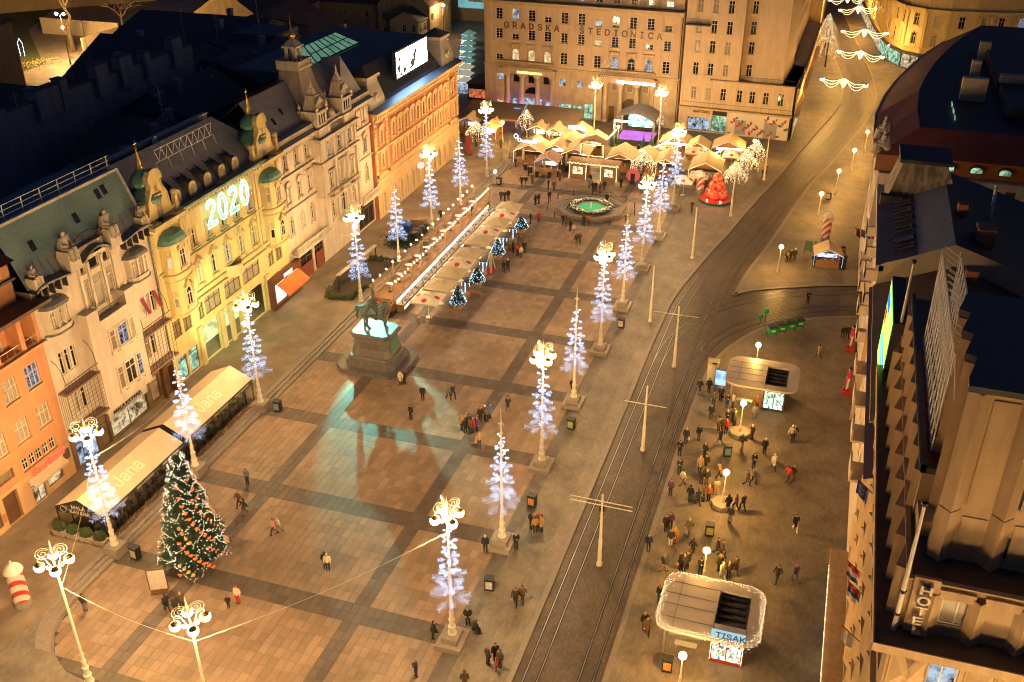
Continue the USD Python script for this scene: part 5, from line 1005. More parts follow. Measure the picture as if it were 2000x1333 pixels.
put(b, 'recessed_wall', wall(MB(EF), 49.0, 51.2, 9.6, 26, rec, .2, -1.5).quad((49, 0, 9.6), (49, -1.5, 9.6), (49, -1.5, 26), (49, 0, 26)), m_cor)
tw3 = MB(EF).quad((51.2, -1.0, 9.6), (56.6, -1.0, 9.6), (56.6, -1.0, 30), (51.2, -1.0, 30)).quad((56.6, -1.0, 9.6), (56.6, -16, 9.6), (56.6, -16, 30), (56.6, -1.0, 30)).quad((38.75, 0, 0), (38.75, -16, 0), (38.75, -16, 26), (38.75, 0, 26)).quad((58.9, 0, 0), (58.9, -16, 0), (58.9, -16, 9.6), (58.9, 0, 9.6)).quad((38.75, 0, 26), (51, 0, 26), (51, -16, 26), (38.75, -16, 26)).quad((49, 0, 9.6), (58.9, 0, 9.6), (58.9, -16, 9.6), (49, -16, 9.6))
put(b, 'tower_wall', tw3, m_cor)
for h in hh+rec: win(b, EF, *h, 2, .68, n=-.18 if h not in rec else -1.66, pane=pick(.8)); put(b, 'sill', MB(EF).box(h[0]-.1, h[1]+.1, 0, .12, h[2]-.1, h[2]) if h not in rec else MB(EF).box(h[0]-.1, h[1]+.1, -1.5, -1.38, h[2]-.1, h[2]), m_cor)
put(b, 'shop_canopy', MB(EF).box(38.7, 59.1, 0, .9, 4.3, 4.6), m_bankst); put(b, 'ledge', MB(EF).box(44, 59.0, 0, .5, 9.5, 9.75), m_bankst); put(b, 'terrace_railing', railing(railing(MB(EF), 39.5, 58.8, .8, 4.6, 1.0, .5), 49.0, 58.8, .4, 9.75, 1.0, .5), m_iron)
put(b, 'small_balcony', railing(MB(EF).box(38.9, 43.2, 0, 1.0, 19.0, 19.2), 38.9, 43.2, .95, 19.2, 1.0, .3), m_iron)
gh = [(40.5, 44.7, .2, 2.6), (44.9, 47.6, .1, 3.2)]
put(b, 'shop_wall', wall(MB(EF), 38.75, 48.0, 0, 4.3, gh, .5, .2), m_cor)
for k, h in enumerate(gh): win(b, EF, *h, 3 if k == 0 else 2, 0, n=-.2, fm=m_iron, pane=p_cool if k == 0 else p_green, name='shop_window')
put(b, 'shop_sign', MB().text('MARTIMEX', .42, txtM(EF[:3, 3]+_e*41.4+_n*.25+np.array([0, 0, 3.55]), _e, (0, 0, 1)), .04, True), m_iron); put(b, 'shop_sign_board', MB(EF).box(45.0, 47.6, .2, .32, 3.35, 4.1), m_iron)
hp = put(b, 'printed_hoarding', MB(EF).box(48.0, 58.7, .1, .28, 0, 4.15), mat('hoarding_print_white', (.62, .56, .46), .6, .05), 'white hoarding printed with red and dark motifs'); put(b, 'hoarding_panel', MB(EF).box(49.2, 51.2, .28, .31, .3, 2.9).box(54.4, 56.7, .28, .31, 0, 3.0), mat('hoarding_grey', (.3, .3, .3), .5, .1))
mr_, mk_ = mat('print_red', (.4, .08, .05), .6), mat('print_dark', (.12, .08, .07), .6)
for k in range(30):
 u, z = 48.3+10.1*((k*.37) % 1), .4+3.4*((k*.61) % 1); a = k*1.3; s = .2+.12*((k*.7) % 1)
 put(hp, 'motif', MB(EF).poly([(u+s*1.6*math.cos(t)*math.cos(a)-s*.8*math.sin(t)*math.sin(a), .33, z+s*1.6*math.cos(t)*math.sin(a)+s*.8*math.sin(t)*math.cos(a)) for t in np.linspace(0, 2*PI, 9)[:-1]]), mr_ if k % 3 else mk_)
# long street wing running away from the square
WF = frame((179.6, 6.75, 0), (1, -.012, 0), (-.012, -1, 0)); hs = []
for k in range(13):
 for z in (6.2,): hs.append((1.5+k*4.2, 2.8+k*4.2, z, z+2.2)); hs.append((3.3+k*4.2, 4.6+k*4.2, z, z+2.2))
b2 = thing('street_wing', 'long cream street front with iron balconies at the mouth of the lit shopping street', 'building')
hu = [(u0, u1, z, z+2.2) for u0, u1, *_ in hs for z in (11, 14.6, 18.2)]
put(b2, 'wall', wall(MB(WF), 0, 58, 0, 9.6, hs, .25).quad((58, 0, 0), (58, -14, 0), (58, -14, 24), (58, 0, 24)), m_cor)
put(b2, 'upper_wall', wall(MB(WF), 17.4, 58, 9.6, 26, [h for h in hu if h[0] > 17.6], .25, -2.6).quad((0, 0, 9.6), (58, 0, 9.6), (58, -2.6, 9.6), (0, -2.6, 9.6)), m_cor)
for h in hu:
 if h[0] > 17.6: win(b2, WF, *h, 2, .66, n=-2.75, pane=pick(.7))
for h in hs[::1]: win(b2, WF, *h, 2, .66, n=-.16, pane=pick(.7))
put(b2, 'balcony', MB(WF).box(0, 58, 0, .8, 4.3, 4.6).box(0, 58, 0, .5, 9.4, 9.62), m_wbr); put(b2, 'balcony_railing', railing(MB(WF), 0, 58, .4, 9.62, 1.0, .5), m_iron)
for k in range(9): put(b2, 'shop_window', MB(WF).box(2+k*6.2, 6.5+k*6.2, .02, .06, .4, 3.2), [p_shop, p_green, p_cool][k % 3])
# curved palace at the street corner and the row beyond
def arc_front(cx, cy, R, a0, a1, n): return [(cx+R*math.cos(a), cy+R*math.sin(a)) for a in np.linspace(a0, a1, n)]
b3 = thing('curved_palace', 'pale palace with a curved pilastered front and lit pharmacy shop at the bend', 'building')
pts = [(318, -1.5), (300, -3.3), (285, -4.8), (270, -6.3), (258, -7.8), (249, -9.6), (243, -12.3), (240, -16), (239, -20.5), (239.5, -26), (241, -33), (243, -42)]
m_pal = mat('palace_render', (.60, .48, .26), .8, .07, 1, .1, 20, stain=.1)
for (x0, y0), (x1, y1) in zip(pts[:-1], pts[1:]):
 L_ = math.hypot(x1-x0, y1-y0); u_ = np.array([(x1-x0)/L_, (y1-y0)/L_, 0]); n_v = np.array([u_[1], -u_[0], 0]); n_v = n_v if (n_v[0]*-1+n_v[1]*.6) > 0 else -n_v
 FM = frame((x0, y0, 0), u_, n_v); kN = max(1, int(L_/3.2)); st_ = L_/kN
 hs = [(st_*(i+.5)-.62, st_*(i+.5)+.62, z, z+h_, *([.6] if ah else [])) for i in range(kN) for z, h_, ah in ((5.6, 2.6, 1), (9.8, 2.5, 0))]
 put(b3, 'wall', wall(MB(FM), 0, L_, 3.9, 13.6, hs, .3), m_pal)
 for h in hs: ah = h[4] if len(h) > 4 else 0; win(b3, FM, *h[:4], 2, .66, ah=ah, pane=pick(.5)); surround(b3, FM, *h[:4], m_pal, 'flat' if ah else 'str', .18, .12, ah=ah)
 for i in range(kN+1): put(b3, 'pilaster', MB(FM).box(st_*i-.3, st_*i+.3, 0, .22, 5.2, 12.6).box(st_*i-.42, st_*i+.42, 0, .34, 12.2, 12.7), m_pal)
 put(b3, 'cornice', MB(FM).box(-.05, L_+.05, 0, .4, 4.9, 5.2).box(-.05, L_+.05, 0, .9, 13.2, 13.6).box(0, L_, 0, .3, 12.7, 13.2), m_pal)
 put(b3, 'shop_window', MB(FM).box(.3, L_-.3, -.1, .02, .3, 3.2), p_green if 243 < x0 < 262 else p_shop); put(b3, 'shop_fascia', MB(FM).box(0, L_, 0, .3, 3.2, 3.9), mat('fascia_dark', (.05, .05, .05), .5)); put(b3, 'attic', MB(FM).box(0, L_, -5, -.6, 13.6, 17), m_pal)
FM = frame((249, -9.6, 0), np.array([-.79, -.61, 0]), np.array([-.61, .79, 0])); put(b3, 'shop_sign', MB().text('GRADSKA LJEKARNA', .5, txtM((248.5, -9.4, 3.3), (-.79, -.61, 0), (0, 0, 1)), .05, True), emit('sign_white_lit', (1, .95, .9), 5.0))
# ---------------------------------------------------------------- southern side: hotel, houses, red roofed corner
SF = frame((0, -6.4, 0), (1, 0, 0), (0, 1, 0)); HW = frame((38.57, -6.4, 0), (0, -1, 0), (-1, 0, 0))
m_hot = mat('hotel_render', (.52, .36, .20), .82, .07, .9, .15, 18, stain=.14); m_ledge = mat('ledge_sheet_brown', (.085, .06, .048), .5, .3, .6, .15, 5); m_black = mat('roof_felt_black', (.035, .035, .04), .6, .3, .5, .2, 4)
m_wht = mat('window_frame_bright', (.72, .70, .66), .45, .05)
b = thing('corner_hotel', 'large stepped ochre hotel with saw tooth fins, black roofs and a vertical HOTEL sign', 'building')
hs = [(40.0+3.1*k, 41.5+3.1*k, z, z+1.9) for k in range(8) for z in (4.6, 8.2, 11.8, 15.6)]
put(b, 'north_wall', wall(MB(SF), 38.57, 65, 4, 19.2, hs, .3).quad((65, 0, 0), (65, -18, 0), (65, -18, 25), (65, 0, 19.2)), m_hot)
for h in hs: win(b, SF, *h, 2, 0, n=-.2, fm=m_wht, pane=pick(.6)); put(b, 'window_fin', MB(SF).prism([(h[1]+.25, 0), (h[1]+1.3, 0), (h[1]+1.3, .38)], h[2]-.5, h[3]+.5), m_hot)
for z in (4.0, 7.6, 11.2, 14.9): put(b, 'string_course', MB(SF).box(38.4, 65, 0, .28, z-.15, z+.1), m_hot)
put(b, 'ground_floor_front', MB(SF).box(38.57, 65, -1, -.02, 0, 4), p_shop if False else mat('hotel_base_stone', (.3, .2, .12), .6, .15)); put(b, 'canopy', MB(SF).box(40, 64, 0, 1.6, 3.3, 3.6), m_hot)
for k in range(7): put(b, 'shop_window', MB(SF).box(40.5+3.4*k, 43+3.4*k, -.02, .03, .3, 3.0), [p_shop, p_cool, p_green, p_shop, p_litw, p_cool, p_shop][k])
# west front under the cornice
(y0, zt), (y1, zb_) = (-8.19,18.57), (-9.69,17.24)
ww = [(-6.4-y0, -6.4-y1, 16.3, zt), (-6.4-y0+4.6, -6.4-y1+4.6, 16.3, zt), (-6.4-y0+9.2, -6.4-y1+9.2, 16.3, zt)]
put(b, 'west_wall', wall(MB(HW), 0, 20, 0, 19.2, ww, .3), m_hot)
for k, h in enumerate(ww): win(b, HW, *h, 2, 0, n=-.18, fm=m_wht, pane=[p_cool, p_litw, p_dark][k], fw=.1)
def diamond(u0, u1, z0, z1): 
 c, z = (u0+u1)/2, (z0+z1)/2; v = [(u0, .02, z0), (u1, .02, z0), (u1, .02, z1), (u0, .02, z1), (c, .3, z)]
 return MB(HW).add(v, [(0, 1, 4), (1, 2, 4), (2, 3, 4), (3, 0, 4)])
wv = ww[0][1]-ww[0][0]
for k in range(5):
 for a in ([ww[0][0]-2.9*wv/1.9, ww[0][0]-1.4*wv/1.9] if k == 0 else [ww[0][1]+.35+(k-1)*4.6/1.0, ww[0][1]+1.75+(k-1)*4.6]):
  a = max(a, .25)
  if a < 18: put(b, 'diamond_panel', diamond(a, a+1.15, 16.4, zt-.05), m_hot); put(b, 'panel_frame', MB(HW).box(a-.1, a-.03, 0, .1, 16.3, zt+.02).box(a+1.18, a+1.25, 0, .1, 16.3, zt+.02).box(a-.1, a+1.25, 0, .1, zt+.02, zt+.1), m_hot)
put(b, 'frieze', MB(HW).box(0, 20, 0, .35, zt+.25, 19.2).box(-.1, 20, 0, .2, 15.9, 16.15), m_hot)
put(b, 'cornice_ledge', MB().box(37.77, 65.2, -7.0, -5.6, 19.2, 19.6).box(37.77, 39.4, -28, -7.0, 19.2, 19.6), m_ledge); put(b, 'ledge_edge', MB().box(37.7, 65.2, -5.6, -5.52, 19.15, 19.66).box(37.68, 37.77, -28, -5.52, 19.15, 19.66), m_hot)
# first setback storey
wl = []
fy = [(39.23,-7.83)[1], (39.28,-10.01)[1], (39.4,-11.81)[1]]; dy = (fy[0]-fy[2])/2
W2 = frame((39.25, 0, 0), (0, -1, 0), (-1, 0, 0)); N2 = frame((0, -6.62, 0), (1, 0, 0), (0, 1, 0))
wa, wb = (-8.25,21.23), (-9.74,20.25); wh = (-wa[0], -wb[0], 20.3, 22.0)
put(b, 'setback_west_wall', wall(MB(W2), 6.62, 28, 19.6, 22.7, [wh, (wh[0]+2*dy, wh[1]+2*dy, 20.3, 22.0), (wh[0]+4*dy, wh[1]+4*dy, 20.3, 22.0)], .25), m_hot)
for k in range(3): win(b, W2, wh[0]+2*k*dy, wh[1]+2*k*dy, 20.3, 22.0, 2, 0, n=-.15, fm=m_wht, pane=p_cur if k == 0 else p_dark, fw=.09)
for k in range(9):
 y = -fy[0]+k*dy; put(b, 'pointed_fin', MB(W2).prism([(y-.45, 0), (y+.45, 0), (y, .42)], 19.6, 22.2), m_hot); put(b, 'beam_panel', MB(W2).box(y+.2, y+dy-.2, 0, .16, 21.95, 22.45), m_hot)
put(b, 'setback_coping', MB().box(39.1, 61, -6.75, -6.5, 22.7, 22.78).box(39.1, 39.4, -28, -6.75, 22.7, 22.78), m_hot)
put(b, 'setback_terrace', MB().box(39.25, 44.3, -28, -6.75, 22.55, 22.68), m_ledge)
put(b, 'setback_north_wall', MB(N2).quad((39.25, 0, 19.6), (64.5, 0, 19.6), (64.5, 0, 22.7), (39.25, 0, 22.7)), m_hot)
for k in range(10): x = 40.0+2.42*k; put(b, 'saw_tooth_fin', MB(N2).prism([(x, 0), (x+2.3, 0), (x+.2, .55)], 19.6, 22.5), m_hot); put(b, 'fin_window', MB(N2).add([(x+.75, .44, 20.2), (x+2.1, .08, 20.2), (x+2.1, .08, 22), (x+.75, .44, 22)], [(0, 1, 2, 3)]), p_dark)
# second storey with parapet
N3 = frame((0, -6.85, 0), (1, 0, 0), (0, 1, 0))
put(b, 'upper_north_wall', MB(N3).quad((44.3, 0, 22.7), (64.5, 0, 22.7), (64.5, 0, 25.4), (44.3, 0, 25.4)).quad((44.3, 0, 22.7), (44.3, -1.3, 22.7), (44.3, -1.3, 25.4), (44.3, 0, 25.4)), m_hot)
for k in range(9): x = 44.6+2.2*k; put(b, 'saw_tooth_fin', MB(N3).prism([(x, 0), (x+2.1, 0), (x+.2, .34)], 22.75, 25.1), m_hot)
put(b, 'parapet', MB().box(44.2, 64.6, -7.0, -6.75, 25.3, 25.65).box(44.2, 44.45, -8.2, -6.75, 25.3, 25.65).box(44.2, 64.6, -6.75, -6.7, 25.55, 25.6), m_black)
put(b, 'roof_terrace', MB().quad((44.3, -7, 25.35), (64.5, -7, 25.35), (64.5, -20, 25.6), (44.3, -20, 25.6)), m_redr); put(b, 'west_pier', MB().box(42.6, 44.2, -7.9, -6.95, 22.68, 23.6), m_hot)
# tower
W4 = frame((41.25, 0, 0), (0, -1, 0), (-1, 0, 0)); N4 = frame((0, -7.9, 0), (1, 0, 0), (0, 1, 0))
twn = (-(-10.22,24.34)[0], -(-11.48,23.28)[0]); zt4 = (-10.47,24.53)[1]; zb4 = (-10.56,23.09)[1]
put(b, 'tower_west_wall', wall(MB(W4), 7.9, 24, 22.68, 32.2, [(*twn, zb4, zt4), (twn[0]+.2, twn[1]+.2, 26.2, 28.2), (twn[0]+4.6, twn[1]+4.6, zb4, zt4)], .25), m_hot)
for h in ((*twn, zb4, zt4), (twn[0]+.2, twn[1]+.2, 26.2, 28.2), (twn[0]+4.6, twn[1]+4.6, zb4, zt4)): win(b, W4, *h, 1, 0, n=-.15, fm=m_wht, pane=mat('teal_curtain', (.06, .14, .13), .6), fw=.09)
for k in range(6):
 y = 7.92+k*2.27
 for z0, z1 in ((22.68, 25.66), (25.74, 32.1)): put(b, 'pointed_fin', MB(W4).prism([(y-.5, 0), (y+.5, 0), (y, .5)], z0, z1), m_hot)
 put(b, 'wall_panel', MB(W4).box(y+.62, y+1.7, 0, .06, 23.1, 25.3).box(y+.62, y+1.7, 0, .06, 26.0, 31.7), m_hot)
put(b, 'tower_north_wall', MB(N4).quad((41.25, 0, 22.68), (50, 0, 22.68), (50, 0, 32.2), (41.25, 0, 32.2)).quad((50, 0, 25.4), (50, -14, 25.4), (50, -14, 32.2), (50, 0, 32.2)), m_hot)
for k in range(4): x = 41.4+2.3*k; put(b, 'saw_tooth_fin', MB(N4).prism([(x, 0), (x+2.1, 0), (x+.2, .5)], 22.7, 32.0), m_hot)
put(b, 'tower_roof', MB().prism([(40.75, -7.3)]+[(41.4+2.3*k+d, -7.35-.5*(d > 1)) for k in range(4) for d in (.1, 2.1)]+[(50.6, -7.9), (50.6, -24), (40.75, -24)], 32.2, 32.5), m_black)
# vertical sign and flag poles
sg_ = thing('hotel_sign', 'vertical sign of five pale block letters reading HOTEL at the hotel corner', 'sign')
put(sg_, 'back_board', MB().box(39.0, 39.2, -8.0, -6.85, 19.65, 23.0), m_hot)
for k, c_ in enumerate('HOTEL'):
 g = meshkit.text_mesh(c_, .47, .3, True); v = np.array(g.vertices); v[:, 0] -= v[:, 0].mean(); put(sg_, 'letter', MB().add(np.column_stack([38.98-v[:, 2], -7.4-v[:, 0]*1.35, 22.3-.63*k+v[:, 1]]), g.faces), mat('letter_plastic_pale', (.62, .55, .45), .5, .1))
for x, y, z1, w in ((38.92, -6.45, 27.4, 'at the hotel sign'), (64.6, -6.45, 28.1, 'behind the green billboard')):
 f_ = thing('flag_pole', f'bare white flag pole on the hotel ledge {w}', 'flag pole', (x, y, 19.6)); put(f_, 'pole', MB().lathe([(.12, 0), (.11, 3), (.07, z1-19.9)], 10), m_cream, smooth=40); put(f_, 'cap', MB().lathe([(.1, z1-19.9), (.16, z1-19.8), (.16, z1-19.7), (.02, z1-19.6)], 10), m_iron)
 put(f_, 'clamp', MB().lathe([(.16, 1.0), (.16, 1.12)], 8), m_iron); put(f_, 'clamp', MB().lathe([(.16, 2.4), (.16, 2.52)], 8), m_iron)
FL = [('plain blue flag', [(.03, .06, .3)]*3), ('red white and blue flag', [(.5, .03, .03), (.7, .68, .62), (.03, .06, .3)]), ('red blue and white flag', [(.45, .03, .03), (.03, .06, .3), (.7, .68, .62)]), ('white flag', [(.6, .56, .48)]*3)]
for k, (n_, cs) in enumerate(FL):
 x, z = [(57.5, 14.6), (52.6, 11.6), (50.0, 12.2), (48.0, 10.4)][k]
 f_ = thing('facade_flag', f'{n_} hanging from a slanted pole on the hotel front', 'flag', (x, -6.4, z)); put(f_, 'pole', MB().tube([(0, 0, -.7), (-.12, 1.3, .5)], .03, 5), m_iron)
 for q in range(3):
  m = MB(); 
  for i in range(5):
   y = 1.25-i*.16; zz = .45-i*.15; m.quad((-.12+.1*math.sin(i*2), y, zz-q*.36), (-.12+.1*math.sin(i*2+2), y-.16, zz-.15-q*.36), (-.12+.1*math.sin(i*2+2), y-.18, zz-.15-(q+1)*.36), (-.12+.1*math.sin(i*2), y-.02, zz-(q+1)*.36))
  put(f_, 'cloth_stripe', m, mat('flag_%d_%d' % (k, q), cs[q], .8, .1))
lg = thing('hotel_light_string', 'string of warm fairy lights along the hotel canopy', 'light string'); put(lg, 'bulbs', dots(MB(), [(39+.12*k, -4.75, 3.75+.05*math.sin(k)) for k in range(190)], .03), m_ledw, kind='stuff'); put(lg, 'cable', MB().tube([(39, -4.75, 3.78), (61.8, -4.75, 3.78)], .012, 3), m_iron)
# rooftop sign lattice seen end on
rl_ = MB()
X0, X1 = 46.0, 58.0
for z in np.linspace(25.6, 31.2, 6):
 for y in (-8.3, -7.3): rl_.tube([(X0+.2*(z-25.6), y, z), (X1, y, z)], .045, 4)
for k in range(13):
 x = X0+1.0*k
 for y in (-8.3, -7.3): rl_.tube([(x+.2, y, 25.4), (x+.2, y, 31.2)], .04, 4); rl_.tube([(x, y, 25.6), (x+1, y, 31.2)], .03, 4)
 rl_.tube([(x, -8.3, 25.6), (x, -7.3, 31.2)], .03, 4)
 for z in np.linspace(25.6, 31.2, 6): rl_.tube([(x, -8.3, z), (x+.5, -7.3, z+.5)], .025, 3)
solo('roof_lattice', rl_, mat('white_pipe', (.7, .68, .64), .4, .05), 'tall white steel lattice of a roof sign beside the hotel tower', 'sign frame')
bb = thing('green_billboard', 'bright lime green screen seen edge on at the hotel roof edge', 'screen')
put(bb, 'casing', MB().box(64.3, 72.2, -6.9, -5.95, 16.9, 23.4), m_black); put(bb, 'screen_face', MB().quad((64.6, -5.93, 17.1), (72.0, -5.93, 17.1), (72.0, -5.93, 23.2), (64.6, -5.93, 23.2)), emit('billboard_lime', (.42, 1.0, .12), 2.2)); put(bb, 'screen_print', MB().box(69, 71.6, -5.92, -5.9, 21.5, 22.6).box(65, 71, -5.92, -5.9, 18.6, 18.9).box(65, 70.4, -5.92, -5.9, 19.4, 19.6), emit('billboard_print', (.05, .25, .9), 1.2)); put(bb, 'red_print', MB().box(70.4, 71.4, -5.92, -5.89, 20.2, 21.2), emit('billboard_red', (.9, .05, .05), 1.2))
# neighbour with brown roof
S = thing('brown_roof_house', 'lower house with brown tiled roof between the hotel and the pale gable', 'building'); hs = [(67+2.8*k, 68.2+2.8*k, z, z+2.1) for k in range(8) for z in (4.6, 8.4, 12)]
put(S, 'front_wall', wall(MB(SF), 65, 88.8, 0, 15, hs, .25), m_ln)
for h in hs: win(S, SF, *h, 2, .66, n=-.15, pane=pick())
for k in range(4): put(S, 'balcony', MB(SF).box(67+5.6*k, 69.6+5.6*k, 0, 1.1, 8.0, 8.2).box(67+5.6*k, 69.6+5.6*k, .95, 1.1, 8.2, 9.1), m_ln)
put(S, 'cornice', MB(SF).box(65, 88.8, 0, .6, 14.5, 15), m_ln); put(S, 'roof', MB().quad((65, -5.8, 15), (88.8, -5.8, 15), (88.8, -12.5, 17.9), (65, -12.5, 17.9)).quad((65, -12.5, 17.9), (88.8, -12.5, 17.9), (88.8, -20, 15), (65, -20, 15)), m_brownr); put(S, 'eave_sheet', MB().quad((58, -5.5, 14.7), (88.8, -5.5, 14.7), (88.8, -6.5, 15.05), (58, -6.5, 15.05)), mat('eave_sheet_plum', (.10, .05, .085), .4, .2))
put(S, 'chimney', MB().box(86.2, 87.2, -14, -13, 16, 18.6), m_brick)
# pale gabled house
m_gab = mat('pale_gable_render', (.52, .42, .28), .85, .07, .6, .1, 15, stain=.1)
S = thing('pale_gable_house', 'house with pale blank gable, blue grey roof and a row of skylights', 'building'); hs = [(90.5+2.9*k, 91.7+2.9*k, z, z+2.2) for k in range(7) for z in (4.8, 8.8, 12.8)]
put(S, 'front_wall', wall(MB(SF), 88.9, 111.5, 0, 16.8, hs, .25), m_ln)
for h in hs: win(S, SF, *h, 2, .66, n=-.15, pane=pick()); 
for k in range(4):
 for z in (8.3, 12.3): put(S, 'balcony', MB(SF).box(90+5.8*k, 92.6+5.8*k, 0, 1.2, z, z+.2).box(90+5.8*k, 92.6+5.8*k, 1.05, 1.2, z+.2, z+1.1).box(90+5.8*k, 90.15+5.8*k, 0, 1.2, z+.2, z+1.1), m_ln)
put(S, 'gable_wall', MB().poly([(88.9, -6.0, 0), (88.9, -6.0, 17), (88.9, -12, 19.8), (88.9, -20, 17.2), (88.9, -20, 0)]), m_gab)
put(S, 'cornice', MB(SF).box(88.9, 111.5, 0, .7, 16.4, 16.95), m_ln)
put(S, 'lower_roof', MB().quad((88.9, -5.75, 17.0), (105.2, -5.75, 17.0), (105.2, -9.1, 18.4), (88.9, -9.1, 18.4)), mat('plum_sheet_roof', (.06, .06, .10), .4, .2, 1)); put(S, 'upper_roof', MB().quad((88.9, -9.1, 18.4), (105.2, -9.1, 18.4), (105.2, -12, 19.75), (88.9, -12, 19.75)), m_slate); put(S, 'back_roof', MB().quad((88.9, -12, 19.75), (110, -12, 19.75), (110, -22, 16.5), (88.9, -22, 16.5)), m_black)
se = MB()
for x in np.arange(89.4, 105, .62): se.bar((x, -5.8, 17.04), (x, -9.05, 18.42), .05, .05)
put(S, 'roof_seams', se, mat('plum_sheet_roof', (.06, .06, .10)))
for x in (103.0, 101.0, 98.6, 95.9, 93.3, 91.4): put(S, 'skylight', MB().quad((x-.35, -7.2, 17.72), (x+.35, -7.2, 17.72), (x+.35, -8.7, 18.38), (x-.35, -8.7, 18.38)), p_dark if x not in (93.3,) else mat('skylight_blue', (.1, .16, .4), .2)); put(S, 'skylight_rim', MB().bar((x-.42, -7.15, 17.76), (x-.42, -8.75, 18.42), .1, .14).bar((x+.42, -7.15, 17.76), (x+.42, -8.75, 18.42), .1, .14).bar((x-.42, -8.75, 18.42), (x+.42, -8.75, 18.42), .1, .14), m_ledge)
put(S, 'chimney', MB().box(92, 94.2, -15.6, -14, 18, 20.3), m_brick); put(S, 'chimney', MB().box(97.5, 98.6, -13.5, -12.6, 18.8, 20.5), m_brick); put(S, 'flue_pipe', MB().tube([(100, -16, 18), (101.2, -16, 21.5)], .16, 8), m_gal)
put(S, 'mansard_block', MB().poly([(105.2, -6.4, 17), (105.2, -12.6, 19.8), (106.2, -11.9, 21.4), (106.2, -7.6, 21.4)]).poly([(105.2, -6.4, 17), (106.2, -7.6, 21.4), (110.6, -7.6, 21.4), (111.5, -6.4, 17)]).quad((105.2, -6.4, 16.6), (105.2, -12.6, 16.6), (105.2, -12.6, 19.8), (105.2, -6.4, 17)), mat('stained_render', (.42, .33, .22), .85, .12, .8, .1, 15, stain=.55)); put(S, 'mansard_top', MB().box(105.8, 111.2, -12.3, -7.2, 21.4, 21.75).box(104.3, 105.2, -8.0, -5.9, 16.9, 18.2), m_black)
# red roofed block across the side street
m_or = mat('orange_brick_attic', (.45, .15, .035), .8, .12, 1.4, .2, 25)
S = thing('red_roof_block', 'large block with dark red sheet roof, orange attic and glowing arched windows', 'building')
front = [(122.6, -6.1), (130, -6.0), (140, -6.1), (150, -7.2), (160, -9.0), (170, -11.2), (180, -13.8), (190, -17)]
fl, rf, rf2 = MB(), MB(), MB()
up_ = [(124.2, -9.9), (132, -9.8), (142, -10.3), (150, -11.4), (160, -13.2), (170, -15.6), (179, -18), (189, -21.5)]
for k in range(7):
 (x0, y0), (x1, y1) = front[k:k+2]; (a0, b0), (a1, b1) = up_[k:k+2]
 fl.quad((x0, y0, 0), (x1, y1, 0), (x1, y1, 16.4), (x0, y0, 16.4)); rf.quad((x0, y0+.6, 16.9), (x1, y1+.6, 16.9), (a1, b1, 20.1), (a0, b0, 20.1))
 L_ = math.hypot(x1-x0, y1-y0); FM = frame((x0, y0, 0), ((x1-x0)/L_, (y1-y0)/L_, 0), (-(y1-y0)/L_, (x1-x0)/L_, 0)); kN = int(L_/3)
 for i in range(kN):
  for z in (4.8, 8.8, 12.6): win(S, FM, L_/kN*(i+.5)-.55, L_/kN*(i+.5)+.55, z, z+2.2, 2, .66, n=.02, pane=pick())
 put(S, 'cornice', MB(FM).box(-.02, L_+.02, 0, .9, 16.4, 16.9), m_ln)
put(S, 'front_wall', fl, m_ln); put(S, 'red_roof', rf, m_redr); put(S, 'flat_roof', MB().poly([(x, y, 20.1) for x, y in up_]+[(189, -60, 20.1), (124.2, -60, 20.1)]).box(130, 170, -40, -20, 20.1, 21.5), m_black)
AW = frame((122.6, -6.1, 0), (0, -1, 0), (-1, 0, 0)); ah_ = [(7.0+3.1*k, 8.4+3.1*k, 15.5, 16.35, .42) for k in range(8)]
put(S, 'side_wall', wall(MB(AW), 0, 45, 0, 14.4, [(2+3.1*k, 3.2+3.1*k, z, z+2.1) for k in range(13) for z in (4.8, 8.8, 11.6)], .25), m_ln); put(S, 'side_cornice', MB(AW).box(0, 45, 0, 1.0, 14.4, 14.9), m_ln); put(S, 'orange_attic', wall(MB(AW), 2.4, 45, 14.9, 17.0, ah_, .2), m_or)
for h in ah_: win(S, AW, *h[:4], 2, 0, ah=.42, n=-.15, fm=m_wbr, pane=p_green, name='attic_window'); put(S, 'attic_window_hood', MB(AW).ext(arc_pts(h[0]-.2, h[1]+.2, 15.95, 10, .65)+arc_pts(h[0]-.02, h[1]+.02, 15.95, 10, .45)[::-1], 1, 0, .25), m_ledge)
put(S, 'side_roof', MB().quad((122.3, -8.0, 17.0), (122.3, -51, 17.0), (124.2, -51, 20.1), (124.2, -9.9, 20.1)).poly([(122.3, -5.5, 16.9), (122.3, -8.0, 17.0), (124.2, -9.9, 20.1)]), m_redr)
put(S, 'corner_skirt', MB().poly([(122.4, -5.6, 14.9), (122.4, -8.6, 14.9), (122.4, -8.6, 17.0), (122.4, -5.6, 16.9)]), mat('copper_brown_skirt', (.3, .12, .06), .5, .2))
for k in range(3): put(S, 'lit_roof_window', MB().box(128+3*k, 129.6+3*k, -14.0, -13.9, 20.2, 20.5), p_green)
for (x, y, w_, z1) in ((138, -15, 3, 23), (150, -17, 1.2, 22.6), (143, -20, 4, 22.5), (163, -19, 1.5, 22.5), (132, -22, 6, 22.8)): put(S, 'chimney', MB().box(x, x+1.2, y-w_, y, 20, z1), m_gab)
for (x, y, w_) in ((123.0, -6.3, 'nearer'), (129.0, -6.4, 'farther')): solo('roof_statue', dress(MB(), 1.5, frame((x, y, 16.9), (1, 0, 0), (0, 1, 0))), m_statue, f'pale stone figure at the red roof edge, {w_} of the two', 'statue', smooth=40)
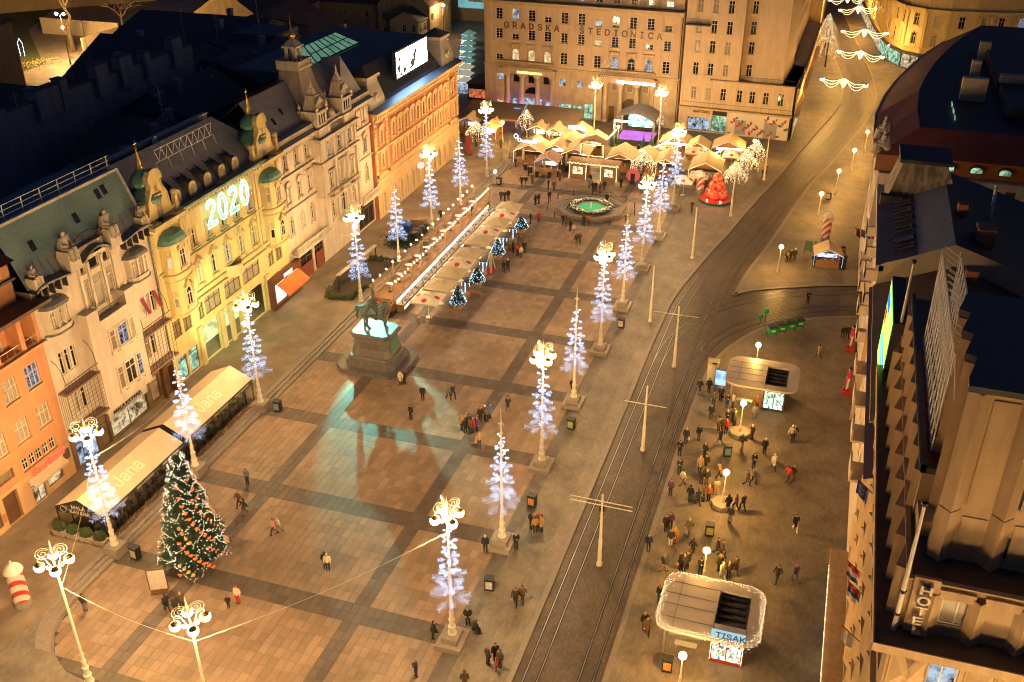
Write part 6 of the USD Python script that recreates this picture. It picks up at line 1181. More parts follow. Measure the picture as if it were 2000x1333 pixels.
# ---------------------------------------------------------------- roofs, courtyards and lanes behind the northern row
m_pw = mat('party_wall_pale', (.34, .33, .36), .85, .1, .6, .1, 12, stain=.2); m_cw = mat('court_wall_grey', (.16, .15, .16), .85, .15, .6, .1, 12, stain=.2)
def house(name, label, x0, x1, y0, y1, z, ridge, wallm, roofm, along='x', wins=0, wz=(2.0,), face='s', parapet=False, pane=None):
 t = thing(name, label, 'building'); w = MB().box(x0, x1, y0, y1, 0, z)
 if along == 'x': c = (y0+y1)/2; r = MB().quad((x0-.3, y0-.4, z), (x1+.3, y0-.4, z), (x1+.3, c, ridge), (x0-.3, c, ridge)).quad((x0-.3, y1+.4, z), (x1+.3, y1+.4, z), (x1+.3, c, ridge), (x0-.3, c, ridge)); w.poly([(x0, y0, z), (x0, y1, z), (x0, c, ridge-.15)]).poly([(x1, y0, z), (x1, y1, z), (x1, c, ridge-.15)])
 else: c = (x0+x1)/2; r = MB().quad((x0-.4, y0-.3, z), (x0-.4, y1+.3, z), (c, y1+.3, ridge), (c, y0-.3, ridge)).quad((x1+.4, y0-.3, z), (x1+.4, y1+.3, z), (c, y1+.3, ridge), (c, y0-.3, ridge)); w.poly([(x0, y0, z), (x1, y0, z), (c, y0, ridge-.15)]).poly([(x0, y1, z), (x1, y1, z), (c, y1, ridge-.15)])
 put(t, 'wall', w, wallm); put(t, 'roof', r, roofm)
 for z_ in wz:
  for k in range(wins):
   for M_, L_ in ((frame((x0, y0, 0), (1, 0, 0), (0, -1, 0)), x1-x0), (frame((x0, y0, 0), (0, 1, 0), (-1, 0, 0)), y1-y0)):
    u = L_*(k+.5)/wins; win(t, M_, u-.5, u+.5, z_, z_+1.7, 2, .66, n=.02, pane=pane or pick(.8))
 return t
# court wings
for (x0, x1, y0, y1, z, rg, ax_, w) in ((60, 75, 72, 92, 14, 17, 'y', 'dark courtyard wing behind the statue house'), (78, 92, 72, 86, 16, 19, 'x', 'dark courtyard wing behind the yellow house'), (96, 112, 76, 90, 15, 18.5, 'y', 'dark courtyard wing behind the turret house, left half'), (113, 128, 84, 96, 15.5, 19, 'x', 'dark courtyard wing behind the turret house, right half'), (132, 152, 84, 98, 16, 18.5, 'x', 'dark flat roofed wing behind the red bank'), (98, 125, 96, 110, 14.5, 19, 'x', 'long dark roof behind the pale party wall'), (128, 150, 98, 118, 15, 20, 'y', 'tall dark roof behind the courtyard'), (150, 176, 100, 128, 15, 19, 'y', 'dark brown roof towards the hill lane'), (108, 126, 112, 130, 12, 17, 'y', 'dark hipped roof beside the sloping green'), (155, 178, 82, 96, 13, 16, 'x', 'dark roof behind the market lane')):
 t = house('court_wing', w, x0, x1, y0, y1, z, rg, m_cw, m_darkr, ax_, 2, (z-5,), pane=p_dark); cx, cy = (x0+x1)/2, (y0+y1)/2
 for k in range(5):
  f, g = rng.uniform(-.85, .85), rng.uniform(-.7, .7); x, y = cx+f*(x1-x0)/2, cy+g*(y1-y0)/2; zz = rg-(rg-z)*abs(g if ax_ == 'x' else f)
  if k < 2: put(t, 'chimney', MB().box(x-.5, x+.5, y-.4, y+.4, zz-1, zz+1.6).box(x-.6, x+.6, y-.5, y+.5, zz+1.6, zz+1.75), m_pw)
  elif k < 4: s1, s2 = ((0, -(rg-z)/((y1-y0)/2)*np.sign(g)) if ax_ == 'x' else (-(rg-z)/((x1-x0)/2)*np.sign(f), 0)); put(t, 'roof_light', MB().quad(*[(x+a, y+b, zz+.06+a*s1+b*s2) for a, b in ((-.5, -.6), (.5, -.6), (.5, .6), (-.5, .6))]), p_dim)
  else: put(t, 'vent_pipe', MB().tube([(x, y, zz-.5), (x, y, zz+1.3)], .12, 6), m_gal)
gw = thing('graffiti_wall', 'long pale party wall with the black words GLAVU GORE behind the slate roof', 'wall')
put(gw, 'wall', MB().box(75.5, 93.5, 67.2, 67.6, 15, 23.4), m_pw); put(gw, 'coping', MB().box(75.4, 93.6, 67.1, 67.7, 23.4, 23.5), m_gal); put(gw, 'lettering', MB().text('GLAVU GORE.', .85, txtM((76.4, 67.17, 22.25), (1, 0, 0), (0, 0, 1)), .02, True), m_iron)
put(gw, 'satellite_dish', MB(frame((83.5, 67.0, 23.2), (1, 0, 0), (0, 0, 1), (0, -1, 0))).lathe([(.5, .15), (.35, .04), (.02, 0)], 12), m_cream)
pw = thing('party_wall', 'long pale party wall with chimney stacks across the dark courtyards', 'wall'); put(pw, 'wall', MB().box(88, 131, 95, 95.5, 8, 21.3), m_pw); put(pw, 'coping', MB().box(87.9, 131.1, 94.9, 95.6, 21.3, 21.42), m_ledge)
for (x0, x1, z) in ((89, 92, 22.0), (97.3, 101.4, 22.6), (101.7, 103, 23), (108.6, 111.1, 23.2), (113.6, 116.2, 23.2), (119, 120.2, 22.6), (125.6, 128, 23.2)): put(pw, 'chimney_stack', MB().box(x0, x1, 94.4, 95.8, 19, z), m_pw); put(pw, 'stack_cap', MB().box(x0-.1, x1+.1, 94.3, 95.9, z, z+.12), m_darkr)
an = thing('roof_antenna', 'tall rusty antenna mast with several cross arms above the courtyards', 'antenna', (96.5, 75.5, 17)); put(an, 'mast', MB().tube([(0, 0, 0), (0, 0, 8)], .07, 6), m_gab)
for z, l, a in ((7.2, 1.0, .2), (6.0, 1.3, .9), (4.6, 1.6, .3), (4.0, 1.9, 2.6), (3.1, 1.0, 1.2)):
 m = MB().tube([(-l*math.cos(a), -l*math.sin(a), z), (l*math.cos(a), l*math.sin(a), z)], .035, 4)
 for k in range(-3, 4): m.tube([(k*l/3.5*math.cos(a)-.3*math.sin(a), k*l/3.5*math.sin(a)+.3*math.cos(a), z), (k*l/3.5*math.cos(a)+.3*math.sin(a), k*l/3.5*math.sin(a)-.3*math.cos(a), z)], .015, 3)
 put(an, 'antenna_arm', m, m_gab)
for k, (x, y, z, h) in enumerate(((92.5, 93, 18, 6), (110.5, 100, 19, 5), (141, 97, 18, 6), (135, 99, 18, 8), (152, 96, 18, 7), (128, 112, 19, 6))):
 a = thing('thin_antenna', f'thin pale roof mast {["beside the party wall left of the big antenna","on the long dark roof","at the glazed roof rail","right of the blue balconies","before the brown hill roofs","on the tall dark roof"][k]}', 'antenna', (x, y, z)); put(a, 'mast', MB().tube([(0, 0, -2), (0, 0, h)], .05, 5), m_gal); put(a, 'cross_bar', MB().tube([(-.8, 0, h-.6), (.9, .1, h-.6)], .03, 4), m_gal)
cv = thing('glass_house', 'angular modern building with lit slit windows and blue lit balconies', 'building'); put(cv, 'wall', MB().box(137, 150, 86, 99, 0, 17.5).box(150, 158, 92, 100, 0, 19), m_cw); put(cv, 'slit_window', MB().box(137.5, 143, 85.9, 85.95, 15.8, 16.5), p_lit); put(cv, 'slit_window', MB().box(136.95, 136.98, 87, 93, 14.0, 15.2), p_lit)
for z in (14, 16.2): put(cv, 'balcony_rail', railing(railing(MB(frame((0, 91.9, 0), (1, 0, 0), (0, -1, 0))), 150.2, 158, .6, z, 1.2, .5), 150.2, 158, .2, z, 1.2, .5), m_gal)
# top left: sloping green, lane and facade
gl = MB().flat(sg.Polygon([(150, 172), (186, 176), (215, 206), (262, 232), (262, 300), (150, 300)]), .015); solo('lawn', gl, mat('winter_lawn', (.05, .06, .018), .9, .35, .8, .4, 20), kind='structure')
for k in range(9): solo('crossing_stripe', MB().flat(sg.Polygon([(171+1.1*k-.25, 158), (171+1.1*k+.25, 158), (177+1.1*k+.25, 166), (177+1.1*k-.25, 166)]), .012), mat('road_paint', (.6, .56, .5), .7, .15), kind='structure')
cl = thing('hill_facade', 'big plain ochre facade above the green at top left', 'building'); put(cl, 'wall', MB().box(205, 262, 232, 240, 0, 26).add([(262, 200, 0), (230, 232, 0), (230, 232, 20), (262, 200, 20)], [(0, 1, 2, 3)]), mat('ochre_facade', (.5, .36, .17), .85, .1, .3, .1, 8, stain=.15))
wlh = thing('retaining_wall', 'low pale garden wall beside the sloping green', 'wall'); put(wlh, 'wall', MB().box(200, 214, 176, 176.5, 0, 3).box(213.5, 214, 176, 200, 0, 4), m_gab)
dl = thing('old_street_lamp', 'double armed street lamp shining on the green at top left', 'street lamp', (188.1, 170.2, 0)); put(dl, 'post', MB().lathe([(.2, 0), (.12, 1), (.08, 11)], 8), m_iron)
for s in (-1, 1): put(dl, 'globe', MB().ball((0, s*1.0, 11.2), .35, 1), emit('hill_lamp_lit', (1.0, .58, .2), 5000.0), smooth=True); put(dl, 'arm', MB().tube([(0, 0, 10.8), (0, s*.6, 11.4), (0, s*1.0, 11.55)], .04, 5), m_iron)
put(dl, 'low_globe', MB().ball((0, 0, 8.2), .25, 1), emit('hill_lamp_lit', (1.0, .58, .2), 5000.0), smooth=True)
def bare_tree(label, x, y, h, seed, lights=0):
 r = np.random.default_rng(seed); t = thing('bare_tree', label, 'tree', (x, y, 0)); mb = MB(); tips = []
 def grow(p, d, L, rad, lev):
  q = p+d*L; mid = (p+q)/2+r.normal(0, L*.06, 3); mb.tube([p, mid, q], [rad, rad*.85, rad*.68], 6 if lev < 2 else 4, cap=False)
  if lev >= 5: tips.append(q); return
  for _ in range(3 if lev < 4 else 2):
   e = d+r.normal(0, .42, 3); e[2] = e[2]*.8+.12; grow(q, e/np.linalg.norm(e), L*r.uniform(.62, .82), rad*.62, lev+1)
 tr = MB().tube([(0, 0, 0), (.05, .1, h*.15), (.1, .05, h*.28)], [h*.035, h*.026, h*.022], 8); put(t, 'trunk', tr, mat('bark', (.07, .05, .035), .9, .25, 5, .4, 12)); grow(np.array([.1, .05, h*.27]), np.array([0, 0, 1.]), h*.2, h*.021, 0)
 put(t, 'crown', mb, mat('bark', (.07, .05, .035)), kind='stuff')
 if lights: put(t, 'fairy_lights', dots(MB(), np.array(tips)[r.choice(len(tips), min(lights, len(tips)), False)], .035), m_ledw, kind='stuff')
 return t
bare_tree('large bare tree on the green at top left', 198.5, 178, 22, 3); bare_tree('bare tree right of the street lamp at top left', 207, 169, 15, 4); bare_tree('bare tree behind the lit lane beside the gabled houses', 246, 104, 17, 6)
sp = thing('light_figure', 'small arch shaped light figure standing on the green', 'light decoration', (191, 186.4, 0)); put(sp, 'lit_frame', MB().tube([(.0, -.6, 0), (0, -.7, 3), (0, 0, 4.2), (0, .7, 3), (0, .6, 0)], .06, 5), m_led)
fb = thing('flower_bed', 'patch of pale flowers on the green', 'flower bed', (184, 178, 0)); put(fb, 'blossoms', dots(MB(), np.column_stack([rng.normal(0, 3, 160), rng.normal(0, 1.6, 160), rng.uniform(.2, .6, 160)]), .12), mat('blossom_pale', (.6, .5, .2), .8), kind='stuff'); put(fb, 'leaves', dots(MB(), np.column_stack([rng.normal(0, 3, 260), rng.normal(0, 1.6, 260), rng.uniform(.05, .3, 260)]), .16), mat('leaf_dull', (.06, .07, .02), .8), kind='stuff')
lh = thing('slatted_house', 'ochre house front with slanted balcony blinds at the left edge', 'building'); put(lh, 'wall', MB().box(146, 160, 157, 175, 0, 15.6), mat('ochre_facade', (.5, .36, .17))); put(lh, 'roof', MB().box(145.5, 160.5, 156.5, 175.5, 15.6, 16), m_darkr)
for k in range(4):
 for z in (3, 6.5, 10): put(lh, 'balcony', MB().box(144.9, 146, 158+4.2*k, 161+4.2*k, z, z+.2).box(144.9, 145.0, 158+4.2*k, 161+4.2*k, z+.2, z+1.2), m_gab); win(lh, frame((146, 157, 0), (0, 1, 0), (-1, 0, 0)), 1.6+4.2*k, 3.4+4.2*k, z+.3, z+2.4, 2, 0, n=.02, pane=pick())
# old town houses and the market lane at top centre
m_old = mat('old_plaster_ochre', (.5, .37, .2), .85, .1, .6, .15, 12, stain=.2)
house('old_house', 'brown roofed old house with gable and lit windows above the bank roof', 232, 246, 98, 112, 9, 15, m_old, m_brownr, 'x', 4, (2, 5.5)); house('old_house', 'long brown roofed old house at the top edge', 236, 262, 114, 150, 8, 15, m_old, m_brownr, 'y', 6, (2, 4.8)); house('old_house', 'small pale shop house beside the market lane', 226, 234, 98.5, 106, 6.5, 9, m_gab, m_darkr, 'x', 3, (1, 4)); house('old_house', 'dim brown roofed old house at the top left centre', 205, 232, 128, 148, 9, 15.5, m_old, m_brownr, 'x', 5, (2, 5.5)); house('old_house', 'dim brown roofed old house beside the hill lane', 180, 204, 108, 126, 9, 15, m_old, m_brownr, 'x', 4, (2, 5.5))
bl = thing('lit_hoarding', 'tall pale house with a teal lit advertising sheet at the end of the lane', 'building'); put(bl, 'wall', MB().box(262, 270, 88, 108, 0, 16), m_gab); put(bl, 'advert_sheet', MB().box(261.8, 261.95, 91, 102, 3.5, 14), emit('advert_teal', (.25, .62, .66), .75, .35, .3)); put(bl, 'advert_lettering', MB().box(261.7, 261.78, 94, 99, 5.2, 5.7), m_cream)
lw = thing('lane_house', 'tall shadowed house along the right side of the market lane', 'building'); put(lw, 'wall', MB().box(203, 258, 62, 72.5, 0, 17), m_old)
for k in range(9): win(lw, frame((203, 72.5, 0), (1, 0, 0), (0, 1, 0)), 2+6*k, 3.4+6*k, 6, 8.2, 2, .66, n=.02, pane=pick())
put(lw, 'roof', MB().box(202.5, 258.5, 61.5, 73, 17, 17.6), m_darkr)
rt = thing('back_row', 'row of pale houses behind the savings bank at the top edge', 'building'); put(rt, 'wall', MB().box(215, 236, 10, 60, 0, 19), m_old); put(rt, 'roof', MB().quad((214, 9, 19), (214, 61, 19), (226, 61, 24), (226, 9, 24)), m_darkr)
# far end of the shopping street
fe = thing('street_end_house', 'distant pale house row closing the left side of the lit street', 'building'); put(fe, 'wall', MB().box(240, 420, 7, 24, 0, 17), m_cor); put(fe, 'roof', MB().box(239.5, 420, 6.4, 24, 17, 17.8), m_darkr)
for k in range(20):
 for z in (5.5, 9.5, 13): win(fe, frame((240, 7, 0), (1, 0, 0), (0, -1, 0)), 2+4.4*k, 3.3+4.4*k, z, z+2.2, 2, .66, n=.02, pane=pick())
for x, y, w in ((236, 96, 'at the far end of the market lane'),): 
 t_ = thing('lane_lamp', 'small lit lamp on the corner house of the market lane', 'street lamp', (x, y, 0)); put(t_, 'post', MB().lathe([(.1, 0), (.05, 8.5)], 6), m_iron); put(t_, 'globe', MB().ball((0, 0, 8.8), .35, 1), emit('lane_lamp_lit', (1, .62, .28), 700.0), smooth=True)
# ---------------------------------------------------------------- rider statue and its teal floodlight
m_bronze = mat('bronze_patina', (.10, .145, .135), .55, .35, 3, .25, 14, metal=.25, tint=(.05, .065, .065)); m_plinth = mat('plinth_granite_grey', (.145, .13, .125), .5, .2, 2.5, .15, 30, stain=.15)
PX, PY = 84.9, 43.75
def octa(hx, hy, c): return [(PX-hx, PY-hy+c), (PX-hx+c, PY-hy), (PX+hx-c, PY-hy), (PX+hx, PY-hy+c), (PX+hx, PY+hy-c), (PX+hx-c, PY+hy), (PX-hx+c, PY+hy), (PX-hx, PY+hy-c)]
t = thing('statue_plinth', 'tall grey stone plinth with chamfered corners under the bronze rider', 'plinth')
put(t, 'platform', MB().prism(octa(3.3, 3.9, 1.1), 0, .42), m_plinth)
def tier(lv):
 m = MB(); prev = None
 for hx, hy, c, z in lv:
  s = [(x, y, z) for x, y in octa(hx, hy, c)]
  if prev:
   for i in range(8): m.quad(prev[i], prev[(i+1) % 8], s[(i+1) % 8], s[i])
  prev = s
 return m.poly(prev)
put(t, 'base_mouldings', tier([(2.55, 2.85, .55, .42), (2.5, 2.8, .55, 1.0), (2.3, 2.62, .5, 1.1), (2.3, 2.6, .5, 1.45), (2.1, 2.45, .5, 1.6)]), m_plinth)
put(t, 'shaft', tier([(1.95, 2.3, .5, 1.6), (1.72, 2.12, .5, 2.4), (1.6, 2.02, .5, 3.6)]), m_plinth)
put(t, 'cornice', tier([(1.6, 2.02, .5, 3.6), (1.95, 2.4, .6, 3.85), (2.0, 2.45, .6, 4.0), (1.75, 2.2, .55, 4.22)]), m_plinth)
put(t, 'relief_panel', MB().quad((PX-1.75, PY+1.2, 1.9), (PX-1.75, PY-1.2, 1.9), (PX-1.67, PY-1.2, 3.2), (PX-1.67, PY+1.2, 3.2)), mat('bronze_relief', (.12, .10, .085), .5, .4, 5, .5, 12)); put(t, 'side_relief', MB().quad((PX-1.0, PY-2.27, 1.9), (PX+1.0, PY-2.27, 1.9), (PX+1.0, PY-2.1, 3.3), (PX-1.0, PY-2.1, 3.3)), mat('bronze_relief_green', (.08, .2, .15), .5, .4, 5, .5, 12))
t = thing('rider_statue', 'green bronze statue of a rider in a plumed cap on a walking horse', 'statue', (PX, PY, 4.22), -PI/2)   # +x of the figure looks along -y
s_ = 1.0
B = lambda a, ra, b, rb: bone(a, ra, b, rb)
hs_ = B((-1.15, 0, 2.0), .62, (.55, 0, 2.0), .6)+B((-1.1, .12, 1.95), .55, (-1.35, 0, 2.1), .5)+B((.5, 0, 1.95), .58, (.95, 0, 2.15), .45)+B((.85, 0, 2.2), .5, (1.35, 0, 2.95), .3)+B((1.35, 0, 2.95), .3, (1.5, 0, 3.15), .24)
hs_ += B((1.48, 0, 3.15), .25, (1.85, 0, 2.55), .15)+B((1.85, 0, 2.55), .15, (1.92, 0, 2.4), .13)+B((1.42, .1, 3.35), .06, (1.4, .12, 3.55), .02)+B((1.42, -.1, 3.35), .06, (1.4, -.12, 3.55), .02)
hs_ += B((.9, 0, 2.7), .12, (1.3, 0, 3.35), .1)+B((-1.6, 0, 2.4), .14, (-2.0, 0, 2.3), .17)+B((-2.0, 0, 2.3), .18, (-2.1, 0, 1.2), .1)+B((-2.1, 0, 1.2), .16, (-2.05, 0, .9), .04)
for (sh, kn, ft, hf) in (((.75, .3, 1.75), (1.05, .3, 1.05), (.95, .3, .45), (1.1, .3, .1)), ((.7, -.3, 1.75), (1.45, -.3, 1.35), (1.4, -.3, .75), (1.55, -.3, .45)), ((-1.2, .3, 1.7), (-1.0, .32, 1.05), (-1.45, .3, .5), (-1.35, .3, .1)), ((-1.2, -.3, 1.7), (-.75, -.32, 1.05), (-.85, -.3, .5), (-.62, -.3, .1))):
 hs_ += B(sh, .34, kn, .17)+B(kn, .16, ft, .1)+B(ft, .1, hf, .12)+B(hf, .13, (hf[0]+.08, hf[1], hf[2]-.05), .15)
def rough(q, a=.03, f=9):
 v, f_, _ = meshkit.arrays(q); m = trimesh.Trimesh(v, f_).subdivide_to_size(.16); v = np.array(m.vertices); return v+(meshkit.noise(v*f)[:, None]-.5)*a*2, m.faces
put(t, 'horse', rough(hs_), m_bronze, smooth=50)
rd = B((-.05, 0, 2.6), .38, (-.02, 0, 3.35), .34)+B((-.02, .3, 3.5), .17, (-.02, -.3, 3.5), .17)+B((0, 0, 3.6), .13, (.03, 0, 3.85), .14)+B((.03, 0, 3.9), .19, (.05, 0, 3.98), .17)
for k in (1, -1): rd += B((0, .28*k, 2.55), .24, (.5, .55*k, 2.15), .17)+B((.5, .55*k, 2.15), .16, (.35, .62*k, 1.45), .12)+B((.35, .62*k, 1.45), .1, (.6, .63*k, 1.4), .08)+B((0, .36*k, 3.45), .15, (.1, .48*k, 2.95), .12)
rd += B((.1, .48, 2.95), .12, (.55, .2, 2.9), .09)+B((.1, -.48, 2.95), .12, (.5, -.4, 2.75), .09)
put(t, 'rider', rough(rd), m_bronze, smooth=50)
put(t, 'cloak', rough(B((-.3, .2, 3.4), .22, (-.85, .45, 2.0), .3)+B((-.3, -.2, 3.4), .22, (-.85, -.45, 2.0), .3)+B((-.85, .45, 2.0), .3, (-.9, -.45, 2.0), .3)+B((-.8, .5, 2.0), .2, (-.8, .62, 1.2), .12)+B((-.8, -.5, 2.0), .2, (-.8, -.62, 1.2), .12), .06, 6), m_bronze, smooth=50)
put(t, 'plumed_cap', rough(B((.03, 0, 4.1), .19, (.02, 0, 4.35), .2)+B((.02, 0, 4.45), .07, (-.12, 0, 4.75), .05)), m_bronze, smooth=50)
put(t, 'red_scarf', MB().tube([(.2*math.cos(a), .2*math.sin(a), 3.7) for a in np.arange(0, 2*PI, .5)], .06, 5, closed=True).box(.25, .33, .12, .28, 3.1, 3.6), mat('scarf_red', (.5, .03, .04), .8))
def floodlight(label, pos, tgt, col, inten, cone, grp='floodlights on the lamp posts'):
 t = thing('floodlight', label, 'floodlight', group=grp); p, q = np.array(pos, float), np.array(tgt, float); d = (q-p)/np.linalg.norm(q-p)
 a = np.cross(d, [0, 0, 1.]); a /= np.linalg.norm(a); b_ = np.cross(a, d)
 M = np.eye(4); M[:3, 0], M[:3, 1], M[:3, 2], M[:3, 3] = a, b_, d, p
 put(t, 'housing', MB(M).lathe([(.1, -.5), (.2, -.42), (.3, -.05), (.33, 0), (.3, 0), (.2, -.3)], 12), m_cream, smooth=40)
 put(t, 'lens', MB(M).lathe([(.29, -.06), (.01, -.05)], 12), emit('floodlight_lens_%s' % label[:5].strip().replace(' ', '_'), col, 30.0))
 L = UsdLux.SphereLight.Define(stage, t+'/lamp'); L.CreateRadiusAttr(.12); L.CreateIntensityAttr(inten); L.CreateColorAttr(Gf.Vec3f(*col)); L.CreateNormalizeAttr(True)
 sh = UsdLux.ShapingAPI.Apply(L.GetPrim()); sh.CreateShapingConeAngleAttr(cone); sh.CreateShapingConeSoftnessAttr(.35)
 z = -d; x = np.cross([0, 0, 1.], z); x /= np.linalg.norm(x); y = np.cross(z, x); e = p+d*.12
 L.AddTransformOp().Set(Gf.Matrix4d(*x, 0, *y, 0, *z, 0, *e, 1))
floodlight('teal floodlight on the candelabra behind the statue', (96.9, 51.6, 10.2), (82.3, 42.3, 3.9), (.18, 1.0, .80), FLOOD_I, 15)
floodlight('pale green floodlight on the candelabra by the cafe tent end', (72.6, 51.6, 9.6), (84, 61, 5.5), (.75, 1.0, .45), FLOOD2_I, 30)
for k, (x, w) in enumerate(((49.05+2*11.41, 'third'), (49.05+4*11.41, 'fifth'))): floodlight(f'white cone floodlight on the {w} pedestal candelabra', (x, 21.3, 11.0), (x+8, 40, 0), (1.0, .75, .45), FLOOD3_I, 35)

# ---------------------------------------------------------------- christmas tree
TXX, TYY = 50.7, 44.0
t = thing('christmas_tree', 'tall christmas tree with white light chains and orange ornaments', 'tree', (TXX, TYY, 0)); rg = np.random.default_rng(21)
put(t, 'trunk', MB().lathe([(.22, 0), (.1, 9)], 8), mat('bark', (.07, .05, .035)))
cr = MB(); HT_ = 12.0
def R_of(z): return 2.55*(1-(z-.9)/(HT_-.8))**.92+.05
N_ = 5200; zz = .9+(HT_-1.0)*(1-np.sqrt(1-rg.random(N_)*.985)); aa = rg.random(N_)*2*PI
for z, a in zip(zz, aa):
 lob = 1+.13*math.sin(a*5+z*1.7)+.10*math.sin(z*5.2+a); R = R_of(z)*lob*rg.uniform(.55, 1.06); d = np.array([math.cos(a), math.sin(a), -.22+rg.normal(0, .16)]); L = min(.75, .3+R*.3)*rg.uniform(.7, 1.15)
 p = np.array([math.cos(a)*(R-L), math.sin(a)*(R-L), z+.25*L]); q = p+d*L; s = np.array([-math.sin(a), math.cos(a), rg.normal(0, .5)])*L*.2
 m_ = p+d*L*.55; cr.add([p, m_+s, q, m_-s], [(0, 1, 2), (0, 2, 3)])
put(t, 'crown', cr, mat('fir_needles', (.022, .045, .018), .8, .5, 6), kind='stuff')
pts = []
for k in range(9):
 ph = k*.7; z0 = 1.2+k*1.12
 for a in np.arange(0, 2*PI, .055): z = z0+.45*math.sin(a*3+ph)+.5*a/PI-.5; R = R_of(z)*(1+.13*math.sin(a*5+z*1.7))*1.03; pts.append((R*math.cos(a)+rg.normal(0, .07), R*math.sin(a)+rg.normal(0, .07), z+rg.normal(0, .12)))
for _ in range(480): z = .9+(HT_-1.1)*(1-math.sqrt(1-rg.random()*.985)); a = rg.random()*2*PI; R = R_of(z)*(1+.13*math.sin(a*5+z*1.7))*rg.uniform(.95, 1.05); pts.append((R*math.cos(a), R*math.sin(a), z))
put(t, 'fairy_lights', dots(MB(), pts, .022), emit('tree_lights', (1.0, .85, .6), 8.0), kind='stuff')
mo, mg, mwr = mat('ornament_orange', (.75, .2, .05), .4), mat('ornament_gold', (.8, .55, .2), .25, metal=.6), mat('ornament_white_red', (.75, .45, .35), .5)
for k in range(96):
 z = 1.0+10.3*(1-math.sqrt(1-((k*.618) % 1)*.97)); a = PI+.15+((k*.754) % 1)*PI*1.15; R = R_of(z)*1.07; c = np.array([R*math.cos(a), R*math.sin(a), z]); tt = np.array([-math.sin(a), math.cos(a), 0]); nn_ = np.array([math.cos(a), math.sin(a), .25]); kd = k % 4
 M = np.eye(4); M[:3, 0], M[:3, 1], M[:3, 2], M[:3, 3] = tt, (0, 0, 1), nn_, c
 if kd == 0: hp_ = [(.2*math.sin(x)**3, .2*(.81*math.cos(x)-.31*math.cos(2*x)-.12*math.cos(3*x))) for x in np.arange(0, 2*PI, .4)]; v, f = trimesh.creation.triangulate_polygon(sg.Polygon(hp_).buffer(0), engine='earcut'); put(t, 'heart_ornament', MB(M).add(np.column_stack([v, np.zeros(len(v))]), f), mo)
 elif kd == 1: put(t, 'gold_ball', MB().ball(c, .16, 1), mg, smooth=True)
 elif kd == 2: put(t, 'candy_ornament', MB(M).box(-.09, .09, -.28, .28, -.04, .04), mwr)
 else: put(t, 'star_ornament', MB(M).poly([(.2*(1 if i % 2 else .5)*math.cos(i*PI/5), .2*(1 if i % 2 else .5)*math.sin(i*PI/5), 0) for i in range(10)]), mo)
bd = thing('notice_board', 'leaning white notice board with drawings beside the christmas tree', 'board', (46.9, 44.9, 0), .5); put(bd, 'panel', MB().box(-.05, .05, -.65, .65, .15, 2.1), mat('board_print', (.6, .5, .42), .6, .3, 7)); put(bd, 'frame', MB().box(-.07, .07, -.72, -.65, .1, 2.2).box(-.07, .07, .65, .72, .1, 2.2).box(-.07, .07, -.72, .72, 2.1, 2.2), m_wbr); put(bd, 'foot', MB().box(-.5, .5, -.6, .6, 0, .12), m_wbr)

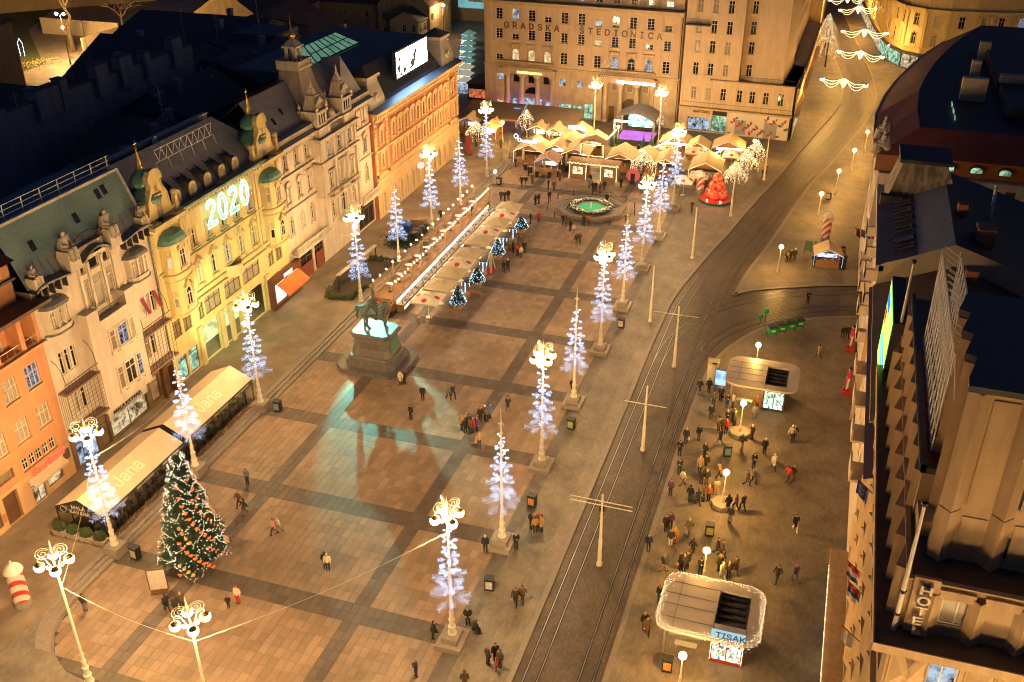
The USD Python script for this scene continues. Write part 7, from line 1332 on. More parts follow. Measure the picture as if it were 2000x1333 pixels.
# ---------------------------------------------------------------- cafe tent
m_tent = mat('tent_fabric', (.56, .44, .30), .7, .06, 1, .1, 4); m_fas = mat('fascia_black', (.03, .03, .035), .6); m_tw = mat('print_pale', (.55, .5, .42), .7); m_tclear = usdkit.material(stage, '/World/Looks/clear_foil', {'t': ('transparent_bsdf', {'color': (.75, .72, .68)}), 'g': ('glossy_bsdf', {'roughness': .1, 'color': (.6, .6, .6)}), 'm': ('mix_closure', {'fac': .18})}, [('t.BSDF', 'm.closure1'), ('g.BSDF', 'm.closure2')], surface='m.closure')
for k, (x0, x1, w) in enumerate(((50.2, 61.4, 'nearer'), (62.0, 73.2, 'farther'))):
 t = thing('cafe_tent', f'{w} half of the long white cafe tent with a pale word on its roof', 'tent', group='white cafe tents on the terrace')
 YS, YR, YN, ZE, ZR, B0 = 52.15, 54.5, 56.9, 2.95, 4.1, .36
 ns = 8; rf = MB()
 for i in range(ns):
  a, e = x0+(x1-x0)*i/ns, x0+(x1-x0)*(i+1)/ns; mid = (a+e)/2; sag = .06
  for (xa, xb) in ((a, mid), (mid, e)):
   za = 0 if xa == a else -sag; zb2 = 0 if xb == e else -sag
   rf.quad((xa, YS, ZE), (xb, YS, ZE), (xb, (YS+YR)/2, (ZE+ZR)/2+zb2), (xa, (YS+YR)/2, (ZE+ZR)/2+za)).quad((xa, (YS+YR)/2, (ZE+ZR)/2+za), (xb, (YS+YR)/2, (ZE+ZR)/2+zb2), (xb, YR, ZR), (xa, YR, ZR)).quad((xa, YN, ZE), (xb, YN, ZE), (xb, YR, ZR), (xa, YR, ZR))
 put(t, 'roof', rf, m_tent)
 dx_ = np.array([1.0, 0, 0]); up = np.array([0, YR-YS, ZR-ZE]); up /= np.linalg.norm(up)
 put(t, 'roof_lettering', MB().text('Jana', 1.15, txtM((x0+(3.2 if k == 0 else 3.6), YS+.75, ZE+.75*(ZR-ZE)/(YR-YS)+.035), dx_, up), .01, True), mat('tent_letters', (.72, .62, .47), .6, .05))
 put(t, 'fascia', MB().box(x0, x1, YS-.04, YS+.02, ZE-.5, ZE), m_fas); put(t, 'end_gable', MB().poly([(x0, YS, ZE-.5), (x0, YN, ZE-.5), (x0, YN, ZE), (x0, YR, ZR), (x0, YS, ZE)]).poly([(x1, YS, ZE-.5), (x1, YN, ZE-.5), (x1, YN, ZE), (x1, YR, ZR), (x1, YS, ZE)]), m_fas)
 for i in range(3): put(t, 'fascia_lettering', MB().text('MALA KAVANA', .24, txtM((x0+.6+3.7*i, YS-.05, ZE-.37), dx_, (0, 0, 1)), .01, True), m_tw); put(t, 'fascia_ornament', dots(MB(), [(x0+3.0+3.7*i+.14*q, YS-.06, ZE-.25+.1*math.sin(q*2)) for q in range(6)], .04), m_tw)
 if k == 0:
  put(t, 'gable_lettering', MB().text('MALA', .36, txtM((x0-.02, YR+.75, 3.1), (0, -1, 0), (0, 0, 1)), .01, True).text('KAVANA', .36, txtM((x0-.02, YR+1.0, 2.6), (0, -1, 0), (0, 0, 1)), .01, True), m_tw)
  for s in (-1.7, 1.6): put(t, 'gable_bauble', MB().tube([(x0-.03, YR+s+.3*math.cos(a), 2.85+.3*math.sin(a)) for a in np.arange(0, 2*PI, .5)], .025, 4, closed=True), m_tw)
  put(t, 'gable_stars', dots(MB(), [(x0-.03, YR+rg.uniform(-2.2, 2.2), rg.uniform(2.5, 3.3)) for _ in range(40)], .035), m_tw, kind='stuff')
 put(t, 'clear_wall', MB().quad((x0, YS, B0), (x1, YS, B0), (x1, YS, ZE-.5), (x0, YS, ZE-.5)).quad((x0, YS, B0), (x0, YN, B0), (x0, YN, ZE-.5), (x0, YS, ZE-.5)), m_tclear)
 for i in range(ns+1): x = x0+(x1-x0)*i/ns; put(t, 'post', MB().box(x-.04, x+.04, YS+.02, YS+.1, B0, ZE).box(x-.04, x+.04, YN-.1, YN, B0, ZE), m_iron)
 put(t, 'north_wall', MB().quad((x0, YN, B0), (x1, YN, B0), (x1, YN, ZE), (x0, YN, ZE)), m_tent)
 if k == 0:
  ch0 = thing('cafe_chair', 'grey metal cafe chair inside the clear tent wall', 'chair', (x0+.8, 52.8, .36), 0, 'chairs and tables inside the cafe tent')
  put(ch0, 'seat', MB().box(-.22, .22, -.22, .22, .43, .47), m_gal); put(ch0, 'backrest', MB().box(-.22, .22, .19, .22, .5, .88), m_gal)
  for ax_ in (-1, 1):
   for ay in (-1, 1): put(ch0, 'leg', MB().bar((ax_*.2, ay*.2, 0), (ax_*.19, ay*.19, .43), .03, .03), m_gal)
  tb0 = thing('cafe_table', 'small round white cafe table inside the clear tent wall', 'table', (x0+1.5, 53.3, .36), 0, 'chairs and tables inside the cafe tent'); put(tb0, 'table_top', MB().lathe([(.35, .72), (.35, .75)], 12), m_cream); put(tb0, 'column', MB().lathe([(.25, 0), (.04, .05), (.04, .72)], 8), m_iron)
 for i in range(9):
  for q, (dx__, dy) in enumerate(((0, .75), (.55, .85), (.1, 1.9))):
   if not (k == 0 and i == 0 and q == 0): clone(ch0, 'grey metal cafe chair inside the clear tent wall', (x0+.8+1.15*i+dx__, YS+dy-.1, .36), rg.uniform(0, 6))
  if not (k == 0 and i == 0): clone(tb0, 'small round white cafe table inside the clear tent wall', (x0+1.4+1.15*i, YS+1.3, .36))
put(thing('terrace_wall', 'low stone planter wall along the cafe tent', 'wall'), 'wall', MB().box(50.3, 60.2, 51.35, 51.95, 0, .75).box(61.8, 71.8, 51.35, 51.95, 0, .75), m_gran)
hed = thing('tent_planting', 'brown winter planting along the wall of the cafe tent', 'plants'); put(hed, 'leaves', dots(MB(), np.column_stack([rg.uniform(50.4, 71.6, 1500), rg.uniform(51.4, 51.9, 1500), rg.uniform(.72, 1.0, 1500)]), rg.uniform(.03, .09, 1500)), mat('winter_leaves', (.12, .07, .03), .9, .5, 5), kind='stuff')
p0 = None
for k in range(4):
 lab = f'pale planter box with green bush before the tent gable, {["first","second","third","last"][k]} from the house side'
 if p0 is None:
  p0 = thing('planter_box', lab, 'planter', (49.75, 56.6, .36), 0, 'planters before the tent gable'); put(p0, 'box', MB().frus(0, 0, 0, .55, .28, .52, .36, .6), mat('planter_pale', (.5, .42, .32), .7))
  bs = rg.normal(0, 1, (700, 3)); bs /= np.linalg.norm(bs, axis=1)[:, None]; bs *= rg.uniform(.6, 1, (700, 1))*[.45, .6, .45]; put(p0, 'bush', dots(MB(), bs+[0, 0, .85], rg.uniform(.04, .09, 700)), mat('bush_leaves', (.05, .07, .02), .85, .5, 6), kind='stuff')
 else: clone(p0, lab, (49.75, 56.6-1.35*k, .36))

# ---------------------------------------------------------------- litter bins and poster boxes, striped columns
def bin_(label, x, y, rz, c):
 t = thing('poster_bin', label, 'litter bin', (x, y, 0), rz, 'dark litter bins with poster fronts'); put(t, 'body', MB().box(-.28, .28, -.36, .36, .06, 1.15), m_iron); put(t, 'lid', MB().box(-.31, .31, -.39, .39, 1.15, 1.22), m_fas); put(t, 'poster', MB().box(-.30, -.28, -.28, .28, .25, .98), mat('poster_%d' % c, [(.5, .45, .35), (.2, .35, .5), (.35, .4, .15), (.6, .3, .1), (.55, .5, .45)][c % 5], .5, .6, 9)); put(t, 'foot', MB().box(-.24, .24, -.3, .3, 0, .06), m_iron)
for k, (x, y, w) in enumerate(((49.5, 49.0, 'at the steps below the tent end'), (72.7, 49.2, 'at the steps by the far tent end'), (78.8, 20.0, 'between third and fourth pedestals'), (66.1, 20.1, 'between second and third pedestals'), (55.1, 20.2, 'right of the nearest pedestal'), (101.0, 20.0, 'right of the fifth pedestal'), (79.0, 4.8, 'among the waiting crowd'), (67.0, 4.7, 'behind the fairy lit newsstand crowd'), (51.3, 5.4, 'at the near lamp left of the newsstand'), (151.6, -1.1, 'between the lamps beyond the striped column'), (142.3, 49.3, 'at the far end of the wooden deck'))): bin_(f'dark litter bin with poster front {w}', x, y, rg.uniform(-.3, .3), k)
m_str = usdkit.material(stage, '/World/Looks/candy_stripes', {'t': ('texture_coordinate', {}), 'w': ('wave_texture', {'wave_type': 'bands', 'bands_direction': 'diagonal', 'profile': 'saw', 'scale': .62}), 'r': ('rgb_ramp', {'ramp': [(0, (.65, .58, .5)), (.55, (.65, .58, .5)), (.56, (.5, .05, .04)), (1, (.5, .05, .04))], 'interpolate': False}), 'p': ('principled_bsdf', {'roughness': .5})}, [('t.object', 'w.vector'), ('w.fac', 'r.fac'), ('r.color', 'p.base_color')], surface='p.BSDF')
for x, y, h, w in ((42.3, 54.0, 4.2, 'in the near left corner of the square'), (134.9, -1.4, 4.4, 'beside the small gabled hut'), (148.6, 18.2, 3.5, 'beside the red bauble pyramid')):
 t = thing('advert_column', f'round red and white striped poster column {w}', 'advert column', (x, y, 0 if y < 50 else 0)); r_ = .62; put(t, 'base', MB().lathe([(r_*1.08, 0), (r_*1.05, .6), (r_, .62)], 16), m_gran, smooth=40); put(t, 'drum', MB().lathe([(r_, .62), (r_, h-.85)], 20), m_str, smooth=40); put(t, 'dome', MB().lathe([(r_*1.15, h-.85), (r_*1.22, h-.75), (r_*1.0, h-.45), (r_*.55, h-.2), (.1, h-.1), (.12, h), (.02, h+.25)], 16), m_cream, smooth=30)

# ---------------------------------------------------------------- wooden deck bar with umbrellas
m_wood = mat('deck_boards', (.26, .14, .06), .65, .3, 3, .2, 20); m_wood2 = mat('rail_timber', (.34, .18, .07), .6, .25, 4)
DX0, DX1, DY0, DY1, DZ = 96.6, 131.5, 47.0, 49.7, 1.5
t = thing('wooden_deck', 'long raised wooden deck bar with railings, bulbs and a stair', 'deck')
for k in range(9): put(t, 'deck_board', MB().box(DX0, DX1, DY0+.3*k, DY0+.3*k+.285, DZ-.06, DZ), m_wood)
put(t, 'deck_skirt', MB().box(DX0, DX1, DY0, DY0+.06, .0, DZ-.07).box(DX0, DX1, DY1-.06, DY1, 0, DZ-.07).box(DX0, DX0+.06, DY0+.07, DY1-.07, 0, DZ-.07), m_wood2)
for y in (DY0+.05, DY1-.05):
 for k in range(13): x = DX0+(DX1-DX0)*k/12; put(t, 'post', MB().box(x-.05, x+.05, y-.05, y+.05, DZ, DZ+(2.3 if k % 2 == 0 else 1.15)), m_wood2)
 for z in (.35, .72, 1.08): put(t, 'rail', MB().box(DX0, DX1, y-.025, y+.025, DZ+z-.06, DZ+z), m_wood2)
for k in range(7): put(t, 'stair_tread', MB().box(DX0-.3*(k+1), DX0-.3*k, DY0, DY0+1.5, DZ-.21*(k+1)-.05, DZ-.21*(k+1)), m_wood)
put(t, 'stair_stringer', MB().bar((DX0, DY0+.02, DZ-.1), (DX0-2.2, DY0+.02, 0), .08, .25).bar((DX0, DY0+1.5, DZ-.1), (DX0-2.2, DY0+1.5, 0), .08, .25).bar((DX0, DY0+.02, DZ+1.0), (DX0-2.2, DY0+.02, 1.0), .07, .09).bar((DX0, DY0+1.5, DZ+1.0), (DX0-2.2, DY0+1.5, 1.0), .07, .09), m_wood2)
for y, zz_ in ((DY0+.1, 3.65), (DY1-.1, 3.75)):
 bl_ = thing('bulb_string', f'string of warm bulbs above the {"square" if y < 48 else "terrace"} side of the wooden deck', 'light string'); pts = [(x, y, zz_-.22*abs(math.sin((x-DX0)*PI/5.8))) for x in np.arange(DX0, DX1, .95 if y < 48 else 1.9)]
 put(bl_, 'cable', MB().tube([(x, y, zz_+.06-.22*abs(math.sin((x-DX0)*PI/5.8))) for x in np.arange(DX0, DX1, .5)], .015, 3), m_iron)
 for p in pts: put(bl_, 'bulb', MB().ball(p, .095, 1), m_bulb)
tb = None
for k in range(11):
 x, lab = DX0+2+2.9*k, f'round high table on the wooden deck, {["first","second","third","fourth","fifth","sixth","seventh","eighth","ninth","tenth","last"][k]} from the stair'
 if tb is None: tb = thing('bar_table', lab, 'table', (x, 48.4, DZ), 0, 'round high tables on the wooden deck'); put(tb, 'table_top', MB().lathe([(.42, 1.08), (.44, 1.1), (.42, 1.12)], 14), mat('table_top_lilac', (.45, .42, .55), .3)); put(tb, 'column', MB().lathe([(.3, 0), (.05, .05), (.04, 1.08)], 8), m_iron)
 else: clone(tb, lab, (x, 48.4, DZ))
sc0 = None
for k in range(16):                                            # low stall counters before the deck
 x, lab = DX0+.9+2.08*k, f'low market counter with lit goods below the deck, number {["one","two","three","four","five","six","seven","eight","nine","ten","eleven","twelve","thirteen","fourteen","fifteen","sixteen"][k]} from the near end'
 if k < 3:
  sc = thing('stall_counter', lab, 'counter', (x, 46.2, 0), 0, 'low counters below the wooden deck'); put(sc, 'counter_body', MB().box(-.95, .95, -.45, .45, 0, 1.0), m_wood); put(sc, 'counter_top', MB().box(-1, 1, -.5, .5, 1.0, 1.06), mat('counter_top_pale', (.45, .36, .3), .5, .3, 6)); put(sc, 'front_lettering', MB().box(-.8, .8, -.47, -.455, .35, .75), p_litw)
  r2 = np.random.default_rng(k)
  for q in range(14): g = MB().lathe([(.05, 1.06), (.05, 1.2), (.02, 1.26), (.02, 1.34)], 6, (r2.uniform(-.9, .9), r2.uniform(-.4, .4), 0)); put(sc, 'bottle', g, [mat('bottle_green', (.05, .15, .06), .1), mat('bottle_amber', (.3, .12, .03), .1), mat('bottle_clear', (.6, .6, .6), .1)][q % 3])
  put(sc, 'back_light', MB().box(-.9, .9, .4, .44, 1.1, 1.5), emit('counter_light', (1.0, .86, .68), 3.0)); (globals().__setitem__('sc_p', globals().get('sc_p', [])+[sc]))
 else: clone(sc_p[k % 3], lab, (x, 46.2, 0))
m_uc, m_uw = mat('parasol_cream', (.50, .42, .28), .8, .06, 1), mat('parasol_white', (.62, .57, .48), .8, .05, 1)
def parasol(label, x, y, w, l, white, h=2.6, grp='square parasols beside the deck'):
 t = thing('parasol', label, 'parasol', (x, y, 0), 0, grp); a, c = l/2, w/2; r = .36
 m = MB(); V = [(-a, -c, h), (a, -c, h), (a, c, h), (-a, c, h)]; T = [(-r, -r, h+.5), (r, -r, h+.5), (r, r, h+.5), (-r, r, h+.5)]
 for i in range(4): m.quad(V[i], V[(i+1) % 4], T[(i+1) % 4], T[i]); m.quad(V[i], V[(i+1) % 4], tuple(np.array(V[(i+1) % 4])-[0, 0, .2]), tuple(np.array(V[i])-[0, 0, .2]))
 put(t, 'canopy', m, m_uw if white else m_uc); put(t, 'vent_cap', MB().frus(0, 0, h+.56, h+.68, .5, .5, .28, .28), m_uw if white else m_uc); put(t, 'pole', MB().lathe([(.4, 0), (.4, .08), (.035, .1), (.035, h+.5)], 8), m_cream)
 if white:
  for i, (ux, uy) in enumerate(((-1, 0), (0, -1), (1, 0), (0, 1))):
   d = a if ux else c; f = .62; cx_, cy_, cz = ux*(r+(d-r)*f), uy*(r+(d-r)*f), h+.5*(1-f)+.012; sl = .5/(d-r)
   put(t, 'round_logo', MB().poly([(cx_+.34*math.cos(q), cy_+.34*math.sin(q), cz-(ux*.34*math.cos(q)+uy*.34*math.sin(q))*sl) for q in np.arange(0, 2*PI, .45)]), mat('logo_red', (.55, .03, .03), .6))
 return t
US = [(96.4, 42.45, 1), (100.2, 42.4, 0), (103.9, 42.4, 0), (106.95, 42.4, 1), (110.05, 42.5, 0), (114.5, 42.6, 0), (118.0, 42.5, 1), (121.35, 42.4, 0), (124.4, 42.3, 1), (127.4, 42.6, 0)]
un = ['nearest', 'second', 'third', 'fourth', 'fifth', 'sixth', 'seventh', 'eighth', 'ninth', 'farthest']
for k, (x, y, wt) in enumerate(US): parasol(f'{"white parasol with red discs" if wt else "plain cream parasol"}, {un[k]} in the row beside the deck', x, y, 3.35, 3.15 if k not in (0, 1) else 3.4, wt)
st0 = None
for k, (x, y) in enumerate(((95.3, 43.5), (95.2, 42.6), (95.4, 41.7), (96.5, 40.9), (94.6, 43.0))):
 lab = f'wooden bar stool under the front edge of the nearest parasol, {["left end","second","middle","fourth","outermost"][k]}'
 if st0 is None:
  st0 = thing('bar_stool', lab, 'stool', (x, y, 0), 0, 'stools at the nearest parasol'); put(st0, 'seat', MB().lathe([(.2, .78), (.21, .82)], 10), m_wood2)
  for q in range(4): a = q*PI/2+.6; put(st0, 'leg', MB().bar((.24*math.cos(a), .24*math.sin(a), 0), (.13*math.cos(a), .13*math.sin(a), .78), .04, .04), m_wood2)
 else: clone(st0, lab, (x, y, 0), k)
# small lit firs in boxes, benches, lit frames
def little_fir(label, x, y, h, seed):
 r = np.random.default_rng(seed); t = thing('potted_fir', label, 'tree', (x, y, 0), 0, 'small lit firs in boxes beside the parasols'); put(t, 'box', MB().frus(0, 0, 0, .6, .5, .5, .58, .58), mat('planter_wood_pale', (.42, .28, .16), .7, .2, 4)); m = MB()
 for _ in range(700):
  z = .6+(h-.7)*(1-math.sqrt(1-r.random()*.98)); a = r.random()*2*PI; R = 1.05*(1-(z-.6)/(h-.5))*r.uniform(.4, 1.05)+.05; L = .38; d = np.array([math.cos(a), math.sin(a), r.normal(-.1, .3)]); p = np.array([math.cos(a)*(R-L), math.sin(a)*(R-L), z+.08]); s = np.array([-math.sin(a), math.cos(a), r.normal(0, .5)])*.07; m.add([p, p+d*L*.5+s, p+d*L, p+d*L*.5-s], [(0, 1, 2), (0, 2, 3)])
 put(t, 'crown', m, mat('fir_needles', (.022, .045, .018)), kind='stuff'); put(t, 'trunk', MB().lathe([(.07, .4), (.03, h-.4)], 6), mat('bark', (.07, .05, .035)))
 pts = [(lambda z, a: ((1.05*(1-(z-.6)/(h-.5))+.06)*math.cos(a), (1.05*(1-(z-.6)/(h-.5))+.06)*math.sin(a), z))(.7+(h-.9)*(1-math.sqrt(1-r.random()*.97)), r.random()*2*PI) for _ in range(150)]
 put(t, 'fairy_lights', dots(MB(), pts, .03), emit('led_ice', (.45, .75, 1.0), 6.0), kind='stuff'); return t
for k, (x, y, h) in enumerate(((99.9, 40.0, 3.3), (106.4, 39.9, 2.8), (115.2, 40.2, 3.2), (124.8, 39.9, 2.6))): little_fir(f'small fir with icy blue lights in a box, {["nearest","second","third","farthest"][k]} beside the parasols', x, y, h, 70+k)
for k, (x, y) in enumerate(((102.9, 40.2), (109.3, 40.2), (117.6, 40.2), (120.9, 39.9))):
 t = thing('icy_light_tub', f'wooden tub with a T shaped frame wound in icy lights, {["nearest","second","third","farthest"][k]}', 'light decoration', (x, y, 0)); put(t, 'tub', MB().frus(0, 0, 0, .55, .5, .4, .55, .45), mat('planter_wood_pale', (.42, .28, .16))); put(t, 'frame', MB().box(-.03, .03, -.03, .03, .5, 2.0).box(-.05, .05, -.55, .55, 1.95, 2.05), m_iron)
 put(t, 'icy_lights', dots(MB(), [(.06*math.cos(q*2), .06*math.sin(q*2), .6+q*.035) for q in range(40)]+[(.06, -.55+q*.03, 1.95+.06*math.sin(q)) for q in range(37)]+[(.06, s*.5, 1.5+q*.05) for s in (-1, 1) for q in range(9)], .03), emit('led_ice', (.45, .75, 1.0)), kind='stuff')
for k, (x, y, rz) in enumerate(((103.5, 39.1, 1.5), (107.6, 39.4, 0.1), (118.9, 39.3, .1), (122.4, 38.9, .1))):
 t = thing('wooden_bench', f'brown wooden bench beside the parasols, {["nearest","second","third","farthest"][k]}', 'bench', (x, y, 0), rz)
 for q in range(3): put(t, 'slat', MB().box(-.8, .8, -.2+.14*q, -.09+.14*q, .42, .46), m_wood2)
 put(t, 'backrest', MB().box(-.8, .8, .24, .28, .6, .85), m_wood2)
 for s in (-.65, .65): put(t, 'leg', MB().box(s-.04, s+.04, -.2, .26, 0, .42), m_wood)
t = thing('swing_frame', 'white A frame on a red base beside the parasols', 'stand', (111.2, 39.8, 0)); put(t, 'base', MB().box(-1.2, .9, -.5, .5, 0, .12), mat('paint_red', (.5, .03, .03), .5))
for q, (a, e) in enumerate((((-1, .4, .1), (0, .1, 2.6)), ((-1, -.4, .1), (0, -.1, 2.6)), ((.7, .4, .1), (0, .1, 2.6)), ((.7, -.4, .1), (0, -.1, 2.6)))): put(t, 'leg', MB().tube([a, e], .05, 6), m_cream)
# garden bed with rail, heap of firs and dark bins
gb_ = MB().flat(sg.Polygon([(96.5, 56.0), (97.0, 52.95), (108.8, 52.4), (109.0, 56.3), (103.6, 58.0), (99, 57)]), .376); solo('garden_bed', gb_, mat('soil_dark', (.05, .035, .025), .9, .3, 4, .4, 20), kind='structure')
gp = thing('bed_planting', 'low dark planting round the garden bed', 'plants')
pts = []
for (a, e) in (((96.5, 56), (97, 53)), ((97, 53), (101, 52.8)), ((109, 52.6), (109, 56.2)), ((99, 57), (96.5, 56))):
 for _ in range(230): f = rg.random(); pts.append((a[0]+(e[0]-a[0])*f+rg.normal(0, .18), a[1]+(e[1]-a[1])*f+rg.normal(0, .18), .4+rg.random()*.45))
put(gp, 'leaves', dots(MB(), pts, rg.uniform(.05, .13, len(pts))), mat('bush_leaves', (.05, .07, .02)), kind='stuff')
t = thing('shelter_frame', 'thin pergola rail on dark posts over the garden bed', 'pergola'); put(t, 'beam', MB().bar((98.4, 55.3, 2.75), (108.4, 54.9, 2.75), .5, .12), mat('beam_pale', (.5, .45, .4), .5))
for x, y in ((98.5, 55.3), (108.3, 54.9)): put(t, 'post', MB().box(x-.06, x+.06, y-.06, y+.06, .36, 2.7), m_iron)
t = thing('fir_heap', 'heap of cut fir branches beside the wooden deck', 'plants'); pts = np.column_stack([rg.normal(115.3, 1.0, 1300), rg.normal(54.3, .9, 1300), .38+rg.random(1300)**2*1.3]); put(t, 'branches', dots(MB(), pts, rg.uniform(.05, .16, 1300)), mat('fir_needles', (.022, .045, .018)), kind='stuff')
for k in range(4):
 t = thing('dark_wheelie_bin', f'dark grey wheeled waste bin behind the deck, {["nearest","second","third","farthest"][k]}', 'waste bin', (116.3+1.1*k, 52.75, .36)); put(t, 'body', MB().frus(0, 0, .1, 1.2, .4, .45, .5, .55), m_fas); put(t, 'lid', MB().lathe([(.62, 0), (.5, .22), (.0, .32)], 8, (0, 0, 1.2)), m_iron); put(t, 'wheel', MB().lathe([(.12, 0), (.12, .1)], 8, (.3, 0, 0)), m_black)
t = thing('blue_waste_bin', 'blue waste bin with domed lid by the garden bed', 'waste bin', (118.9, 55.2, .36)); put(t, 'body', MB().frus(0, 0, 0, 1.3, .6, .7, .75, .85), mat('bin_blue', (.02, .06, .3), .4)); put(t, 'lid', MB().lathe([(.85, 1.3), (.6, 1.7), (0, 1.85)], 10), mat('bin_blue', (.02, .06, .3)), smooth=True)
t = thing('board_fence', 'light board fence behind the blue waste bin', 'fence')
for k in range(10): put(t, 'board', MB().box(121.2-.05*k, 121.24-.05*k, 53+.27*k, 53.25+.27*k, .36, 1.5), m_wood2)

# ---------------------------------------------------------------- sunken fountain
FXc, FYc = 136.2, 32.6
t = thing('fountain', 'sunken round fountain with green lit water, light garland ring and stone steps', 'fountain', (FXc, FYc, 0))
ow = sg.Polygon([(4.9*math.cos(a)*1.0, 5.4*math.sin(a)) for a in np.arange(PI/8, 2*PI, PI/4)])
for k in range(4):
 o_ = [(x*(1-.09*k), y*(1-.09*k)) for x, y in list(ow.exterior.coords)[:-1]]; i_ = [(x*(1-.09*(k+1)), y*(1-.09*(k+1))) for x, y in list(ow.exterior.coords)[:-1]]
 put(t, 'step_ring', MB().prism(o_, 0.0, .52-.13*k, i_[::-1]) if k else MB().prism(o_, 0, .5, i_[::-1]), m_kerb)
put(t, 'basin_rim', MB().lathe([(2.1, 0), (2.1, .55), (1.85, .6), (1.8, .4)], 28), m_gran, smooth=40)
wat = usdkit.material(stage, '/World/Looks/lit_water', {'p': ('principled_bsdf', {'base_color': (.05, .3, .12), 'roughness': .05, 'emission_color': (.25, .85, .32), 'emission_strength': .42}), 'n': ('noise_texture', {'scale': 6.0}), 'b': ('bump', {'strength': .3, 'distance': .05})}, [('n.fac', 'b.height'), ('b.normal', 'p.normal')], surface='p.BSDF')
put(t, 'water', MB().lathe([(1.85, .42), (.01, .42)], 28), wat); put(t, 'jet', MB().lathe([(.16, .42), (.1, .8), (.03, 1.15), (.005, 1.3)], 8), mat('water_foam', (.75, .8, .75), .3))
pts = []
for _ in range(2200): a = rg.random()*2*PI; r = rg.uniform(2.15, 3.1); pts.append((r*math.cos(a), r*math.sin(a)*1.05, .45+.3*rg.random()))
put(t, 'greenery_ring', dots(MB(), pts, rg.uniform(.05, .13, len(pts))), mat('fir_needles', (.022, .045, .018)), kind='stuff'); put(t, 'light_garland', dots(MB(), [(p[0], p[1], p[2]+.12) for p in pts[:420]], .03), m_ledw, kind='stuff')
bo = None
for k, a in enumerate(np.arange(.2, 2*PI, 2*PI/14)):
 x, y = FXc+6.2*math.cos(a), FYc+6.7*math.sin(a); lab = 'dark iron bollard carrying the chain round the fountain'
 if bo is None: bo = thing('bollard', lab, 'bollard', (x, y, 0), 0, 'bollards round the fountain'); put(bo, 'post', MB().lathe([(.07, 0), (.06, .85), (.09, .88), (.0, .98)], 8), m_iron)
 else: clone(bo, lab, (x, y, 0))
chn = thing('chain', 'sagging iron chain round the fountain', 'chain')
A_ = list(np.arange(.2, 2*PI, 2*PI/14))
for k in range(14):
 if k in (3, 10): continue
 a, e = A_[k], A_[(k+1) % 14]; p, q = np.array([FXc+6.2*math.cos(a), FYc+6.7*math.sin(a)]), np.array([FXc+6.2*math.cos(e), FYc+6.7*math.sin(e)]); put(chn, 'chain_span', MB().tube([(*(p+(q-p)*f), .82-.28*math.sin(PI*f)) for f in np.linspace(0, 1, 7)], .025, 4), m_iron)

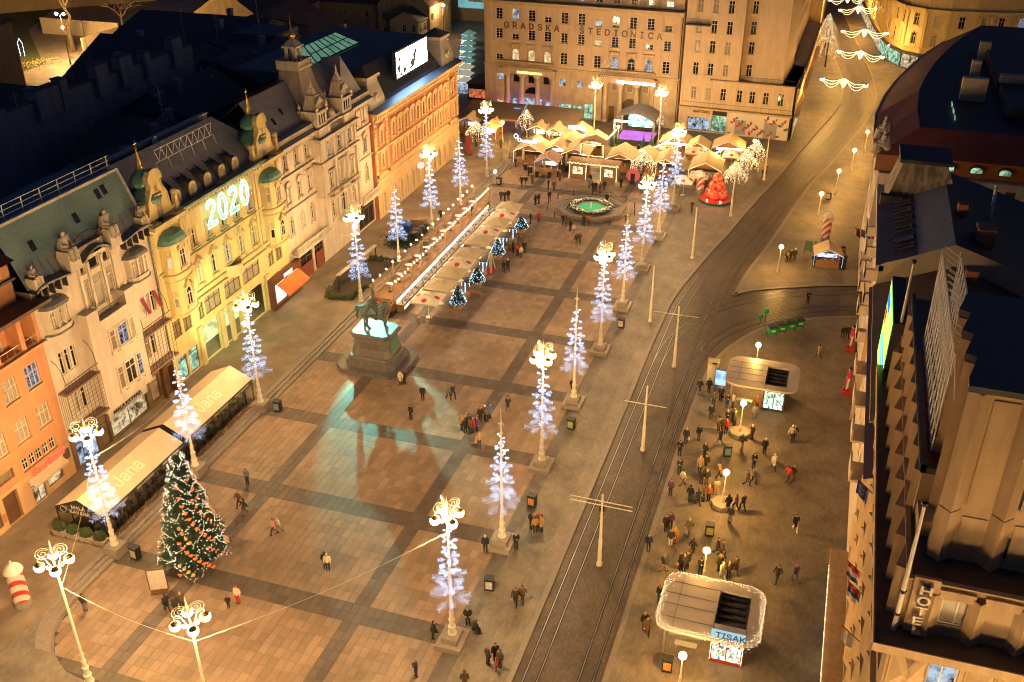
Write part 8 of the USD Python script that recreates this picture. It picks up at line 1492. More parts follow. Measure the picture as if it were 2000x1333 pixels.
# ---------------------------------------------------------------- newsstands
m_krf = mat('newsstand_roof', (.42, .36, .33), .45, .08, .7); m_kfr = mat('newsstand_frame', (.05, .06, .055), .4)
def rrect(x0, x1, y0, y1, r, n=5):
 o = []
 for cx, cy, a0 in ((x1-r, y1-r, 0), (x0+r, y1-r, PI/2), (x0+r, y0+r, PI), (x1-r, y0+r, 1.5*PI)): o += [(cx+r*math.cos(a0+i*PI/2/n), cy+r*math.sin(a0+i*PI/2/n)) for i in range(n+1)]
 return o
def kiosk(label, x0, x1, y0, y1, hat, fairy):
 t = thing('newsstand', label, 'kiosk'); z = 2.75; hx0, hx1, hy0, hy1 = hat
 put(t, 'roof', MB().prism(rrect(x0, x1, y0, y1, 1.3), z, z+.22, [(hx0, hy0), (hx0, hy1), (hx1, hy1), (hx1, hy0)]), m_krf)
 for f in (.2, .42, .6, .8): put(t, 'roof_seam', MB().box(x0+(x1-x0)*f-.012, x0+(x1-x0)*f+.012, hy1+.1, y1-.2, z+.22, z+.235), m_kfr)
 for y in (hy1+.0, y1-1.3, hy0-.05): put(t, 'roof_seam', MB().box(x0+.2, hx0 if hy0-.1 < y < hy1+.1 else x1-.2, y-.012, y+.012, z+.22, z+.237), m_kfr)
 put(t, 'roof_well', MB().box(hx0, hx1, hy0, hy1, z-.35, z-.3), mat('well_litter_blue', (.16, .15, .2), .6, .8, 3))
 for k in range(5): x = hx0+(hx1-hx0)*(k+.5)/5; put(t, 'well_beam', MB().box(x-.06, x+.06, hy0, hy1, z-.28, z+.02), m_iron)
 put(t, 'cabin', MB().box(x0+.9, x1-1.0, hy0+.05, hy0+.15, 0, z).box(x0+.9, x1-1.0, hy1-.15, hy1-.05, 0, z).box(x1-1.1, x1-1.0, hy0+.15, hy1-.15, 0, z), m_kfr)
 put(t, 'front_frame', MB().box(x0+.85, x0+.95, hy0, hy0+.12, 0, z).box(x0+.85, x0+.95, hy1-.12, hy1, 0, z).box(x0+.85, x0+.95, hy0+.12, hy1-.12, 0, .25).box(x0+.85, x0+.95, (hy0+hy1)/2-.04, (hy0+hy1)/2+.04, .25, 2.1), m_kfr if not fairy else mat('paint_red_dark', (.3, .03, .02), .5))
 put(t, 'display_window', MB().box(x0+.9, x0+.94, hy0+.12, hy1-.12, .25, 2.15), emit('newsstand_display_%d' % fairy, (1.0, .9, .65) if fairy else (.8, 1.0, .75), 2.6, .9, 3.2, (.3, .15, .05) if fairy else (.05, .35, .15)))
 r = np.random.default_rng(4+fairy)
 for k in range(26): y = hy0+.2+(hy1-hy0-.4)*((k*.29) % 1); zz = .4+.28*(k % 6); put(t, 'magazine', MB().box(x0+.86, x0+.895, y-.07, y+.07, zz, zz+.2), emit('magazine_%d' % (k % 5), [(1, .3, .2), (.2, .5, 1), (1, .8, .2), (.3, 1, .4), (1, 1, 1)][k % 5], .9))
 for x, y in ((x0+.6, y1-.8), (x1-.7, y1-.8)): put(t, 'column', MB().lathe([(.09, 0), (.08, z)], 8, (x, y, 0)), m_gal)
 put(t, 'bench', MB().box(x0+1.2, x0+1.7, hy1+1.0, hy1+2.6, .4, .46).box(x0+1.3, x0+1.6, hy1+1.1, hy1+1.2, 0, .4).box(x0+1.3, x0+1.6, hy1+2.4, hy1+2.5, 0, .4), m_gal)
 if fairy:
  put(t, 'sign_box', MB().box(x0+.25, x0+.4, hy0-.05, hy1+.05, z-.05, z+.85), emit('sign_ice', (.5, .85, 1.0), .8)); put(t, 'sign_lettering', MB().text('TISAK', .5, txtM((x0+.22, (hy0+hy1)/2+.9, z+.28), (0, -1, 0), (0, 0, 1)), .02, True), mat('letters_grey', (.04, .04, .08), .5))
  edge = sg.Polygon(rrect(x0, x1, y0, y1, 1.3)).exterior; pts = []
  for d in np.arange(0, edge.length, .05): p = edge.interpolate(d); pts.append((p.x+r.normal(0, .04), p.y+r.normal(0, .04), z+.2-abs(r.normal(0, .22)))); 
  for d in np.arange(0, edge.length, .08): p = edge.interpolate(d); q = (np.array([p.x, p.y])-[(x0+x1)/2, (y0+y1)/2])*(1-abs(r.normal(0, .06)))+[(x0+x1)/2, (y0+y1)/2]; pts.append((*q, z+.25+.03*r.random()))
  for d in np.arange(0, 1, .025): pts += [(x0+.84, hy0+.02, .2+2.2*d), (x0+.84, hy1-.02, .2+2.2*d), (x0+.84, hy0+(hy1-hy0)*d, 2.2+.1*r.random())]
  put(t, 'fairy_lights', dots(MB(), pts, .022), m_ledw, kind='stuff')
 return t
kiosk('newsstand outlined with warm fairy lights under a lit TISAK sign', 52.3, 58.5, -.6, 6.8, (53.9, 57.4, .42, 2.7), 1)
kiosk('plain newsstand with green lit display beyond the waiting crowd', 87.3, 93.2, -.7, 6.5, (88.2, 92.0, .4, 2.55), 0)
t = thing('city_map_box', 'lit blue city light poster beside the plain newsstand', 'light box', (90.7, 7.1, 0), .0); put(t, 'frame', MB().box(-.12, .12, -.65, .65, 0, 2.5), m_gal); put(t, 'lit_poster', MB().box(-.14, -.12, -.55, .55, .6, 2.35), emit('poster_blue', (.4, .65, 1.0), 1.6, .5, 1.5))
t = thing('ticket_machine', 'cream ticket cabinet left of the lit blue poster', 'cabinet', (91.9, 8.1, 0)); put(t, 'body', MB().box(-.35, .35, -.55, .55, 0, 2.6), m_cream); put(t, 'top_sign', MB().box(-.37, .37, -.6, .6, 2.3, 2.75), mat('sign_yellow', (.55, .5, .25), .5)); put(t, 'pictogram', MB().box(-.38, -.37, -.4, .1, 2.42, 2.62), m_iron)

# ---------------------------------------------------------------- gabled hut, cargo bicycles, small things right of the tracks
def hut(label, x, y, rz, w, l, h, roofm, glow, grp, strip=None, name='market_hut'):
 t = thing(name, label, 'stall', (x, y, 0), rz, grp); a, c, rz_ = l/2, w/2, h+w*.28
 put(t, 'floor', MB().box(-a, a, -c, c, 0, .15), m_wood)
 put(t, 'side_wall', MB().box(a-.06, a, -c, c, .15, h).box(-a, a-.07, -c, -c+.06, .15, h).box(-a, a-.07, c-.06, c, .15, h), m_wood)
 put(t, 'counter', MB().box(-a, -a+.5, -c+.07, c-.07, .15, 1.05), m_wood2)
 put(t, 'gable', MB().poly([(-a, -c, h), (-a, c, h), (-a, 0, rz_)]).poly([(a, -c, h), (a, c, h), (a, 0, rz_)]), m_wood2)
 put(t, 'roof', MB().quad((-a-.35, -c-.35, h-.12), (a+.3, -c-.35, h-.12), (a+.3, 0, rz_+.06), (-a-.35, 0, rz_+.06)).quad((-a-.35, c+.35, h-.12), (a+.3, c+.35, h-.12), (a+.3, 0, rz_+.06), (-a-.35, 0, rz_+.06)).quad((-a-.35, -c-.35, h-.12), (-a-.35, 0, rz_+.06), (-a-.35, 0, rz_-.1), (-a-.35, -c-.35, h-.28)).quad((-a-.35, c+.35, h-.12), (-a-.35, 0, rz_+.06), (-a-.35, 0, rz_-.1), (-a-.35, c+.35, h-.28)), roofm)
 put(t, 'lit_back', MB().quad((a-.1, -c+.1, .6), (a-.1, c-.1, .6), (a-.1, c-.1, h), (a-.1, -c+.1, h)), glow)
 r = np.random.default_rng(int(abs(x*7+y)))
 for k in range(8): put(t, 'goods', MB().box(-a+.05+.3*r.random(), -a+.3+.2*r.random(), -c+.2+(w-.6)*k/8, -c+.2+(w-.6)*k/8+.2, 1.05, 1.2+.2*r.random()), [mat('goods_red', (.45, .06, .04), .6), mat('goods_green', (.08, .25, .08), .6), mat('goods_pale', (.6, .5, .35), .6)][k % 3])
 if strip:
  pts = [(-a-.38, y_, h-.2+(rz_-h)*(1-abs(y_)/(c+.35))) for y_ in np.linspace(-c-.35, c+.35, 44)]+[(-a-.38, s*(c+.3), z) for s in (-1, 1) for z in np.linspace(.4, h-.3, 12)]
  put(t, 'eave_lights', dots(MB(), pts, .03), strip, kind='stuff')
 return t
p_ice = emit('hut_glow_ice', (.55, .68, 1.0), 2.6, .6, 2.5, (.3, .3, 1.0)); p_hut = emit('hut_glow_warm', (1.0, .84, .5), 2.2, .75, 2.2, (.6, .25, .1)); p_hutw = emit('hut_glow_white', (1.0, .97, .85), 2.8, .6, 2.4)
m_hroof = mat('hut_roof_canvas', (.60, .46, .27), .8, .08, 1)
hut('small gabled hut with icy blue lights beside the side street', 126.6, -1.95, .12, 3.0, 2.4, 2.1, m_hroof, p_ice, None, m_led)
t = thing('cable_trestle', 'dark service trailer with slatted sides behind the small gabled hut', 'trailer', (127.2, -4.0, 0), .1); put(t, 'body', MB().box(-1.5, 1.5, -.25, .25, .3, 1.8), m_wood); put(t, 'frame', MB().box(-1.6, -1.5, -.3, .3, 0, 2).box(1.5, 1.6, -.3, .3, 0, 2), m_iron)
m_gr = mat('cargo_green', (.015, .30, .10), .45)
def ring(c, r, ax=1, w=.03, n=14):
 return [(c[0]+r*math.cos(a), c[1], c[2]+r*math.sin(a)) for a in np.linspace(0, 2*PI, n, endpoint=False)]
def cargo(label, x, y, rz):
 t = thing('cargo_bicycle', label, 'cargo bicycle', (x, y, 0), rz, 'row of green cargo bicycles'); put(t, 'cargo_box', MB().frus(-.5, 0, .45, 1.25, .45, .42, .55, .5), m_gr); put(t, 'cover', MB().frus(-.5, 0, 1.25, 1.45, .57, .52, .4, .4), mat('cover_dark', (.03, .025, .03), .7)); put(t, 'label_patch', MB().box(-1.04, -1.01, -.25, .25, .8, 1.0), mat('label_white', (.65, .65, .6), .6))
 for y_ in (-.5, .5): put(t, 'wheel', MB().tube(ring((-.5, y_, .3), .3), .03, 5, closed=True), m_black)
 put(t, 'wheel', MB().tube(ring((1.1, 0, .33), .33), .03, 5, closed=True), m_black); put(t, 'bicycle_frame', MB().tube([(0, 0, .6), (.75, 0, .4), (1.1, 0, .33)], .035, 5).tube([(.75, 0, .4), (.65, 0, .95)], .03, 5).tube([(.1, 0, .6), (.1, 0, 1.15)], .03, 5).tube([(.1, -.3, 1.15), (.1, .3, 1.15)], .025, 5), m_iron); put(t, 'saddle', MB().ball((.68, 0, 1.0), .13, 1, (1.3, .8, .5)), m_gr); return t
c0 = None
for k in range(4):
 x, y = 104.7+.95*k, 3.3-.95*k; lab = f'green cargo bicycle with dark cover, {["nearest the tracks","second","third","farthest from the tracks"][k]} of the row'
 if c0 is None: c0 = cargo(lab, x, y, .45)
 else: clone(c0, lab, (x, y, 0), .45)
t = thing('balloon_bunch', 'two round green balloons behind the cargo bicycles', 'balloons', (107.6, 4.1, 0)); put(t, 'balloon', MB().ball((0, 0, 1.5), .32, 2), m_gr, smooth=True); put(t, 'balloon', MB().ball((-.9, .5, 1.2), .32, 2), m_gr, smooth=True); put(t, 'stick', MB().tube([(0, 0, 0), (0, 0, 1.3)], .03, 5).tube([(-.9, .5, 0), (-.9, .5, 1)], .03, 5), m_iron)
def bicycle(label, x, y, rz, red=False):
 t = thing('bicycle', label, 'bicycle', (x, y, 0), rz)
 for d in (-.52, .52): put(t, 'wheel', MB().tube(ring((d, 0, .34), .33), .022, 5, closed=True), m_black)
 put(t, 'frame', MB().tube([(-.52, 0, .34), (-.1, 0, .3), (.4, 0, .8), (.52, 0, .34)], .022, 5).tube([(-.1, 0, .3), (-.2, 0, .85), (.4, 0, .82)], .02, 5), m_iron); put(t, 'saddle', MB().box(-.32, -.1, -.06, .06, .86, .92), m_black); put(t, 'handlebar', MB().tube([(.4, -.25, 1.0), (.42, 0, .95), (.4, .25, 1.0)], .018, 5), m_iron)
bicycle('parked bicycle on the paving right of the fountain', 144.5, 26.6, .6); bicycle('bicycle leaning by the striped column beside the hut, first', 132.3, -.3, .2); bicycle('bicycle leaning by the striped column beside the hut, second', 133.0, -1.4, .5); bicycle('bicycle leaning by the striped column beside the hut, third', 132.2, -2.3, .2)
t = thing('menu_board', 'small green menu board left of the gabled hut', 'board', (130.0, .6, 0)); put(t, 'panel', MB().box(-.05, .05, -.5, .5, .3, 1.7), mat('menu_green', (.08, .16, .08), .6, .4, 6)); put(t, 'leg', MB().box(-.05, .05, -.5, -.42, 0, .3).box(-.05, .05, .42, .5, 0, .3), m_iron)
# nutcracker-like soldier figures at the hotel doors are plain red and white standing mannequins
for k, (x, y) in enumerate(((94.2, -5.6), (103.8, -5.7))):
 t = thing('standing_mannequin', f'tall red and white festive mannequin on a red base, {["nearer","farther"][k]} along the house fronts', 'mannequin', (x, y, 0), PI/2); put(t, 'base', MB().box(-.45, .45, -.7, .7, 0, .4), mat('paint_red', (.5, .03, .03))); M = figure_meshes('pockets', True); sc_ = 1.5
 for n_, m_ in (('body', m_skin), ('trousers', cloth('white')), ('jacket', cloth('red')), ('shoes', cloth('black')), ('hat', cloth('black'))): v, f = M[n_]; put(t, n_, (v*sc_+[0, 0, .38], f), m_, smooth=True)
fl = thing('banner_flag', 'red white and blue vertical banner hanging over the pavement', 'flag'); 
for k, c in enumerate(((.5, .03, .03), (.65, .6, .52), (.05, .07, .3), (.6, .55, .46))): y = (118.1,-4.71)[1]; x = (119.28,-5.76)[0]; put(fl, 'banner_stripe', MB().quad((x-1.2, y-.55*k, 8), (x+1.2, y-.55*k, 8), (x+1.2, y-.55*(k+1), 7.7), (x-1.2, y-.55*(k+1), 7.7)), mat('banner_%d' % k, c, .8))
put(fl, 'pole', MB().tube([(x+1.2, y+.2, 8.05), (x+1.2, -6.4, 7.4)], .04, 5), m_iron)
# ---------------------------------------------------------------- christmas market
HUTS = [(155.7, 47.8, 4.6, 5, 0, 'with ring lights above its gable at the left front'), (166.8, 50, 3.0, 3, 1, 'small and lit, before the left awning'), (166.3, 46.7, 3.3, 3.5, 0, 'behind the ring lit stall'), (166.8, 42.5, 3.8, 3.8, 2, 'with a lit white sign in the back row'), (150.6, 43.4, 3.3, 3.2, 2, 'nearest the fountain on the left'), (156.6, 40, 4.0, 5, 0, 'left behind the light framed entrance'), (161.6, 42.7, 3.4, 4, 0, 'in the middle of the left block'), (157.6, 43.9, 2.9, 3.6, 1, 'between ring lit stall and entrance'), (163.2, 38.9, 3.2, 4, 0, 'left of the stage'), (167.5, 63.5, 3.7, 3.6, 2, 'at the corner of the red bank'), (168.6, 58.6, 2.4, 2.6, 0, 'second from the red bank corner'), (164.8, 58.7, 2.7, 3, 1, 'beside the far candelabra on the left'),
  (156.4, 32.4, 4.0, 5, 0, 'right behind the light framed entrance'), (156.6, 28.4, 3.5, 5, 0, 'before the stage'), (156.4, 24.9, 3.4, 5, 1, 'with violet fabric before the stage'), (167.2, 25.4, 4.5, 4.2, 2, 'right of the stage with icy eaves'), (165.6, 21.2, 3.3, 3.5, 0, 'right of the icy eaved stall'), (167, 16.2, 4.8, 4.2, 2, 'before the printed hoarding'), (155.8, 18.3, 4.5, 5.5, 1, 'behind the striped column with a plank roof')]
m_hr2 = mat('hut_roof_rose', (.46, .28, .22), .8, .1, 1)
for x, y, w, l, g, lab in HUTS: hut(f'gabled market hut {lab}', x, y, .04, w, l, 2.35, m_hroof if g < 2 else (m_hroof if w > 3.4 else m_hr2), (p_hut, p_hutw, p_hutw)[g], 'gabled christmas market huts', (m_ledw, m_ledw, m_led)[g])
for k, (x, y, wd) in enumerate(((161.6, 25.7, 'left of the icy eaved stall'), (161, 21.2, 'in the middle of the right block'), (161.2, 15, 'at the right edge of the market'), (146.5, 20.5, 'nearest the tram tracks'), (149.6, 18.6, 'beside the second striped column'))): parasol(f'pale parasol with small red discs {wd}', x, y, 3.0, 3.0, 1, 2.5, 'market parasols')
t = thing('market_entrance', 'wooden market entrance pavilion outlined in warm lights before the fountain', 'pavilion')
for y0, y1 in ((36.6, 39.4), (31.6, 34.2)): put(t, 'booth', MB().box(148.6, 151, y0, y1, 0, 2.6), m_wood); put(t, 'booth_window', MB().box(148.52, 148.58, y0+.6, y1-.6, .9, 2.1), p_hut)
put(t, 'lintel', MB().box(148.4, 151.2, 31.3, 39.7, 2.6, 2.9), m_wood2); put(t, 'frame_post', MB().box(151.9, 152.1, 34.6, 34.8, 2.9, 5).box(151.9, 152.1, 38.2, 38.4, 2.9, 5), m_wood2); put(t, 'frame_beam', MB().box(151.9, 152.1, 34.6, 38.4, 4.8, 5.0), m_wood2); put(t, 'frame_roof', MB().quad((151.3, 34.2, 5), (151.3, 36.5, 6), (154, 36.5, 6), (154, 34.2, 5)).quad((151.3, 38.8, 5), (151.3, 36.5, 6), (154, 36.5, 6), (154, 38.8, 5)), m_wood)
pts = [(148.35, y, 2.75+.1*math.sin(y*9)) for y in np.arange(31.3, 39.7, .09)]+[(151.85, y, z) for y in np.arange(34.6, 38.4, .1) for z in (3.0, 4.9)]+[(151.85, y, z) for y in (34.6, 38.4) for z in np.arange(3, 5, .1)]+[(148.5, y, z) for y in (31.6, 34.2, 36.6, 39.4) for z in np.arange(.2, 2.6, .12)]
put(t, 'light_outline', dots(MB(), pts, .04), m_ledw, kind='stuff')
def lit_tree(label, x, y, h, R, seed):
 r = np.random.default_rng(seed); t = thing('lit_tree', label, 'tree', (x, y, 0), 0, 'bare trees wound in warm fairy lights'); put(t, 'trunk', MB().lathe([(.2, 0), (.14, h*.5), (.06, h*.9)], 7), mat('bark', (.07, .05, .035))); br, pts = MB(), []
 for k in range(46):
  a, rr = r.random()*2*PI, R*math.sqrt(r.random()); z0 = h*(.98-.35*(rr/R)**2); end = h*r.uniform(.25, .55)
  p = [(rr*.1*math.cos(a), rr*.1*math.sin(a), h*.55), (rr*.6*math.cos(a), rr*.6*math.sin(a), z0), (rr*math.cos(a), rr*math.sin(a), z0*.85), (rr*1.05*math.cos(a), rr*1.05*math.sin(a), end)]; q = smooth_path(p, 8); br.tube(q, .025, 3, cap=False); pts += [tuple(v+r.normal(0, .05, 3)) for v in q[2:]]
 put(t, 'crown', br, mat('bark', (.07, .05, .035)), kind='stuff'); put(t, 'fairy_lights', dots(MB(), pts, .024), m_ledw, kind='stuff')
for k, (x, y, w) in enumerate(((152.3, 28.0, 'before the stage beside the entrance'), (151.0, 13.3, 'beside the red bauble pyramid'), (157.5, 12.3, 'second at the right market edge'), (163.5, 11.4, 'third at the right market edge'), (159.4, 59.4, 'beside the far left candelabra'), (168.5, 53, 'before the cafe awning'))): lit_tree(f'tree wound in warm fairy lights {w}', x, y, 4.6, 1.9, 90+k)
t = thing('bauble_pyramid', 'pyramid of big glossy red baubles on a round lit red base', 'sculpture', (145.9, 15.3, 0)); put(t, 'base', MB().lathe([(2.7, 0), (2.7, .3), (2.5, .4)], 24), mat('paint_green_dark', (.02, .1, .05), .5), smooth=40); put(t, 'red_carpet', MB().lathe([(2.5, .41), (.01, .62)], 24), mat('paint_red', (.5, .03, .03)))
mbal = usdkit.material(stage, '/World/Looks/bauble_red', {'p': ('principled_bsdf', {'base_color': (.55, .03, .02), 'roughness': .18, 'emission_color': (1, .1, .05), 'emission_strength': .16}), 'n': ('noise_texture', {'scale': 2.5, 'detail': 3.0}), 'r': ('rgb_ramp', {'ramp': [(.4, (.5, .02, .015)), (.62, (.8, .28, .12))]})}, [('n.fac', 'r.fac'), ('r.color', 'p.base_color')], surface='p.BSDF')
for k, (x, y, z) in enumerate([(1.0*math.cos(a), 1.0*math.sin(a), 1.25) for a in np.arange(.4, 2*PI, PI/2.5)]+[(-.3, .5, 2.5), (-.3, -.5, 2.5), (.5, 0, 2.5), (0, 0, 3.6)]): put(t, 'bauble', MB().ball((x, y, z), .78, 2), mbal, smooth=True)
put(t, 'spot_bulb', MB().ball((-2.2, -.9, .6), .16, 1).ball((-2.1, 1.1, .6), .12, 1), emit('bulb_red', (1, .25, .15), 60.0))
# stage
t = thing('concert_stage', 'small concert stage with arched black roof, lit screen and violet floor', 'stage'); put(t, 'platform', MB().box(168.2, 174, 29.6, 36.4, 0, 1.0), m_fas); put(t, 'floor', MB().box(168.4, 173.8, 29.9, 36.1, 1.0, 1.02), emit('floor_violet', (.6, .2, 1.0), 1.3, .4, .6, (.9, .25, .8)))
ar = [(29.4+7.2*k/10, 4.6+1.3*math.sin(PI*k/10)) for k in range(11)]; rf_ = MB()
for (y0, z0), (y1, z1) in zip(ar[:-1], ar[1:]): rf_.quad((167.6, y0, z0), (167.6, y1, z1), (174.4, y1, z1), (174.4, y0, z0))
put(t, 'arched_roof', rf_, mat('stage_roof_grey', (.10, .10, .11), .5)); put(t, 'screen', MB().box(173.5, 173.6, 30.8, 35.2, 1.9, 4.6), emit('stage_screen', (.8, .95, 1.0), 2.2, .5, 1.2, (.1, .6, .4))); put(t, 'roof_band', MB().box(167.7, 167.8, 29.5, 36.5, 4.2, 4.6), p_hutw)
for y in (29.5, 36.5):
 for x in (167.8, 174.2): put(t, 'truss_post', MB().box(x-.15, x+.15, y-.15, y+.15, 0, 4.6), m_gal)
for k, (x, y) in enumerate(((166.9, 36.6), (167.2, 35.6), (167, 31), (166.8, 29.6))): put(t, 'dark_cone_tree', MB().lathe([(.4, 0), (.3, 1.4), (.08, 2.2), (.08, 2.6)], 8, (x, y, 0)), mat('cone_green', (.02, .08, .05), .5))
t = thing('cafe_awning', 'long dark taupe terrace roof in front of the bank portico', 'canopy')
for y0, y1 in ((54.4, 65.3), (43.2, 54.1)):
 put(t, 'roof_panel', MB().add([(167.8, y1, 2.9), (167.5, y0, 2.9), (174.2, y0+.4, 4.0), (174.5, y1+.4, 4.0), (167.8, y1, 2.6), (167.5, y0, 2.6)], [(0, 1, 2, 3), (0, 1, 5, 4)]), mat('awning_taupe', (.17, .12, .085), .8, .1, .8))
 for k in range(5): put(t, 'post', MB().box(167.8, 167.95, y0+.3+2.5*k, y0+.42+2.5*k, 0, 2.8), m_iron)
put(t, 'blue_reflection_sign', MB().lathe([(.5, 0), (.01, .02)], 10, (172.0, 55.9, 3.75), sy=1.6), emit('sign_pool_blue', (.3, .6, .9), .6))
for k, (x, y) in enumerate(((166.6, 63.9), (155.2, 51.8), (152.3, 48.4), (149.7, 44.0), (152.0, 40.8), (166.6, 48.2))):
 t = thing('closed_parasol', f'tall closed cream parasol at the market, {["by the red bank corner","left of the ring lit stall","before the ring lit stall","before the nearest left stall","left of the entrance","behind the ring lit stall"][k]}', 'parasol', (x, y, 0)); put(t, 'folded_canopy', MB().lathe([(.1, .9), (.32, 1.2), (.24, 2.2), (.1, 3.1), (.02, 3.4)], 8), m_uc, smooth=True); put(t, 'foot', MB().lathe([(.3, 0), (.3, .1), (.05, .12), (.05, .9)], 8), m_iron)
rt_ = thing('ring_light_sign', 'row of glowing white rings with a bright script above the left front hut', 'sign', (153.0, 47.8, 0))
for y, z, r in ((2.1, 4.7, .35), (1.5, 4.1, .28), (-1.2, 4.1, .3), (-1.9, 4.5, .38)): put(rt_, 'ring', MB().tube([(0, y+r*math.cos(a), z+r*math.sin(a)) for a in np.arange(0, 2*PI, .4)], .07, 5, closed=True), m_led)
put(rt_, 'bright_script', MB().tube([(0, 1.1-.13*q, 3.95+.16*math.sin(q*1.9)) for q in range(17)], .09, 5), emit('script_white', (1, .95, .85), 9.0))
sg2 = thing('hut_sign', 'bright white lit sign on the roof ridge of a back row hut', 'sign'); put(sg2, 'lit_panel', MB().box(164.7, 164.8, 41.0, 44.0, 3.1, 3.75), emit('sign_white_lit', (1, .95, .9), 5.0)); put(sg2, 'foot', MB().box(164.72, 164.78, 41.4, 41.5, 2.4, 3.1).box(164.72, 164.78, 43.5, 43.6, 2.4, 3.1), m_iron)
t = thing('red_disc_stand', 'round red disc sign with a dark board right of the market entrance', 'sign', (149.2, 29.0, 0)); put(t, 'disc', MB(frame((0, 0, 1.4), (0, -1, 0), (0, 0, 1), (-1, 0, 0))).lathe([(1.1, -.06), (1.1, .06), (.01, .07)], 20), emit('disc_red', (1.0, .16, .12), .7)); put(t, 'board', MB().box(-.4, -.3, -.35, .35, 0, 1.8), m_iron)
t = thing('lit_poster_stand', 'lit poster stand with a glowing ball at the terrace corner', 'light box', (142.3, 49.9, 0)); put(t, 'panel', MB().box(-.1, .1, -.4, .4, 0, 1.7), mat('poster_pale', (.5, .45, .4), .5, .3, 5)); put(t, 'ball', MB().ball((0, 0, 2.1), .3, 1), m_led)
t = thing('standing_figure_red', 'tall red cut-out figure by the corner of the red bank', 'sign', (154.4, 59.0, .1)); put(t, 'panel', MB().prism([(-.1, -.4), (.1, -.4), (.1, .4), (-.1, .4)], 0, 3.4), emit('panel_red', (1, .12, .06), .35)); put(t, 'foot', MB().box(-.4, .4, -.6, .6, 0, .1), m_iron)
tb1 = None
for k, (x, y) in enumerate(((149.2, 46.2), (150.3, 47.4), (148.7, 41.2), (147.9, 42.6), (147.6, 44.6))):
 lab = f'dark standing table before the left market huts, {["second from the left","leftmost","rightmost","fourth","middle"][k]}'
 if tb1 is None: tb1 = thing('standing_table', lab, 'table', (x, y, 0), 0, 'standing tables before the left market huts'); put(tb1, 'barrel', MB().lathe([(.3, 0), (.36, .5), (.3, 1.05)], 10), m_iron, smooth=40); put(tb1, 'table_top', MB().lathe([(.42, 1.05), (.42, 1.1)], 12), m_wood2)
 else: clone(tb1, lab, (x, y, 0))
for k, (a, e) in enumerate((((165.5, 35.6, 3.6), (158.5, 38.0, 2.6)), ((165.0, 25.3, 3.6), (156.5, 29.6, 3.2)), ((160, 16.8, 3.6), (157.5, 20.0, 2.8)))):
 a, e = np.array(a), np.array(e); pts = [tuple(a+(e-a)*f-[0, 0, .5*math.sin(PI*f)+j*.09]) for f in np.linspace(0, 1, 70) for j in range(4)]; put(thing('light_curtain', f'curtain of warm lights sagging from a lamp over the huts, {["left","middle","right"][k]} one', 'light string'), 'lights', dots(MB(), pts, .035), m_ledw, kind='stuff')
# garlands and wire lamps over the shopping street
SW = [((194.7, 3.1), (192.4, -4.7)), ((219.2, 1.0), (216.7, -7.6)), ((239.79,0.97), (240.53,-8.44)), ((265.23,2.46), (270.68,-6.16)), ((279.2,5.53), (283.47,-3.28))]
m_wl = emit('wire_lamp_lit', SODIUM, 1300.0)
for k, (a, e) in enumerate(SW):
 w = ['nearest', 'second', 'third', 'fourth', 'farthest'][k]; t = thing('street_garland', f'light garland with a lit bell over the shopping street, {w}', 'light decoration', group='garlands over the shopping street'); a, e = np.array([*a, 8.0]), np.array([*e, 8.0]); pts = []
 for L_ in range(3):
  for s in (0, 1):
   for f in np.linspace(0, 1, 50): g = f*.46 if s == 0 else 1-f*.46; pts.append(tuple(a+(e-a)*g-[0, 0, (.5+.45*L_)*math.sin(PI*min(f*1.05, 1))-.25*f*(1-.0*L_)+.12*L_]))
 c = (a+e)/2
 for z in np.linspace(0, 1, 12): r = .5*math.sin(PI*min(.2+z*.85, 1))**.8; pts += [tuple(c+[r*math.cos(q), r*math.sin(q), .3-1.7*z]) for q in np.arange(0, 2*PI, .6)]
 put(t, 'lights', dots(MB(), pts, .04), m_ledw, kind='stuff'); put(t, 'wire', MB().tube([a, e], .02, 3), m_iron)
 for s, p in (('left', a), ('right', e)): q = thing('wire_lamp', f'bright lamp at the {s} end of the {w} street garland', 'street lamp', p+[0, 0, -.3], 0, 'lamps hung over the shopping street'); put(q, 'globe', MB().ball((0, 0, 0), .3, 1), m_wl, smooth=True); put(q, 'cap', MB().lathe([(.28, .15), (.1, .34), (.02, .5)], 8), m_iron)
lit_tree('tall tree wound in warm fairy lights at the mouth of the shopping street', 238, 3.6, 9, 2.6, 131); lit_tree('second tall lit tree at the mouth of the shopping street', 258, 4.6, 8, 2.4, 132)
t = thing('lane_stalls', 'row of teal lit market tents along the lane beside the red bank', 'stall')
for k in range(9): x, y = 193+5.4*k, 74.2+1.9*k; put(t, 'tent_roof', MB().frus(x, y, 2.3, 3.3, 1.6, 1.6, .1, .1), emit('tent_teal', (.30, .60, .50), .45, .3, .6) if k > 2 else emit('tent_cream', (.8, .7, .5), .5)); put(t, 'tent_side', MB().box(x-1.4, x-1.3, y-1.4, y+1.4, 0, 2.3), p_hut if k % 2 else p_cool); put(t, 'tent_light', dots(MB(), [(x-1.6, y-1.5+.15*q, 2.3) for q in range(20)], .05), m_led, kind='stuff')
t = thing('dark_stall', 'dark market stall with a red lit counter beside the bank corner', 'stall', (188, 69.6, 0)); put(t, 'cabin', MB().box(0, 8, -2.2, 2, 0, 3.2), m_iron); put(t, 'roof', MB().box(-.3, 8.3, -2.5, 2.3, 3.2, 3.4), m_black); put(t, 'lit_counter', MB().box(-.08, -.02, -2, 1.8, .4, 2.2), emit('counter_red', (1, .25, .1), .8, .8, 1.5))
led_at('blue white snowflake lights on the post in the market lane', (200, 81, 0))
